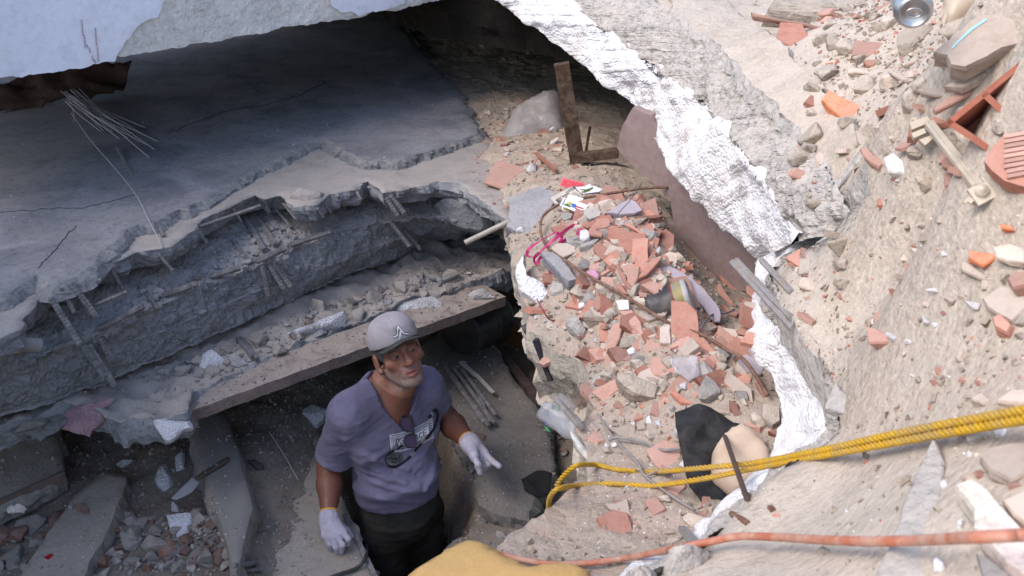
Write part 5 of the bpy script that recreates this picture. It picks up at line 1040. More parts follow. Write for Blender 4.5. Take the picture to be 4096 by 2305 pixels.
# brim
MBR = surf('brim_cloth', (.06, .058, .06), (.04, .039, .041), scale=18, bump=.3, fine=150)
nu, nv = 25, 10; bvv = []
for side in (0, 1):
    for j in range(nv):
        for i in range(nu):
            th = (i / (nu - 1) - .5) * 2; f = j / (nv - 1); ang_ = th * 1.22; r0x, r0y = .082, .098; ext = .066 * math.cos(th * 1.25) ** .6 if abs(th) < 1 else 0; ext = .066 * max(0, 1 - abs(th) ** 3.2)
            x = math.sin(ang_) * (r0x + ext * .35 * f); y = math.cos(ang_) * r0y - .006 + ext * f; z = .052 - 2.4 * x * x + .02 * ext * f + .012 * (1 - abs(th)); bvv.append(hd(x, y, z - side * .0035))
bf = []; o2 = nu * nv
for j in range(nv - 1):
    for i in range(nu - 1):
        a = j * nu + i; bf.append((a, a + 1, a + nu + 1, a + nu)); bf.append((o2 + a, o2 + a + nu, o2 + a + nu + 1, o2 + a + 1))
for i in range(nu - 1): a = (nv - 1) * nu + i; bf.append((a, a + 1, o2 + a + 1, o2 + a)); bf.append((i + 1, i, o2 + i, o2 + i + 1))
for j in range(nv - 1): a = j * nu; bf.append((a, a + nu, o2 + a + nu, o2 + a)); b = a + nu - 1; bf.append((b + nu, b, o2 + b, o2 + b + nu))
mk('brim', bvv, bf, MBR, capo, smooth=True)
lg1 = [(940, 285), (980, 270), (990, 165), (1055, 245), (1105, 252)]; lg2 = [(968, 360), (1004, 342), (1022, 215), (1090, 312), (1135, 320)]
decal('embroidered_emblem', stroke(lg1, 30) + stroke(lg2, 30), 'Z11', BCP, .0012, PB, capo, 4); decal('embroidered_emblem', stroke(lg1, 16) + stroke(lg2, 17), 'Z11', BCP, .0026, PW, capo, 4)

# --- gloves
MG = surf('knit_glove', (.42, .39, .47), (.35, .32, .39), scale=40, bump=.5, fine=350, speck=.15, c3=(.36, .32, .33), k3=.6, s3=14); MY = plain('yellow_cuff', (.62, .30, .03), .8)
def glove(wr, el, palm, pw, fingers, thumb):
    lo = np.min([wr] + [p for f in fingers + [thumb] for p in f], axis=0) - .06; hi = np.max([wr] + [p for f in fingers + [thumb] for p in f], axis=0) + .06; Gg = Grid(lo, hi, .0026)
    ax = nz_(wr - el); Gg.cap(wr - ax * .012, wr + ax * .02, .0335, .034, k=.01)
    for f in fingers: Gg.cap(wr + ax * .012, f[0], .026, .0155, k=.016)
    Gg.cap(wr + ax * .012, thumb[0], .024, .017, k=.016)
    for f in fingers + [thumb]:
        for i in range(len(f) - 1): r = .0118 if f is thumb else .0108; Gg.cap(f[i], f[i + 1], r - .0008 * i, r - .0008 * (i + 1), k=.006)
    Gg.cut(wr - ax * .010, -ax); gv, gq = Gg.mesh(); gv = relax(gv, gq, 1); gn = vnormals(gv, gq); gv = gv + gn * (.0014 * fbm(gv, 60, 3, 6, True))[:, None]; g = mk('glove', gv, gq, MG, man, smooth=True)
    u = nz_(np.cross(ax, (.3, .2, .9))); w_ = np.cross(ax, u); th = np.linspace(0, 2 * math.pi, 25); ringp = wr - ax * .011 + .0315 * (np.cos(th)[:, None] * u + np.sin(th)[:, None] * w_); tube('cuff', ringp, .0052, MY, g, 6, caps=False)
t0 = 3.45
glove(RW, RE, None, 0, [[V(864, 1340, 3.44), V(876, 1356, 3.42), V(875, 1369, 3.44)], [V(850, 1350, 3.43), V(862, 1372, 3.41), V(859, 1388, 3.44)], [V(834, 1352, 3.43), V(845, 1377, 3.42), V(846, 1392, 3.45)], [V(819, 1347, 3.44), V(829, 1369, 3.43), V(833, 1383, 3.46)]], [V(850, 1318, 3.50), V(871, 1333, 3.52), V(884, 1350, 3.51)])
glove(LW, LE, None, 0, [[V(1219, 1139, 3.50), V(1238, 1160, 3.44), V(1256, 1173, 3.40)], [V(1214, 1150, 3.48), V(1230, 1168, 3.47), V(1220, 1178, 3.52)], [V(1204, 1154, 3.48), V(1219, 1172, 3.48), V(1210, 1180, 3.53)], [V(1194, 1152, 3.48), V(1206, 1168, 3.49), V(1200, 1176, 3.53)]], [V(1193, 1146, 3.44), V(1203, 1170, 3.42), V(1208, 1189, 3.43)])

# --- sunglasses hanging on the collar
sg = thing('sunglasses', 'dark sunglasses hanging from the t-shirt collar', 'sunglasses', on_bvh(BSH, S('Z20', 480, 700), .02))
MS = plain('black_frame', (.012, .012, .014), .3, spec=.5); ML = plain('tinted_lens', (.05, .035, .075), .12, spec=.6)
c1 = on_bvh(BSH, S('Z20', 455, 535), .022); c2 = on_bvh(BSH, S('Z20', 512, 780), .022); gn_ = nz_(camdir(c1) * .8 + eF * .3)
def gp(x, y): return on_plane(S('Z20', x, y), (c1 + c2) / 2, gn_)
for outl in ([(372, 480), (385, 455), (430, 440), (500, 425), (520, 440), (545, 560), (538, 620), (500, 635), (430, 625), (385, 580)], [(428, 745), (440, 710), (480, 690), (560, 680), (578, 700), (598, 800), (590, 860), (550, 872), (470, 868), (432, 820)]):
    R = np.array([gp(*p) for p in outl]); R = smooth_path(np.vstack([R, R[:1]]), 33); tube('frame', R, .0026, MS, sg, 6, caps=False); c = R.mean(0); m = len(R) - 1
    mk('lens', np.vstack([R[:-1] + gn_ * .0008, R[:-1] - gn_ * .0012]), [list(range(m)), list(range(m, 2 * m))[::-1]] + [(i, (i + 1) % m, m + (i + 1) % m, m + i) for i in range(m)], ML, sg)
tube('bridge', smooth_path([gp(520, 620), gp(540, 655), gp(545, 690)], 8), .003, MS, sg, 6)
tube('temple', smooth_path([gp(385, 440), gp(395, 418), gp(460, 410) - gn_ * .012, gp(500, 395) - gn_ * .02], 14), .003, MS, sg, 6)
tube('temple', smooth_path([gp(500, 390), gp(520, 470) + gn_ * .002, gp(545, 560), gp(560, 680) + gn_ * .004], 14), .0036, MS, sg, 6)
# ------------------------------------------------------------------ things lying about
def hp(win, x, y, off=0, t=None):
    s = S(win, x, y)
    if t is not None: return at(s, t)
    h = hit(s); return h[0] + np.array((0, 0, 1.0)) * off if h else at(s, 2.5)
def bar(name, a, b, w_, h_, mat, parent=None, upv=(0, 0, 1), rough=.0, seg=10, seed=1):
    a, b = np.array(a), np.array(b); d = nz_(b - a); s = nz_(np.cross(d, upv)); u = np.cross(s, d); vv, ff = [], []
    for i in range(seg + 1):
        p = a + (b - a) * i / seg
        for x, y in ((-1, -1), (1, -1), (1, 1), (-1, 1)): vv.append(p + s * x * w_ / 2 + u * y * h_ / 2)
    vv = np.array(vv)
    if rough: vv = vv + rough * np.c_[fbm(vv, 30, 3, seed), fbm(vv, 30, 3, seed + 1), fbm(vv, 30, 3, seed + 2)]
    for i in range(seg):
        for j in range(4): k = (j + 1) % 4; ff.append((i * 4 + j, i * 4 + k, i * 4 + 4 + k, i * 4 + 4 + j))
    ff += [(3, 2, 1, 0), tuple(range(seg * 4, seg * 4 + 4))]; return mk(name, vv, ff, mat, parent)
def pipe(name, a, b, r, mat, label, cat, wall=.0035, sides=20):
    a, b = np.array(a), np.array(b); P = a + (b - a) * np.linspace(0, 1, 12)[:, None]; v1, f1 = tube_geo(P, r, sides, False); v2, f2 = tube_geo(P, r - wall, sides, False); n = len(v1)
    F = f1 + [[i + n for i in f][::-1] for f in f2]; m = (len(P) - 1) * sides
    for j in range(sides): k = (j + 1) % sides; F.append([j, n + j, n + k, k]); F.append([m + k, n + m + k, n + m + j, m + j])
    return tag(mk(name, np.vstack([v1, v2]), F, mat, smooth=False), label, cat)
def lathe_geo(c, ax, prof, sides=28, squash=None):
    ax = nz_(ax); u = nz_(np.cross(ax, (.13, .31, .94))); w_ = np.cross(ax, u); a = np.linspace(0, 2 * math.pi, sides, endpoint=False); vv = []
    for z, r in prof: vv.append(np.array(c) + ax * z + r * (np.cos(a)[:, None] * u + np.sin(a)[:, None] * w_))
    vv = np.vstack(vv); F = []
    for i in range(len(prof) - 1):
        for j in range(sides): k = (j + 1) % sides; F.append((i * sides + j, i * sides + k, (i + 1) * sides + k, (i + 1) * sides + j))
    return vv, F
def lathe(name, c, ax, prof, mat, parent=None, sides=28, dent=0, seed=1, midx=None):
    v, f = lathe_geo(c, ax, prof, sides)
    if dent: v = v + dent * np.c_[fbm(v, 18, 3, seed, True), fbm(v, 18, 3, seed + 2, True), fbm(v, 18, 3, seed + 4, True)]
    mi = None if midx is None else [midx[i // sides] for i in range(len(f))]
    return mk(name, v, f, mat, parent, smooth=True, midx=mi)
FOAML, FOAMR = MT['foam_l'], MT['foam_r']

# slabs lying in the pit
def pslab(name, label, cat, poly, zr, th, mats, seed, parent=None, **kw):
    kw.setdefault('side_amp', .03); kw.setdefault('jag', .02); kw.setdefault('top_amp', .012)
    o = slab(name, VL(poly, zr), flat(zr), th, .035, mats, rows=4, seed=seed, parent=parent, **kw); return tag(o, label, cat) if parent is None else o
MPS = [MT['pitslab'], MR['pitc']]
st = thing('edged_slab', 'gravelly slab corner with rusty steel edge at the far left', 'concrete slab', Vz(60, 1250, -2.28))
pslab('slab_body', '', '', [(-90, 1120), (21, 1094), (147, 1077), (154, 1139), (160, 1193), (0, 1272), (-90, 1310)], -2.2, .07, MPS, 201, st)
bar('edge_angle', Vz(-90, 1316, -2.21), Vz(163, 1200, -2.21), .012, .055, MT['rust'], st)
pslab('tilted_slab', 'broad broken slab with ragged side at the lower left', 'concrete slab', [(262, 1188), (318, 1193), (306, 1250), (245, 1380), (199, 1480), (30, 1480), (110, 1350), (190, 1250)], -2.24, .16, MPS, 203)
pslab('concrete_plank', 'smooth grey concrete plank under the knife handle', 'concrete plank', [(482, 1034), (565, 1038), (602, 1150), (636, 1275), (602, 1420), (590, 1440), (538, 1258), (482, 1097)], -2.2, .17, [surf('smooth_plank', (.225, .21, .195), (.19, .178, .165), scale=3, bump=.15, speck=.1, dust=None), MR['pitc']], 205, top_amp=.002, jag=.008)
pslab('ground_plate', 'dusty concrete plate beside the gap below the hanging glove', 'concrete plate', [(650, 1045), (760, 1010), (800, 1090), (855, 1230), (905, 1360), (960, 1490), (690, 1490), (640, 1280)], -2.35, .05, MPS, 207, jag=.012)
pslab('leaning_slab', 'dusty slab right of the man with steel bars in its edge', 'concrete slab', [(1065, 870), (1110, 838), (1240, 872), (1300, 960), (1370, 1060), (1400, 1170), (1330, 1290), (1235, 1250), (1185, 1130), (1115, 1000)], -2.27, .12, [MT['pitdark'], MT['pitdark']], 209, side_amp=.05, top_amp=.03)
lump('flat concrete sheet wedged at the far left below the beam', 'V', [(0, 1075), (60, 1060), (165, 1040), (160, 1058), (60, 1085), (0, 1100)], 'pitc', h=.03)
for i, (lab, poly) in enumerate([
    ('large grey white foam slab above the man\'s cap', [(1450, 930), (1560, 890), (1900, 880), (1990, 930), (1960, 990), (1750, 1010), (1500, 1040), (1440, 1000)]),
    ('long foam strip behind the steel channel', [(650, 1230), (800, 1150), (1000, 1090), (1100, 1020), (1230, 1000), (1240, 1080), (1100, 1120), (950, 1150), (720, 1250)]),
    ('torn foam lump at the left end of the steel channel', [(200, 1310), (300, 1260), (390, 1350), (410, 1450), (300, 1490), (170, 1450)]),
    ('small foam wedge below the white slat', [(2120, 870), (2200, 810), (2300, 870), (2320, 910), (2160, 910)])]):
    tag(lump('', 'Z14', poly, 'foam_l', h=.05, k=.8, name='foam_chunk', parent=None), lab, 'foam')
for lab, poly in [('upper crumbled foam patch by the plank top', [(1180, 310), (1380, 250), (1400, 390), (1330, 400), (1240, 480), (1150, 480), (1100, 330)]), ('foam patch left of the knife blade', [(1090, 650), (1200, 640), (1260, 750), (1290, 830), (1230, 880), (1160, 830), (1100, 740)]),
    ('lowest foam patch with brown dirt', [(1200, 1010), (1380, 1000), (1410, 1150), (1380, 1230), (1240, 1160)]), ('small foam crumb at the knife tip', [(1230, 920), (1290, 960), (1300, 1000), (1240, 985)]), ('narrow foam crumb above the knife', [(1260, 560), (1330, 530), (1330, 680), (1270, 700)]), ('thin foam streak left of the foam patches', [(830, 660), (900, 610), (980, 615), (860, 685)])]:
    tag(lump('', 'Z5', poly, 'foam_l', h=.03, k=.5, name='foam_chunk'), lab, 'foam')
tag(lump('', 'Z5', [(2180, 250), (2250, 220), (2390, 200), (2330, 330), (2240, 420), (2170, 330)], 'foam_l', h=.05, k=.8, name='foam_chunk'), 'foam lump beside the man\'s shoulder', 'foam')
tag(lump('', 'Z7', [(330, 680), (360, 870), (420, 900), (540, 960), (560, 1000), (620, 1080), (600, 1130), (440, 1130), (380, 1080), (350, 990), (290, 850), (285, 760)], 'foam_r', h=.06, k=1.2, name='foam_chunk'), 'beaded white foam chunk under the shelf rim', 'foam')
shard('dark cloudy floor fragment tilted at the shelf rim', 'Z13', [(90, 260), (480, 130), (600, 180), (640, 300), (560, 420), (480, 560), (560, 700), (440, 760), (320, 690), (65, 600), (100, 420)], 'tilefrag', .06, k=.5, lift=.3, name='floor_fragment', cat='floor fragment', amp=.005)
shard('small dark floor fragment under the pink ribbon tail', 'Z7', [(510, 690), (600, 690), (700, 780), (790, 900), (720, 920), (600, 800)], 'tilefrag', .05, k=.5, lift=.3, name='floor_fragment', cat='floor fragment', amp=.005)
lump('grey beam stub poking out beside the cream pipe', 'Z14', [(1850, 150), (1960, 85), (2080, 120), (2180, 200), (2260, 280), (2330, 360), (2200, 370), (2080, 340), (1950, 290), (1880, 220)], 'grey', h=.09, k=.8, name='beam_stub', cat='concrete')
lump('cracked screed flap hanging at the slab edge', 'Z14', [(780, 150), (860, 100), (1060, 85), (1130, 130), (1100, 190), (1000, 240), (840, 215)], 'screed', h=.05, k=.6, name='screed_flap', cat='concrete')

# reinforcing bars of the beam (pixel ends in V)
RB = [((128, 749), (201, 867), .0085), ((153, 725), (187, 787), .006), ((177, 711), (243, 798), .0085), ((281, 680), (312, 732), .005), ((76, 836), (319, 734), .0045), ((208, 871), (264, 947), .010), ((222, 868), (288, 971), .009), ((253, 850), (278, 905), .009), ((135, 878), (194, 857), .009), ((246, 829), (361, 770), .009), ((406, 746), (496, 714), .009), ((527, 697), (604, 673), .009), ((642, 659), (718, 624), .010), ((728, 617), (832, 583), .009), ((347, 714), (399, 777), .006), ((399, 638), (434, 680), .005), ((496, 576), (520, 610), .005), ((506, 694), (520, 732), .008), ((583, 603), (642, 680), .007), ((617, 548), (666, 631), .0095), ((649, 548), (694, 617), .0095), ((586, 524), (607, 558), .005), ((503, 570), (656, 517), .0045), ((711, 510), (747, 553), .005), ((694, 527), (734, 572), .005), ((798, 524), (813, 545), .005), ((815, 515), (833, 534), .005), ((659, 669), (675, 744), .007), ((676, 666), (715, 728), .0095), ((690, 663), (732, 723), .0095), ((59, 881), (85, 923), .006), ((971, 496), (1002, 543), .0085), ((982, 492), (1018, 537), .0085), ((982, 558), (1030, 619), .0085), ((1016, 579), (1058, 628), .0085), ((895, 475), (907, 503), .005)]
for i, (a, b, r) in enumerate(RB):
    pa, pb_ = hp('V', *a), hp('V', *b); ta_, tb_ = hit(S('V', *a))[2], hit(S('V', *b))[2]
    r *= 1.25; pa = at(S('V', *a), ta_ - r * .5); pb_ = at(S('V', *b), min(tb_, ta_ + .05) - r - .02)
    rebar('rebar', pa, pb_, r, MT['rebar'], beam_t, seed=i)
for a, b in (((597, 850), (635, 898)), ((610, 853), (647, 905))): rebar('rebar', at(S('V', *a), hit(S('V', *a))[2] - .01), at(S('V', *b), hit(S('V', *b))[2] - .03), .009, MT['rebar'], ledge_t)
for i, pth in enumerate(([(1009, 541), (1016, 572), (1013, 600), (1006, 636)], [(1065, 485), (1089, 530), (1110, 558), (1124, 614)], [(1221, 534), (1169, 576), (1124, 607), (1090, 612)])):
    tube('tie_wire', tpath('V', pth, .02, 30), .0032, MT['rebar'], beam_t, 6)

# pipes, slats, wires
MCP = plain('cream_pvc', (.42, .38, .33), .5, dirt=(.30, .26, .22), dk=.6); MBP = plain('black_pvc', (.045, .05, .058), .55, dirt=(.16, .15, .145), dk=.5, scale=20); MWS = plain('white_pvc', (.42, .41, .41), .5, dirt=(.25, .22, .2), dk=.5); MGP = plain('grey_pvc', (.25, .24, .24), .6, dirt=(.2, .18, .16), dk=.5)
pipe('plastic_pipe', V(1170, 611, 3.74), V(1290, 553, 3.72), .0105, MCP, 'cream plastic pipe sticking out below the shelf rim', 'pipe')
pipe('plastic_pipe', V(1319, 834, 3.32), V(1432, 764, 3.30), .021, MBP, 'black plastic pipe sticking out of the shelf rim', 'pipe', .004)
pipe('plastic_pipe', at(S('Z4', 290, 1148), 3.12), at(S('Z4', -160, 1110), 3.0), .024, MGP, 'grey conduit with broken open end at the left edge', 'pipe')
tag(bar('slat', hp('V', 1179, 697, .02), hp('V', 1274, 754, .05), .022, .008, MWS, seg=6), 'pale plastic slat lying above the black bucket', 'slat')
tag(tube('wire', tpath('Z4', [(-20, 1310), (80, 1245), (150, 1232), (262, 1204)], .02, 20), .0035, plain('yellow_wire', (.45, .33, .10), .6), None, 6), 'yellow electric wire at the left edge', 'wire')
tag(tube('wire', smooth_path([at(S('Z7', x, y), t) for x, y, t in ((480, 1060, 3.14), (530, 1150, 3.13), (572, 1212, 3.14), (630, 1222, 3.16), (722, 1194, 3.2))], 24), .0022, plain('red_wire', (.35, .03, .04), .5), None, 6), 'thin red wire bent over the black pipe', 'wire')
for j, (c, lab) in enumerate((((.10, .28, .22), 'pale green wire hanging below the black pipe'), ((.16, .17, .19), 'grey wire hanging above the pale green wire'))):
    tag(tube('wire', smooth_path([at(S('Z7', x, y - j * 14), 3.3 + j * .02) for x, y in ((470, 1372), (530, 1402), (610, 1392), (692, 1335))], 24), .0024, plain('wire_%d' % j, c, .5), None, 6), lab, 'wire')
wire_m = MT['rustwire']
arc = [(1500, 190), (1300, 200), (1100, 230), (900, 265), (750, 290), (620, 340), (530, 410), (505, 500), (530, 610), (600, 690), (700, 760), (850, 860), (1100, 1000), (1300, 1120), (1500, 1240), (1750, 1330), (1850, 1385), (1950, 1450)]
pts = []
for x, y in arc:
    h = hit(S('Z7', x, y)); t_ = min(h[2], 3.6) - .06; pts.append(at(S('Z7', x, y), t_))
for x, y in ((1250, 190), (1330, 290), (1400, 405)): h = hit(S('Z8', x, y)); pts.append(at(S('Z8', x, y), h[2] - .05))
pts = np.array(pts); yy = pts.copy()
for _ in range(3): yy[1:-1] = yy[:-2] * .25 + yy[1:-1] * .5 + yy[2:] * .25
pts = [at(S('Z7', *p) if i < len(arc) else S('Z8', *((1250, 190), (1330, 290), (1400, 405))[i - len(arc)]), np.dot(yy[i] - CAM, np.array((0, CP, -SP)))) for i, p in enumerate(arc + [0, 0, 0])]
P_ = smooth_path(pts, 220); tag(tube('rusty_rod', P_, .0050 * (1 + .1 * (np.arange(220) % 2)), wire_m, None, 6), 'long thin rusty rod curving over the central rubble', 'rod')
tag(tube('string', tpath('Z13', [(1650, 80, 3.55), (1520, 280, 3.25), (1380, 440, 3.2), (1280, 590, 3.15), (1100, 700), (1000, 760), (760, 860)], .02, 50), .0016, plain('blue_string', (.13, .15, .18), .8), None, 5), 'thin dark blue string across the lavender plaster shard', 'string')
tag(tube('bent_wire', tpath('Z8', [(380, 480), (510, 680), (650, 830), (690, 900), (850, 1020), (975, 1100)], .015, 60), .0035, MT['rebar_r'], None, 6), 'long grey bent wire running under the yellow ropes', 'wire')
tag(tube('bent_wire', tpath('Z8', [(485, 705), (530, 688), (680, 712), (740, 745), (810, 762), (912, 748)], .02, 50), .0038, MT['rebar_r'], None, 6), 'grey hooked wire left of the black cloth', 'wire')
tag(tube('bent_wire', tpath('Z8', [(690, 905), (760, 875), (830, 870), (905, 850)], .015, 30), .003, MT['rebar_r'], None, 6), 'short grey wire between the two ropes', 'wire')
tag(tube('bent_wire', tpath('Z19', [(870, 870), (930, 780), (1010, 705), (1150, 690), (1255, 650)], .03, 40), .003, MT['rebar'], None, 6), 'dark twig like wire right of the big bright tile', 'wire')
for a, b, t0, t1, r, lab in (((1843, 660), (1998, 828), 2.72, None, .0085, 'long ribbed steel rod jutting from the collapsed slab'), ((1852, 655), (1992, 800), 2.73, None, .0075, 'ribbed steel rod paired beside the long one'), ((1916, 655), (1992, 737), 2.5, None, .0075, 'short steel rod right of the rod pair')):
    e = hit(S('V', *b))[2]; tag(rebar('rebar', at(S('V', *a), min(t0, e + .75)), at(S('V', *b), e), r, MT['rebar_r']), lab, 'steel rod')
tag(bar('metal_stick', at(S('V', 1716, 1330), 2.12), at(S('V', 1775, 1395), hit(S('V', 1775, 1395))[2]), .017, .012, MT['rebar_r'], seg=6), 'grey blunt steel stub behind the orange hose', 'steel bar')
for a, b, lab in (((1030, 1025), (1310, 1185), 'dusty rod poking from the foam by the cushion'), ((905, 1220), (1060, 1310), 'short dusty rod end at the black cloth tail')):
    tag(rebar('rebar', at(S('Z18', *a), hit(S('Z18', *a))[2] - .06), at(S('Z18', *b), hit(S('Z18', *b))[2] - .005), .0055, MT['rustwire']), lab, 'steel rod')

# ropes and hose
MRO = plain('yellow_rope', (.62, .36, .015), .6, var=.3, scale=45, dirt=(.36, .25, .10), dk=.75)
def rope(label, pts, r):
    P = smooth_path(pts, 30); L = np.linalg.norm(np.diff(P, axis=0), axis=1).sum(); n = int(L / .006); P = smooth_path(pts, n); T, U, W = frames(P); d = np.arange(n) * L / n; rt = thing('rope', label, 'rope', (P[0][0], P[0][1], P[:, 2].min()), 'doubled yellow rope')
    for k in range(3): ph = 2 * math.pi * d / .042 + k * 2 * math.pi / 3; tube('strand', P + r * .56 * (np.cos(ph)[:, None] * U + np.sin(ph)[:, None] * W), r * .56, MRO, rt, 7)
def rp_(u, v, t=None, off=.012):
    s = S('V', u, v); return at(s, t if t else hit(s)[2] - off)
rope('upper strand of the doubled yellow rope into the gap', [rp_(2850, 985, .92), rp_(2576, 1032, 1.13), rp_(2300, 1082, 1.42), rp_(2050, 1136, 1.76), rp_(1900, 1164, 2.06), rp_(1760, 1178, 2.2), rp_(1640, 1187), rp_(1560, 1182), rp_(1500, 1170, None, .02), rp_(1450, 1172, 2.36), rp_(1420, 1195, 2.4), rp_(1400, 1222, 2.44)], .0062)
rope('lower strand of the doubled yellow rope into the gap', [rp_(2850, 1010, .92), rp_(2576, 1056, 1.13), rp_(2300, 1104, 1.42), rp_(2050, 1150, 1.76), rp_(1900, 1178, 2.06), rp_(1760, 1206, 2.2), rp_(1640, 1222), rp_(1540, 1217), rp_(1450, 1222), rp_(1405, 1230, 2.27), rp_(1387, 1245, 2.3), rp_(1380, 1275, 2.42), rp_(1385, 1330, 2.6)], .0062)
MHO = plain('orange_hose', (.48, .16, .09), .6, var=.2, scale=30, dirt=(.50, .34, .27), dk=.85)
hpts = [(2850, 1335, .86), (2576, 1346, 1.04), (2420, 1354, None), (2250, 1362, None), (2100, 1360, None), (1960, 1352, None), (1860, 1350, None), (1780, 1364, None), (1700, 1380, None), (1600, 1400, 1.95), (1500, 1415, 2.02), (1400, 1420, None), (1320, 1410, None), (1250, 1393, None), (1180, 1372, 2.2)]
hx = smooth_path(np.array([(u, v, 0.0) for u, v, t in hpts if u < 2600]), 70)[:, :2]; ht = np.array([hit(S('V', u, v))[2] - .026 for u, v in hx]); hm = np.array([ht[max(0, i - 3):i + 4].min() for i in range(70)]); hm = np.convolve(np.pad(hm, 4, 'edge'), np.ones(9) / 9, 'valid'); hm = np.minimum(hm, ht + .012) - .09 * np.clip((hx[:, 0] - 2300) / 150, 0, 1)
tag(tube('hose', smooth_path([at(S('V', 2850, 1335), .86)] + [at(S('V', u, v), t) for (u, v), t in zip(hx, hm)], 260), .0066, MHO, None, 10), 'dusty orange hose running along the lower right', 'hose')

# cloth, foam, film, bag, cushion
sheet('foam_sheet', 'yellow sponge foam sheet at the bottom edge', 'foam', 'V', [(1000, 1500), (1030, 1452), (1090, 1408), (1150, 1370), (1195, 1362), (1240, 1384), (1262, 1398), (1330, 1425), (1420, 1418), (1480, 1440), (1500, 1500)], surf('yellow_foam', (.50, .32, .13), (.44, .28, .11), scale=5, bump=.3, fine=160, speck=.15), .05, .5, .03, .012, 4, dome=.03, res=.02, jag=.006, seed=3)
sheet('fabric_scrap', 'torn dusty pink fabric scrap on the left slab', 'fabric', 'Z5', [(470, 260), (540, 220), (700, 200), (840, 170), (820, 205), (730, 260), (755, 325), (670, 400), (650, 455), (560, 430), (450, 390), (490, 340)], surf('dusty_pink', (.30, .19, .21), (.22, .14, .15), scale=14, bump=.4, fine=120), .006, .7, .03, .022, 11, res=.012, jag=.01, seed=4, stretch=(.6, 2.2))
sheet('cloth', 'black cloth draped beside the beige cushion', 'cloth', 'Z18', [(360, 235), (540, 185), (760, 260), (985, 325), (975, 370), (900, 440), (830, 480), (745, 580), (715, 640), (702, 760), (705, 900), (790, 980), (870, 1080), (950, 1210), (830, 1350), (760, 1280), (680, 1190), (590, 1070), (500, 970), (470, 850), (440, 700), (400, 560), (365, 400)], plain('black_cloth', (.014, .014, .016), .75, var=.4, scale=60, bump=.3, dirt=(.05, .045, .042), dk=.5), .004, .6, .05, .035, 7, res=.014, jag=.003, seed=8, stretch=(1.6, .7))
sheet('cushion', 'stained beige cushion half under the slab edge', 'cushion', 'Z18', [(840, 470), (1000, 360), (1090, 420), (1200, 510), (1300, 620), (1330, 750), (1310, 880), (1210, 950), (1130, 1010), (1060, 1090), (950, 1200), (870, 1080), (760, 960), (705, 880), (720, 640), (770, 550)], surf('cushion_cloth', (.56, .44, .34), (.50, .38, .29), scale=4, bump=.12, fine=160, speck=.08, c3=(.36, .26, .19), k3=.5, s3=4), .03, .65, .02, .012, 5, dome=.05, res=.016, jag=.001, seed=9, domek=.12, ridged=True)
h1, h2 = S('Z18', 845, 470), S('Z18', 1060, 1080); tag(rebar('rebar', at(h1, hit(h1)[2] - .10), at(h2, hit(h2)[2] - .11), .0052, plain('dark_rust', (.10, .065, .05), .85, var=.4)), 'bent rusty rod lying across the beige cushion', 'steel rod')
def film(name, c, alpha, rough=.25):
    m, n, l, p = newmat(name); p.inputs['Base Color'].default_value = rgb(c); p.inputs['Roughness'].default_value = rough; p.inputs['Alpha'].default_value = alpha; p.inputs['Specular IOR Level'].default_value = .7
    pos = n.new("ShaderNodeNewGeometry").outputs['Position']; b = n.new("ShaderNodeBump"); b.inputs['Strength'].default_value = .8; b.inputs['Distance'].default_value = .01; l.new(noise_node(n, l, 35, 4, .7, 1.5, pos), b.inputs['Height']); l.new(b.outputs[0], p.inputs['Normal']); return m
MF = film('clear_film', (.62, .58, .60), .5)
sheet('plastic_bag', 'crumpled clear plastic bag at the mouth of the hollow', 'plastic bag', 'Z17', [(95, 520), (150, 400), (250, 240), (420, 130), (540, 70), (640, 60), (720, 100), (740, 300), (760, 480), (640, 480), (560, 520), (400, 590), (180, 590)], film('bag_film', (.40, .36, .36), .62, .3), .003, .9, .05, .025, 9, dome=.06, res=.02, jag=.004, seed=12)
sheet('plastic_film', 'clear plastic film under the big bright tile', 'plastic film', 'Z8', [(830, 200), (1000, 170), (1010, 290), (950, 322), (860, 275)], MF, .002, .7, .045, .012, 14, res=.012, seed=13)
sheet('cloth', 'dark brown cloth heap hanging under the white wall', 'cloth', 'V', [(-60, 240), (60, 190), (160, 185), (290, 168), (330, 175), (310, 225), (230, 250), (150, 255), (105, 285), (75, 330), (30, 320), (-60, 340)], surf('brown_cloth', (.075, .045, .035), (.05, .03, .025), scale=10, bump=.4), .01, .9, .06, .07, 5, res=.03, jag=.06, seed=14, stretch=(.8, 2))
sheet('cloth', 'black rag lying on the pit floor near the rope end', 'cloth', 'Z6', [(1160, 950), (1200, 915), (1270, 895), (1320, 910), (1312, 1020), (1250, 1050), (1180, 1010)], plain('black_rag', (.012, .011, .012), .9), .006, .6, .04, .03, 9, res=.02, jag=.01, seed=15)
sheet('fabric_scrap', 'small round pink fabric scrap under the rusty rod', 'fabric', 'Z13', [(1005, 1120), (1060, 1090), (1110, 1100), (1155, 1170), (1130, 1230), (1050, 1210)], surf('pink_cloth', (.58, .30, .42), (.52, .27, .38), scale=9, bump=.2, fine=300), .004, .8, .03, .006, 10, res=.012, seed=16)
MRI = plain('pink_ribbon', (.52, .03, .16), .45, var=.25, scale=20)
rt = thing('ribbon', 'bright pink ribbon tangled on the shelf rim', 'ribbon', hp('Z13', 600, 900))
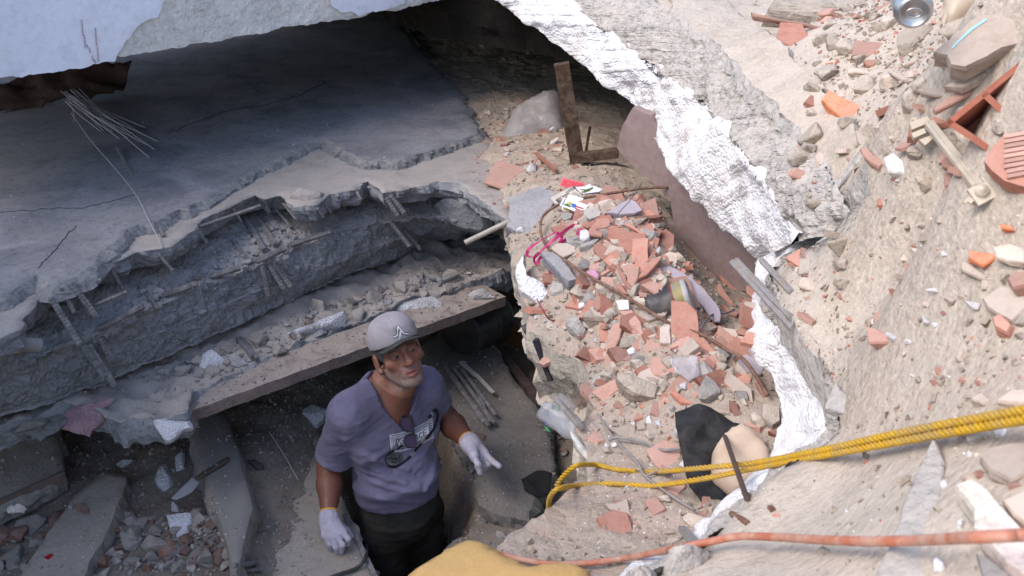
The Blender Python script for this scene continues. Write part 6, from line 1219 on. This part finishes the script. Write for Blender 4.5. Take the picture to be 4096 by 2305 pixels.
for pth in ([(905, 855), (900, 800), (850, 730), (730, 770), (690, 790), (720, 730), (690, 690), (650, 670), (540, 720), (440, 780), (340, 860), (310, 920), (340, 950), (420, 940), (500, 860), (620, 760), (740, 660), (850, 590), (910, 600), (915, 650), (880, 730)], [(460, 900), (400, 960), (400, 1010), (430, 1030), (470, 960), (530, 960), (600, 940), (640, 910), (600, 1010), (570, 1130), (540, 1260)]):
    c0 = hp('Z13', 560, 800); nr_ = nz_(np.array((0, 0, .8)) + camdir(c0)); RP = np.array([on_plane(S('Z13', x, y), c0 + nr_ * (.075 + .008 * math.sin(i * 2.1)), nr_) for i, (x, y) in enumerate(pth)]); RP = smooth_path(RP, 120)
    T_, _, _ = frames(RP); vv = []
    for i, (p, t_) in enumerate(zip(RP, T_)): tw = .9 * math.sin(i * .11); s_ = nz_(np.cross(t_, nr_)); s2 = s_ * math.cos(tw) + nr_ * math.sin(tw); vv += [p - s2 * .0055, p + s2 * .0055, p + s2 * .0055 + nr_ * .0012, p - s2 * .0055 + nr_ * .0012]
    ff = [(i * 4 + j, i * 4 + (j + 1) % 4, i * 4 + 4 + (j + 1) % 4, i * 4 + 4 + j) for i in range(119) for j in range(4)] + [(3, 2, 1, 0), (476, 477, 478, 479)]; mk('ribbon_length', vv, ff, MRI, rt)

# playing cards and switch plate
def flatpoly(name, win, poly, p, n, off, th, mat, parent=None):
    R = np.array([on_plane(S(win, *q), p + n * off, n) for q in poly]); m = len(R); c = R.mean(0)
    if np.cross(R - c, np.roll(R, -1, 0) - c).sum(0) @ n < 0: R = R[::-1]
    return mk(name, np.vstack([R, R - n * th]), [list(range(m)), list(range(m, 2 * m))[::-1]] + [(i, m + i, m + (i + 1) % m, (i + 1) % m) for i in range(m)], mat, parent)
PC = lambda nme, c: plain(nme, c, .45, var=.06)
MWH, MRED, MGRN, MBLU, MYEL, MPNK, MBRN = PC('card_white', (.70, .69, .74)), PC('card_red', (.52, .04, .035)), PC('card_green', (.05, .14, .03)), PC('card_blue', (.05, .13, .42)), PC('card_yellow', (.60, .45, .05)), PC('card_pink', (.70, .16, .19)), PC('card_brown', (.09, .05, .02))
def card(label, poly, k, lift, arts, back=False):
    c = np.mean([S('Z13', *q) for q in poly], axis=0); p, n = place(c, k, 0, .2); o = flatpoly('playing_card', 'Z13', poly, p, n, lift, .0012, MPNK if back else MWH); tag(o, label, 'playing card', 'playing cards on the rubble')
    for nm, q, m in arts: flatpoly(nm, 'Z13', q, p, n, lift + .0016, .0008, m, o)
card('red backed playing card behind the switch plate', [(725, 30), (985, 95), (975, 130), (870, 135), (795, 155), (690, 125)], .5, .045, [('back_pattern', [(735, 48), (965, 102), (960, 122), (860, 128), (795, 142), (712, 116)], PC('card_pattern', (.60, .07, .09))), ('pattern_rosette', [(775, 100), (790, 86), (812, 92), (812, 108), (790, 116)], MPNK), ('pattern_rosette', [(868, 122), (880, 112), (900, 116), (895, 128)], MPNK)], True)
card('playing card with a green branch printed on it', [(870, 140), (1090, 128), (1190, 165), (1150, 195), (965, 220), (920, 190)], .5, .05, [('green_branch', [(945, 195), (975, 175), (1030, 160), (1075, 140), (1080, 155), (1040, 180), (985, 205), (955, 205)], MGRN), ('red_bud', [(1015, 172), (1030, 165), (1035, 190), (1018, 192)], MRED), ('twig', [(930, 165), (1000, 170), (995, 176), (930, 172)], MBRN), ('yellow_tip', [(950, 190), (975, 180), (970, 200)], MYEL)])
pl = [S('Z13', *q) for q in [(580, 270), (830, 130), (995, 280), (960, 330), (660, 355)]]; c = np.mean(pl, axis=0); pp, pn2 = place(c, .5, 0, .2)
sw = thing('switch_plate', 'cream wall switch plate with square holes under the cards', 'switch plate', pp); MSW = plain('cream_plastic', (.60, .55, .48), .5, dirt=(.42, .36, .30), dk=.4)
for q in ([(580, 270), (830, 130), (870, 165), (640, 290)], [(580, 270), (640, 290), (700, 345), (660, 358)], [(830, 130), (995, 280), (955, 310), (790, 205), (772, 218), (760, 205)], [(660, 358), (700, 345), (955, 310), (960, 330)], [(700, 250), (745, 262), (900, 300), (850, 325), (700, 340), (720, 290)]): flatpoly('plate_bar', 'Z13', q, pp, pn2, .05, .005, MSW, sw)
card('lower playing card tucked under the figure card', [(720, 360), (800, 225), (970, 270), (920, 330), (860, 435), (715, 410)], .5, .062, [('yellow_print', [(730, 375), (850, 410), (845, 425), (730, 400)], MYEL)])
card('playing card showing a figure in blue tunic and red hose', [(690, 350), (745, 265), (800, 270), (1020, 350), (1000, 395), (945, 445), (860, 420)], .5, .07, [('print_line', [(715, 345), (760, 272), (765, 275), (722, 348)], MBLU), ('tunic', [(820, 330), (870, 335), (890, 355), (870, 380), (840, 375)], MBLU), ('sleeve', [(770, 325), (825, 315), (835, 335), (800, 350)], MYEL), ('cloak', [(735, 335), (790, 335), (830, 365), (810, 372), (760, 355)], MGRN), ('leg', [(885, 358), (970, 385), (965, 395), (880, 372)], MRED), ('leg', [(870, 378), (945, 410), (940, 420), (866, 390)], MRED), ('head', [(800, 315), (820, 312), (825, 325), (808, 328)], PC('card_skin', (.6, .35, .22))), ('shoe', [(960, 385), (975, 388), (965, 398)], MYEL), ('shoe', [(935, 410), (952, 412), (940, 422)], MYEL)])
shard('white paper square above the pink triangular shard', 'Z7', [(1095, 1070), (1180, 1065), (1190, 1135), (1115, 1140)], 'white', .002, k=.6, lift=8, name='paper_square', cat='paper')

# black tin with a label, curved board
tn = thing('tin', 'black ridged tin with yellow label crushed under the big bright tile', 'tin', hp('Z19', 560, 560)); tc0 = hp('Z19', 480, 470) - UPZ * .005; ta1 = nz_(at(S('Z19', 800, 380), np.dot(tc0 - CAM, (0, CP, -SP)) - .02) - tc0); MTB = plain('black_tin', (.03, .03, .033), .45, dirt=(.20, .17, .15), dk=.5, scale=12, bump=.3)
prof = [(-.06, .01), (-.06, .035), (-.055, .05)] + [(-.05 + i * .006, .052 + .004 * (i % 2)) for i in range(12)] + [(.022, .055)]
lathe('tin_body', tc0, ta1, prof, MTB, tn, 32, .006, 3); lathe('red_band', tc0, ta1, [(.022, .0555), (.03, .0555)], plain('tin_red', (.16, .03, .03), .5), tn, 32, .004, 3); lathe('label', tc0, ta1, [(.03, .0550), (.06, .0550)], plain('tin_yellow', (.30, .25, .07), .5, dirt=(.2, .2, .3), dk=.6, scale=40), tn, 32, .004, 3)
lathe('lid', tc0, ta1, [(.06, .056), (.074, .058), (.076, .052), (.07, .03), (.07, .001)], MWS, tn, 32, .003, 3)
shard('long curved mauve board above the black tin', 'Z19', [(390, 0), (560, 55), (760, 170), (930, 310), (1060, 470), (1118, 610), (1105, 685), (1040, 690), (1000, 620), (930, 510), (800, 390), (640, 240), (480, 140), (375, 100)], 'lav', .012, k=1.0, lift=1.2, name='curved_board', cat='board')

# bucket, bottle, can, brick block, bracket
bc = at(S('Z16', 470, 350), 4.35); bx_ = nz_(at(S('Z16', 690, 215), 4.55) - bc); MBK = plain('black_plastic', (.012, .013, .016), .45, dirt=(.05, .048, .046), dk=.5, scale=14); bkt = thing('bucket', 'black plastic bucket tipped over under the steel channel', 'bucket', (bc[0], bc[1], bc[2] - .1))
lathe('bucket_body', bc, bx_, [(-.004, .001), (-.004, .095), (0, .105), (.02, .108), (.10, .114), (.105, .122), (.125, .123), (.128, .116), (.145, .117), (.15, .123), (.165, .123), (.17, .118), (.24, .125)], MBK, bkt, 36); lathe('rim', bc, bx_, [(.24, .125), (.24, .134), (.255, .134), (.255, .125)], MBK, bkt, 36)
MPET = film('pet_plastic', (.55, .56, .60), .45, .15); b0 = at(S('Z16', 1110, 960), 3.0); b1 = at(S('Z16', 1430, 1190), 2.85); bo = thing('bottle', 'crushed clear plastic bottle with green label by the shelf rim', 'bottle', (b1[0], b1[1], min(b0[2], b1[2]) - .03)); BL_ = np.linalg.norm(b1 - b0)
lathe('bottle_body', b0, b1 - b0, [(0, .002), (-.004, .02), (0, .032), (.02, .036), (.05, .034), (.055, .036), (.09, .034), (.13, .036), (.16, .033), (BL_ - .03, .022), (BL_ - .01, .012), (BL_, .012), (BL_, .001)], MPET, bo, 24, .012, 7)
lab = plain('bottle_label', (.55, .56, .60), .4); dpt = nz_(camdir(b0))
for q, m in (([(1180, 905), (1240, 935), (1245, 960), (1185, 950)], PC('label_green', (.05, .28, .10))), ([(1175, 900), (1195, 905), (1190, 950), (1172, 940)], PC('label_blue', (.03, .07, .22))), ([(1115, 1075), (1140, 1080), (1165, 1120), (1130, 1110)], PC('label_green2', (.05, .28, .10))), ([(1110, 1045), (1135, 1048), (1135, 1068), (1112, 1066)], PC('label_blue2', (.03, .07, .22)))):
    flatpoly('label', 'Z16', q, b0 + dpt * .03, dpt, 0, .001, m, bo)
cn0 = at(S('Z15', 738, 112), 1.70); cax = nz_(at(S('Z15', 690, -60), 1.78) - cn0); MAL = plain('aluminium', (.55, .55, .55), .35, .9, var=.2, scale=14, bump=.15); cn = thing('drink_can', 'bare aluminium drink can lying on the mortar slab at top right', 'can', (cn0[0], cn0[1], cn0[2] - .035))
lathe('can_body', cn0, cax, [(.006, .001), (.008, .018), (.0, .0235), (-.001, .0255), (.004, .0275), (.012, .0325), (.03, .033), (.12, .033), (.125, .001)], MAL, cn, 32, .0012, 5)
tube('pull_ring', smooth_path([cn0 + cax * .002 + d for d in [nz_(np.cross(cax, (0, 0, 1))) * .013 * math.cos(a) + nz_(np.cross(cax, np.cross(cax, (0, 0, 1)))) * .008 * math.sin(a) for a in np.linspace(0, 6.283, 13)]], 24), .0016, MAL, cn, 6, caps=False)
hb = thing('hollow_brick', 'red hollow clay block with open cells at the upper right edge', 'brick', at(S('Z15', 1400, 1000), 1.62)); hn = nz_(camdir(at(S('Z15', 1400, 900), 1.56)) + np.array((-.25, .0, .15))); hp0 = at(S('Z15', 1340, 900), 1.56); MHB = surf('hollow_clay', (.36, .12, .075), (.30, .10, .065), dust=(.46, .32, .26), dustk=.5, scale=12, bump=.35, fine=90, speck=.2)
def hq_(x, y, o=0): return on_plane(S('Z15', x, y), hp0 - hn * o, hn)
for a, b in (((1030, 1015), (1720, 455)), ((1030, 1015), (1350, 1230)), ((1350, 1230), (1800, 1000)), ((1330, 790), (1640, 1085)), ((1620, 540), (1900, 850))):
    pa, pb2 = hq_(*a), hq_(*b); d = nz_(pb2 - pa); s_ = np.cross(d, hn); v, f = box_geo((pa + pb2) / 2 - hn * .05, [d, s_, hn], (np.linalg.norm(pb2 - pa) + .008, .0095, .10)); mk('cell_wall', v, f, MHB, hb)
flatpoly('back_wall', 'Z15', [(1030, 1015), (1720, 455), (1900, 850), (1350, 1230)], hp0 - hn * .095, hn, 0, .01, MHB, hb)
rbk = thing('ribbed_brick', 'ribbed red brick face at the right edge below the hollow block', 'brick', hp('Z3', 2430, 1150)); p, n = place(S('Z3', 2430, 1100), .8, 0, .3); p = p + n * .03
flatpoly('brick_body', 'Z3', [(2280, 1100), (2330, 1010), (2420, 920), (2640, 890), (2640, 1300), (2420, 1235), (2330, 1160)], p, n, 0, .03, MR['terra'], rbk)
for i in range(9): y0 = 930 + i * 34; a = on_plane(S('Z3', 2425 - (10 if i < 7 else -10), y0 + 8), p + n * .002, n); b = on_plane(S('Z3', 2640, y0 - 30), p + n * .002, n); bar('rib', a, b, .0065, .006, MR['terrap'], rbk, n, seg=3)
MPL = plain('aged_plastic', (.56, .49, .39), .5, dirt=(.45, .37, .29), dk=.5, scale=18); br = thing('plastic_bracket', 'cream plastic bracket arm with clip plate on the right slope', 'bracket', hp('Z15', 1000, 1200)); k0 = at(S('Z15', 858, 1020), hit(S('Z15', 858, 1020))[2] - .02); k1 = at(S('Z3', 2235, 1275), hit(S('Z3', 2235, 1275))[2] - .02); kn = nz_(camdir(k0) + UPZ * .5)
bar('arm', k0, k1, .017, .010, MPL, br, kn, seg=6); bar('arm_rib', k0 + kn * .007, k1 + kn * .007, .004, .006, MPL, br, kn, seg=6); kp = (k0 + k1) / 2
def kq(w_, x, y, pp_): return on_plane(S(w_, x, y), pp_, kn)
for q in ([(700, 1015), (850, 962), (880, 1010), (720, 1075)], [(715, 1105), (820, 1065), (840, 1100), (735, 1145)], [(780, 1160), (880, 1120), (895, 1150), (830, 1205)]): flatpoly('head_block', 'Z15', q, k0, kn, .006, .016, MPL, br)
flatpoly('clip_plate', 'Z9', [(1755, 105), (1895, 45), (1978, 150), (1840, 222)], k1, kn, .008, .008, MPL, br); lathe('boss', kq('Z9', 1855, 130, k1) + kn * .008, kn, [(0, .011), (.008, .010), (.008, .005), (.012, .004), (.012, .0005)], MPL, br, 18)
for x in (1752, 1790): bar('prong', kq('Z9', x + 30, 165, k1), kq('Z9', x - 20, 205, k1), .005, .005, MPL, br, kn, seg=2)
sheet('plastic_jug', 'beige plastic jug half buried at the top right', 'jug', 'Z15', [(985, -40), (1330, -60), (1352, 80), (1250, 150), (1100, 262), (1010, 300), (962, 170)], plain('jug_plastic', (.52, .42, .32), .35, dirt=(.42, .34, .26), dk=.4, scale=12), .02, 1.0, .03, .002, 4, dome=.05, res=.012, jag=0, seed=21, domek=.3)
pbm = BVHTree.FromPolygons([tuple(np.array(v.co) + np.array(pb['_w'])) for v in pb.data.vertices], [tuple(p.vertices) for p in pb.data.polygons])
decal('paint_streak', [((1045, 400), (1095, 345), (1105, 358), (1060, 408)), ((1095, 345), (1210, 235), (1225, 250), (1105, 358)), ((1210, 235), (1330, 155), (1345, 170), (1225, 250))], 'Z15', pbm, .0015, PC('blue_paint', (.30, .55, .62)), pb, 4)
for i, q in enumerate(([(1910, 400), (2000, 360), (2090, 450), (1960, 440)], [(1550, 790), (1600, 770), (1612, 800), (1560, 826)], [(1690, 1060), (1730, 1050), (1720, 1120), (1660, 1090)], [(1500, 1320), (1560, 1320), (1590, 1410), (1510, 1420)])):
    tag(lump('', 'Z10', q, 'foam_r', h=.012, k=.4, name='foam_crumb'), ['white foam crumb under the ropes at the right', 'small foam crumb left of the painted slab tip', 'foam crumb beside the painted plaster slab', 'foam crumb in the corner left of the painted slab'][i], 'foam')

# timber in the hollow
MWD = plain('old_timber', (.085, .042, .02), .8, var=.7, scale=45, bump=.6, dirt=(.17, .13, .10), dk=.6)
def vert_bar(name, label, s0, s1, w_, d_):
    h = hit(s0); b = h[0]; d = ray(s1); t = b[1] / d[1]; tag(bar(name, b - UPZ * .02, at(s1, t), w_, d_, MWD, None, (0, 1, .2), .002, 14), label, 'timber')
vert_bar('timber_post', 'upright brown timber post in the dark hollow', S('Z17', 880, 735), S('Z17', 715, -230), .062, .05)
tag(bar('timber_rail', hp('Z17', 880, 745, .03), at(S('Z17', 1260, 630), hit(S('Z17', 880, 745))[2] - .05), .045, .035, MWD, None, UPZ, .002), 'short timber rail at the foot of the post', 'timber')
vert_bar('splinter', 'thin pale timber splinter right of the post', S('Z17', 945, 640), S('Z17', 990, 375), .012, .008)
tag(bar('red_batten', hp('Z17', 470, 680, .02), hp('Z17', 665, 850, .02), .014, .01, MR['terra'], seg=4), 'narrow red batten in front of the timber post', 'batten')

# left: fibre bundle, stick, string; pit: knife and small scraps
fb = thing('fibre_bundle', 'loose bundle of pale fibres hanging over the dark floor slab', 'fibres', hp('Z1', 700, 900)); MFB = plain('pale_fibre', (.40, .38, .41), .8); rg = np.random.default_rng(5)
for i in range(24):
    a = (470 + rg.uniform(-40, 110), 670 + rg.uniform(-40, 80)); L = rg.uniform(.15, 1); mid = (a[0] + 240 * L + rg.uniform(-30, 30), a[1] + 190 * L + rg.uniform(-30, 30)); e = (a[0] + 680 * L + rg.uniform(-110, 60), a[1] + 440 * L + rg.uniform(-70, 70)); t_ = [hit(S('Z1', *q))[2] for q in (a, mid, e)]
    tube('fibre', smooth_path([at(S('Z1', *a), t_[0] - .25), at(S('Z1', *mid), t_[1] - .14), at(S('Z1', *e), t_[2] - .01)], 16), .0025, MFB, fb, 5)
tag(bar('stick', hp('V', 295, 376, .01), at(S('V', 411, 594), hit(S('V', 411, 594))[2] - .02), .011, .008, plain('grey_wood', (.22, .20, .19), .8, var=.3)), 'thin grey stick lying over the broken floor edge', 'stick')
tag(tube('string', tpath('V', [(180, 290), (230, 360), (290, 430), (345, 500), (375, 560), (412, 632)], .012, 60), .0022, plain('white_string', (.36, .35, .38), .8), None, 5), 'pale string hanging beside the thin grey stick', 'string')
kp0 = hp('Z5', 1600, 640) + UPZ * .012; kn2 = nz_(UPZ + camdir(kp0) * .25); kf = thing('knife', 'kitchen knife with wooden riveted handle lying on the concrete plank', 'knife', kp0)
flatpoly('blade', 'Z5', [(1235, 888), (1300, 822), (1385, 740), (1400, 742), (1436, 775), (1385, 842), (1330, 872), (1265, 900)], kp0, kn2, .004, .002, plain('knife_steel', (.55, .56, .60), .45, .5, var=.2, scale=30), kf)
ha, hb_ = on_plane(S('Z5', 1410, 755), kp0 + kn2 * .006, kn2), on_plane(S('Z5', 1650, 600), kp0 + kn2 * .006, kn2); hd_ = smooth_path([ha, hb_], 14); rr = np.array([.010, .0115, .012, .0125, .0125, .0122, .012, .0122, .0125, .013, .0132, .013, .0122, .008]); v, f = tube_geo(hd_, rr, 12, True, 1.0, .62); mk('handle', v, f, plain('knife_wood', (.085, .06, .045), .7, var=.4, scale=60, bump=.3), kf, smooth=True)
for u in (.28, .62): c = ha + (hb_ - ha) * u + kn2 * .0075; lathe('rivet', c, kn2, [(0, .003), (.0012, .0028), (.0014, .0004)], plain('rivet_%d' % int(u * 100), (.5, .5, .5), .3, .8), kf, 10)
MBW = plain('dull_black', (.03, .03, .032), .6, dirt=(.1, .09, .085), dk=.4)
tag(tube('cable', tpath('V', [(800, 1475), (845, 1455), (902, 1434), (922, 1400), (920, 1350)], .012, 30), .0065, MBW, None, 8), 'thick black cable on the plate at the bottom', 'cable')
tag(bar('steel_flat', hp('V', 868, 1300, .01), hp('V', 948, 1465, .01), .018, .01, MT['rebar']), 'grey steel flat along the edge of the gap', 'steel bar')
tag(tube('cable', tpath('Z5', [(1940, 420), (2050, 590), (2150, 770)], .008, 20), .003, MWS, None, 6), 'thin pale cable left of the man', 'cable')
for a, b, r, lab_ in (((1190, 1350), (1362, 1250), .010, 'dark ribbed bar stub near the lowest foam patch'), ((1690, 1392), (1850, 1372), .008, 'ribbed bar at the bottom edge, upper of two'), ((1640, 1442), (1885, 1420), .008, 'ribbed bar at the bottom edge, lower of two')): tag(rebar('rebar', hp('Z5', *a, .01), hp('Z5', *b, .012), r, MT['rebar']), lab_, 'steel rod')
shard('red shard on the broad tilted slab', 'Z5', [(530, 930), (590, 918), (645, 960), (655, 1010), (600, 1005)], 'pitr', .012, k=.3)
shard('white chip at the far left below the steel edge', 'Z5', [(45, 965), (80, 930), (150, 925), (195, 960), (170, 990), (60, 992)], 'pinkw', .012, k=.3)
shard('shiny red wrapper on the gravel at bottom left', 'Z5', [(315, 1312), (370, 1284), (384, 1295), (345, 1332)], 'orange', .006, k=.4, name='wrapper', cat='wrapper').data.materials[0] = plain('red_wrapper', (.35, .01, .015), .25)
tag(lump('', 'Z5', [(1755, 590), (1850, 600), (1930, 680), (1890, 705), (1800, 660)], 'pitc', h=.025, name='plastic_scrap'), 'broken dark plastic scrap right of the knife handle', 'scrap').data.materials[0] = MBW
bun = thing('rebar_bundle', 'bundle of dark steel bars in the slab right of the man', 'steel bars', hp('Z16', 560, 900))
for i, (a, b) in enumerate((((350, 640), (690, 1115)), ((420, 668), (735, 1095)), ((375, 690), (655, 1085)), ((480, 680), (745, 1030)), ((600, 830), (700, 1085)))): rebar('bar', hp('Z16', *a, .025 + .006 * (i % 2)), hp('Z16', *b, .025), .0075, MT['rebar'], bun, seed=i)
tag(bar('slat', hp('Z16', 470, 620, .03), hp('Z16', 590, 730, .03), .022, .006, MWS, seg=4), 'upper piece of the snapped white slat above the bars', 'slat'); tag(bar('slat', hp('Z16', 595, 735, .035), hp('Z16', 722, 862, .03), .018, .006, MWS, seg=4), 'lower piece of the snapped white slat above the bars', 'slat')
MOB = surf('ochre_board', (.19, .085, .035), (.15, .07, .03), scale=6, bump=.3); MR['ochre'] = MOB; MR['tanb'] = surf('tan_board', (.13, .10, .08), (.11, .085, .07), scale=6, bump=.2)
shard('ochre torn board in the hollow behind the bottle', 'Z16', [(800, 470), (830, 260), (900, 250), (960, 440), (1060, 380), (1090, 550), (950, 530), (920, 620), (860, 560)], 'ochre', .008, k=.6, name='torn_board', cat='board'); shard('tan board lying under the ochre one', 'Z16', [(890, 600), (960, 540), (1020, 600), (1080, 720), (1030, 765)], 'tanb', .008, k=.5, name='torn_board', cat='board')
MBL = plain('navy_strip', (.022, .022, .038), .5, dirt=(.08, .075, .07), dk=.5)
tag(bar('frame_strip', hp('Z16', 1060, 430, .02), hp('Z16', 1180, 740, .02), .05, .015, MBL), 'navy striped frame panel in the hollow behind the bottle', 'frame'); tag(bar('frame_strip', hp('Z16', 890, 250, .06), hp('Z16', 1150, 885, .05), .025, .02, MGP), 'grey frame strip beside the navy panel', 'frame'); tag(bar('wood_strip', hp('Z16', 670, 400, .04), hp('Z16', 1080, 950, .04), .035, .02, plain('plum_wood', (.06, .035, .035), .6, dirt=(.12, .1, .09), dk=.5)), 'dark plum wood strip on the dusty slab', 'wood strip')
sheet('plastic_shard', 'curled white plastic shard above the rope loop', 'plastic', 'Z16', [(1310, 1100), (1360, 1150), (1480, 1300), (1530, 1352), (1450, 1340), (1375, 1265), (1330, 1175)], plain('white_plastic', (.62, .60, .56), .4), .004, 1.0, .02, .003, 6, dome=.012, res=.012, seed=31)
for a, b, lab_ in (((1190, 838), (1395, 1075), 'long dusty rod above the clear bottle'), ((1240, 838), (1335, 935), 'short dusty rod above the clear bottle')): tag(rebar('rebar', at(S('Z16', *a), 2.95), at(S('Z16', *b), 2.62), .009, MT['rebar_r']), lab_, 'steel rod')
shard('orange clay shard behind the pointing glove', 'Z16', [(575, 1120), (660, 1135), (655, 1190), (620, 1205)], 'pitr', .01, k=.5)
pipe('plastic_pipe', hp('Z12', 1180, 790, .05), hp('Z12', 1395, 1165, .03), .02, MBP, 'dark pipe leaning in the gap beside the man', 'pipe')
tag(lump('', 'Z12', [(1180, 1200), (1290, 1130), (1335, 1200), (1255, 1290)], 'pitc', h=.05, name='foil_ball'), 'crumpled silver foil by the yellow foam', 'foil').data.materials[0] = plain('foil', (.5, .5, .52), .25, .9, var=.3, scale=60, bump=.8)
tag(lump('', 'Z12', [(940, 1100), (1000, 990), (1150, 1000), (1180, 1120), (1100, 1190), (980, 1170)], 'pitc', h=.09, name='boulder'), 'big rounded boulder in the gap beside the trousers', 'boulder')

lump('rough concrete lump under the orange hose at the slab lip', 'V', [(1640, 1430), (1690, 1400), (1760, 1385), (1815, 1390), (1800, 1425), (1720, 1465), (1650, 1470)], 'conc_r', h=.06, k=.6)
lump('crumbled concrete lump at the bottom edge left of the hose lump', 'V', [(1560, 1450), (1610, 1425), (1660, 1430), (1650, 1480), (1570, 1490)], 'conc_r', h=.07, k=.6)
# --- gravel and beads nobody could count
def sample_on(names, poly, zr, n, rg, up=.4):
    W = np.array([Vz(u, v, zr)[:2] for u, v in poly]); T = []
    for nm, v, f in SURF:
        if nm not in names: continue
        f3 = np.array([t[:3] for t in f] + [(t[0], t[2], t[3]) for t in f if len(t) == 4]); a = v[f3]; c = a.mean(1); nn = np.cross(a[:, 1] - a[:, 0], a[:, 2] - a[:, 0]); L = np.linalg.norm(nn, axis=1)
        k = inside(W, c[:, :2]) & (np.abs(nn[:, 2]) > up * np.maximum(L, 1e-12)) & (np.abs(c[:, 2] - CAMZ - zr) < .45); T.append((a[k], L[k]))
    if not T: return np.zeros((0, 3))
    A = np.concatenate([t[0] for t in T]); L = np.concatenate([t[1] for t in T])
    if len(A) == 0: return np.zeros((0, 3))
    i = rg.choice(len(A), n, p=L / L.sum()); r = rg.uniform(size=(n, 2)); r[r.sum(1) > 1] = 1 - r[r.sum(1) > 1]
    return A[i, 0] + (A[i, 1] - A[i, 0]) * r[:, :1] + (A[i, 2] - A[i, 0]) * r[:, 1:]
CUBE = np.array([(x, y, z) for x in (-1, 1) for y in (-1, 1) for z in (-1, 1)], float); CUBEF = np.array([(0, 1, 3, 2), (4, 6, 7, 5), (0, 4, 5, 1), (2, 3, 7, 6), (0, 2, 6, 4), (1, 5, 7, 3)])
def chips(P, size, rg, flatn=.5):
    n = len(P); s = size[0] * (size[1] / size[0]) ** (rg.uniform(size=n) ** 2.2); q = rg.normal(size=(n, 4)); q /= np.linalg.norm(q, axis=1)[:, None]; a, b, c, d = q.T
    R = np.stack([np.stack([1 - 2 * (c * c + d * d), 2 * (b * c - a * d), 2 * (b * d + a * c)], -1), np.stack([2 * (b * c + a * d), 1 - 2 * (b * b + d * d), 2 * (c * d - a * b)], -1), np.stack([2 * (b * d - a * c), 2 * (c * d + a * b), 1 - 2 * (b * b + c * c)], -1)], 1)
    v = CUBE[None] * rg.uniform(.45, 1, (n, 8, 1)) * np.stack([np.ones(n), rg.uniform(.5, 1, n), rg.uniform(flatn * .5, flatn, n)], -1)[:, None, :]
    v = np.einsum('nij,nkj->nki', R, v) * s[:, None, None] * .5 + P[:, None, :] + np.array((0, 0, 1)) * (s * .12)[:, None, None]
    return v.reshape(-1, 3), (CUBEF[None] + (np.arange(n) * 8)[:, None, None]).reshape(-1, 4)
def gravel(name, label, specs, mat, seed, size, flatn=.5):
    rg = np.random.default_rng(seed); P = [sample_on(*sp_, rg) for sp_ in specs]; P = np.vstack(P); v, f = chips(P, size, rg, flatn); o = mk(name, v, f, mat); return tag(o, label, 'gravel', kind='stuff')
ALLS = [(1250, 380), (1700, 480), (1960, 800), (1990, 1150), (1750, 1450), (1050, 1500), (1500, 1150), (1480, 900), (1290, 640)]
ALLR = [(1640, -20), (2900, -20), (2900, 1480), (1650, 1480), (1960, 1180), (2110, 1050), (1960, 760), (2160, 580)]
DENSE_R = [(2000, 200), (2200, -20), (2620, -20), (2620, 800), (2300, 640), (2120, 430)]
ALLP = [(-80, 1050), (500, 1040), (900, 950), (1290, 800), (1470, 950), (1400, 1250), (1100, 1500), (-80, 1500)]
gravel('beige_gravel', 'fine beige mortar gravel over the rubble shelf and slope', [(('rubble_shelf',), ALLS, -1.38, 8000), (('slab_top',), ALLR, -.75, 3500), (('slab_top',), DENSE_R, -.6, 9000), (('rubble_shelf', 'screed_layer'), CAVE, -1.43, 1500)], MR['conc'], 31, (.003, .022))
gravel('red_gravel', 'fine red brick grit over the rubble shelf and slope', [(('rubble_shelf',), UPC, -1.3, 1700), (('slab_top',), DENSE_R, -.6, 1500), (('slab_top',), ALLR, -.75, 700), (('rubble_shelf', 'screed_layer'), CAVE, -1.43, 500), (('screed_layer',), [(1150, 380), (1300, 400), (1290, 540), (1190, 480)], -1.43, 250)], MR['terra'], 32, (.003, .018))
gravel('grey_gravel', 'fine grey grit over the pit floor and broken beam', [(('pit_floor',), ALLP, -2.36, 9000), (('slab_body', 'tilted_slab', 'concrete_plank', 'ground_plate', 'leaning_slab'), ALLP, -2.25, 4500), (('beam_body',), BL, -1.6, 3500), (('slab_body',), LG, -1.87, 3500), (('steel_channel',), [(470, 1060), (470, 960), (1280, 680), (1280, 780)], -1.9, 900)], MR['pitc'], 33, (.003, .02))
gravel('foam_beads', 'tiny white foam beads sprinkled over the debris', [(('rubble_shelf',), CENT, -1.42, 700), (('rubble_shelf',), [(1450, 1000), (1750, 1150), (1750, 1400), (1450, 1400)], -1.46, 500), (('slab_top',), ALLR, -.75, 420), (('pit_floor', 'tilted_slab', 'concrete_plank', 'ground_plate', 'leaning_slab'), ALLP, -2.36, 800), (('finish_layer',), [(0, 740), (1200, 330), (900, 150), (0, 350)], -1.4, 160)], MT['foam_r'], 34, (.003, .0065), 1.0)
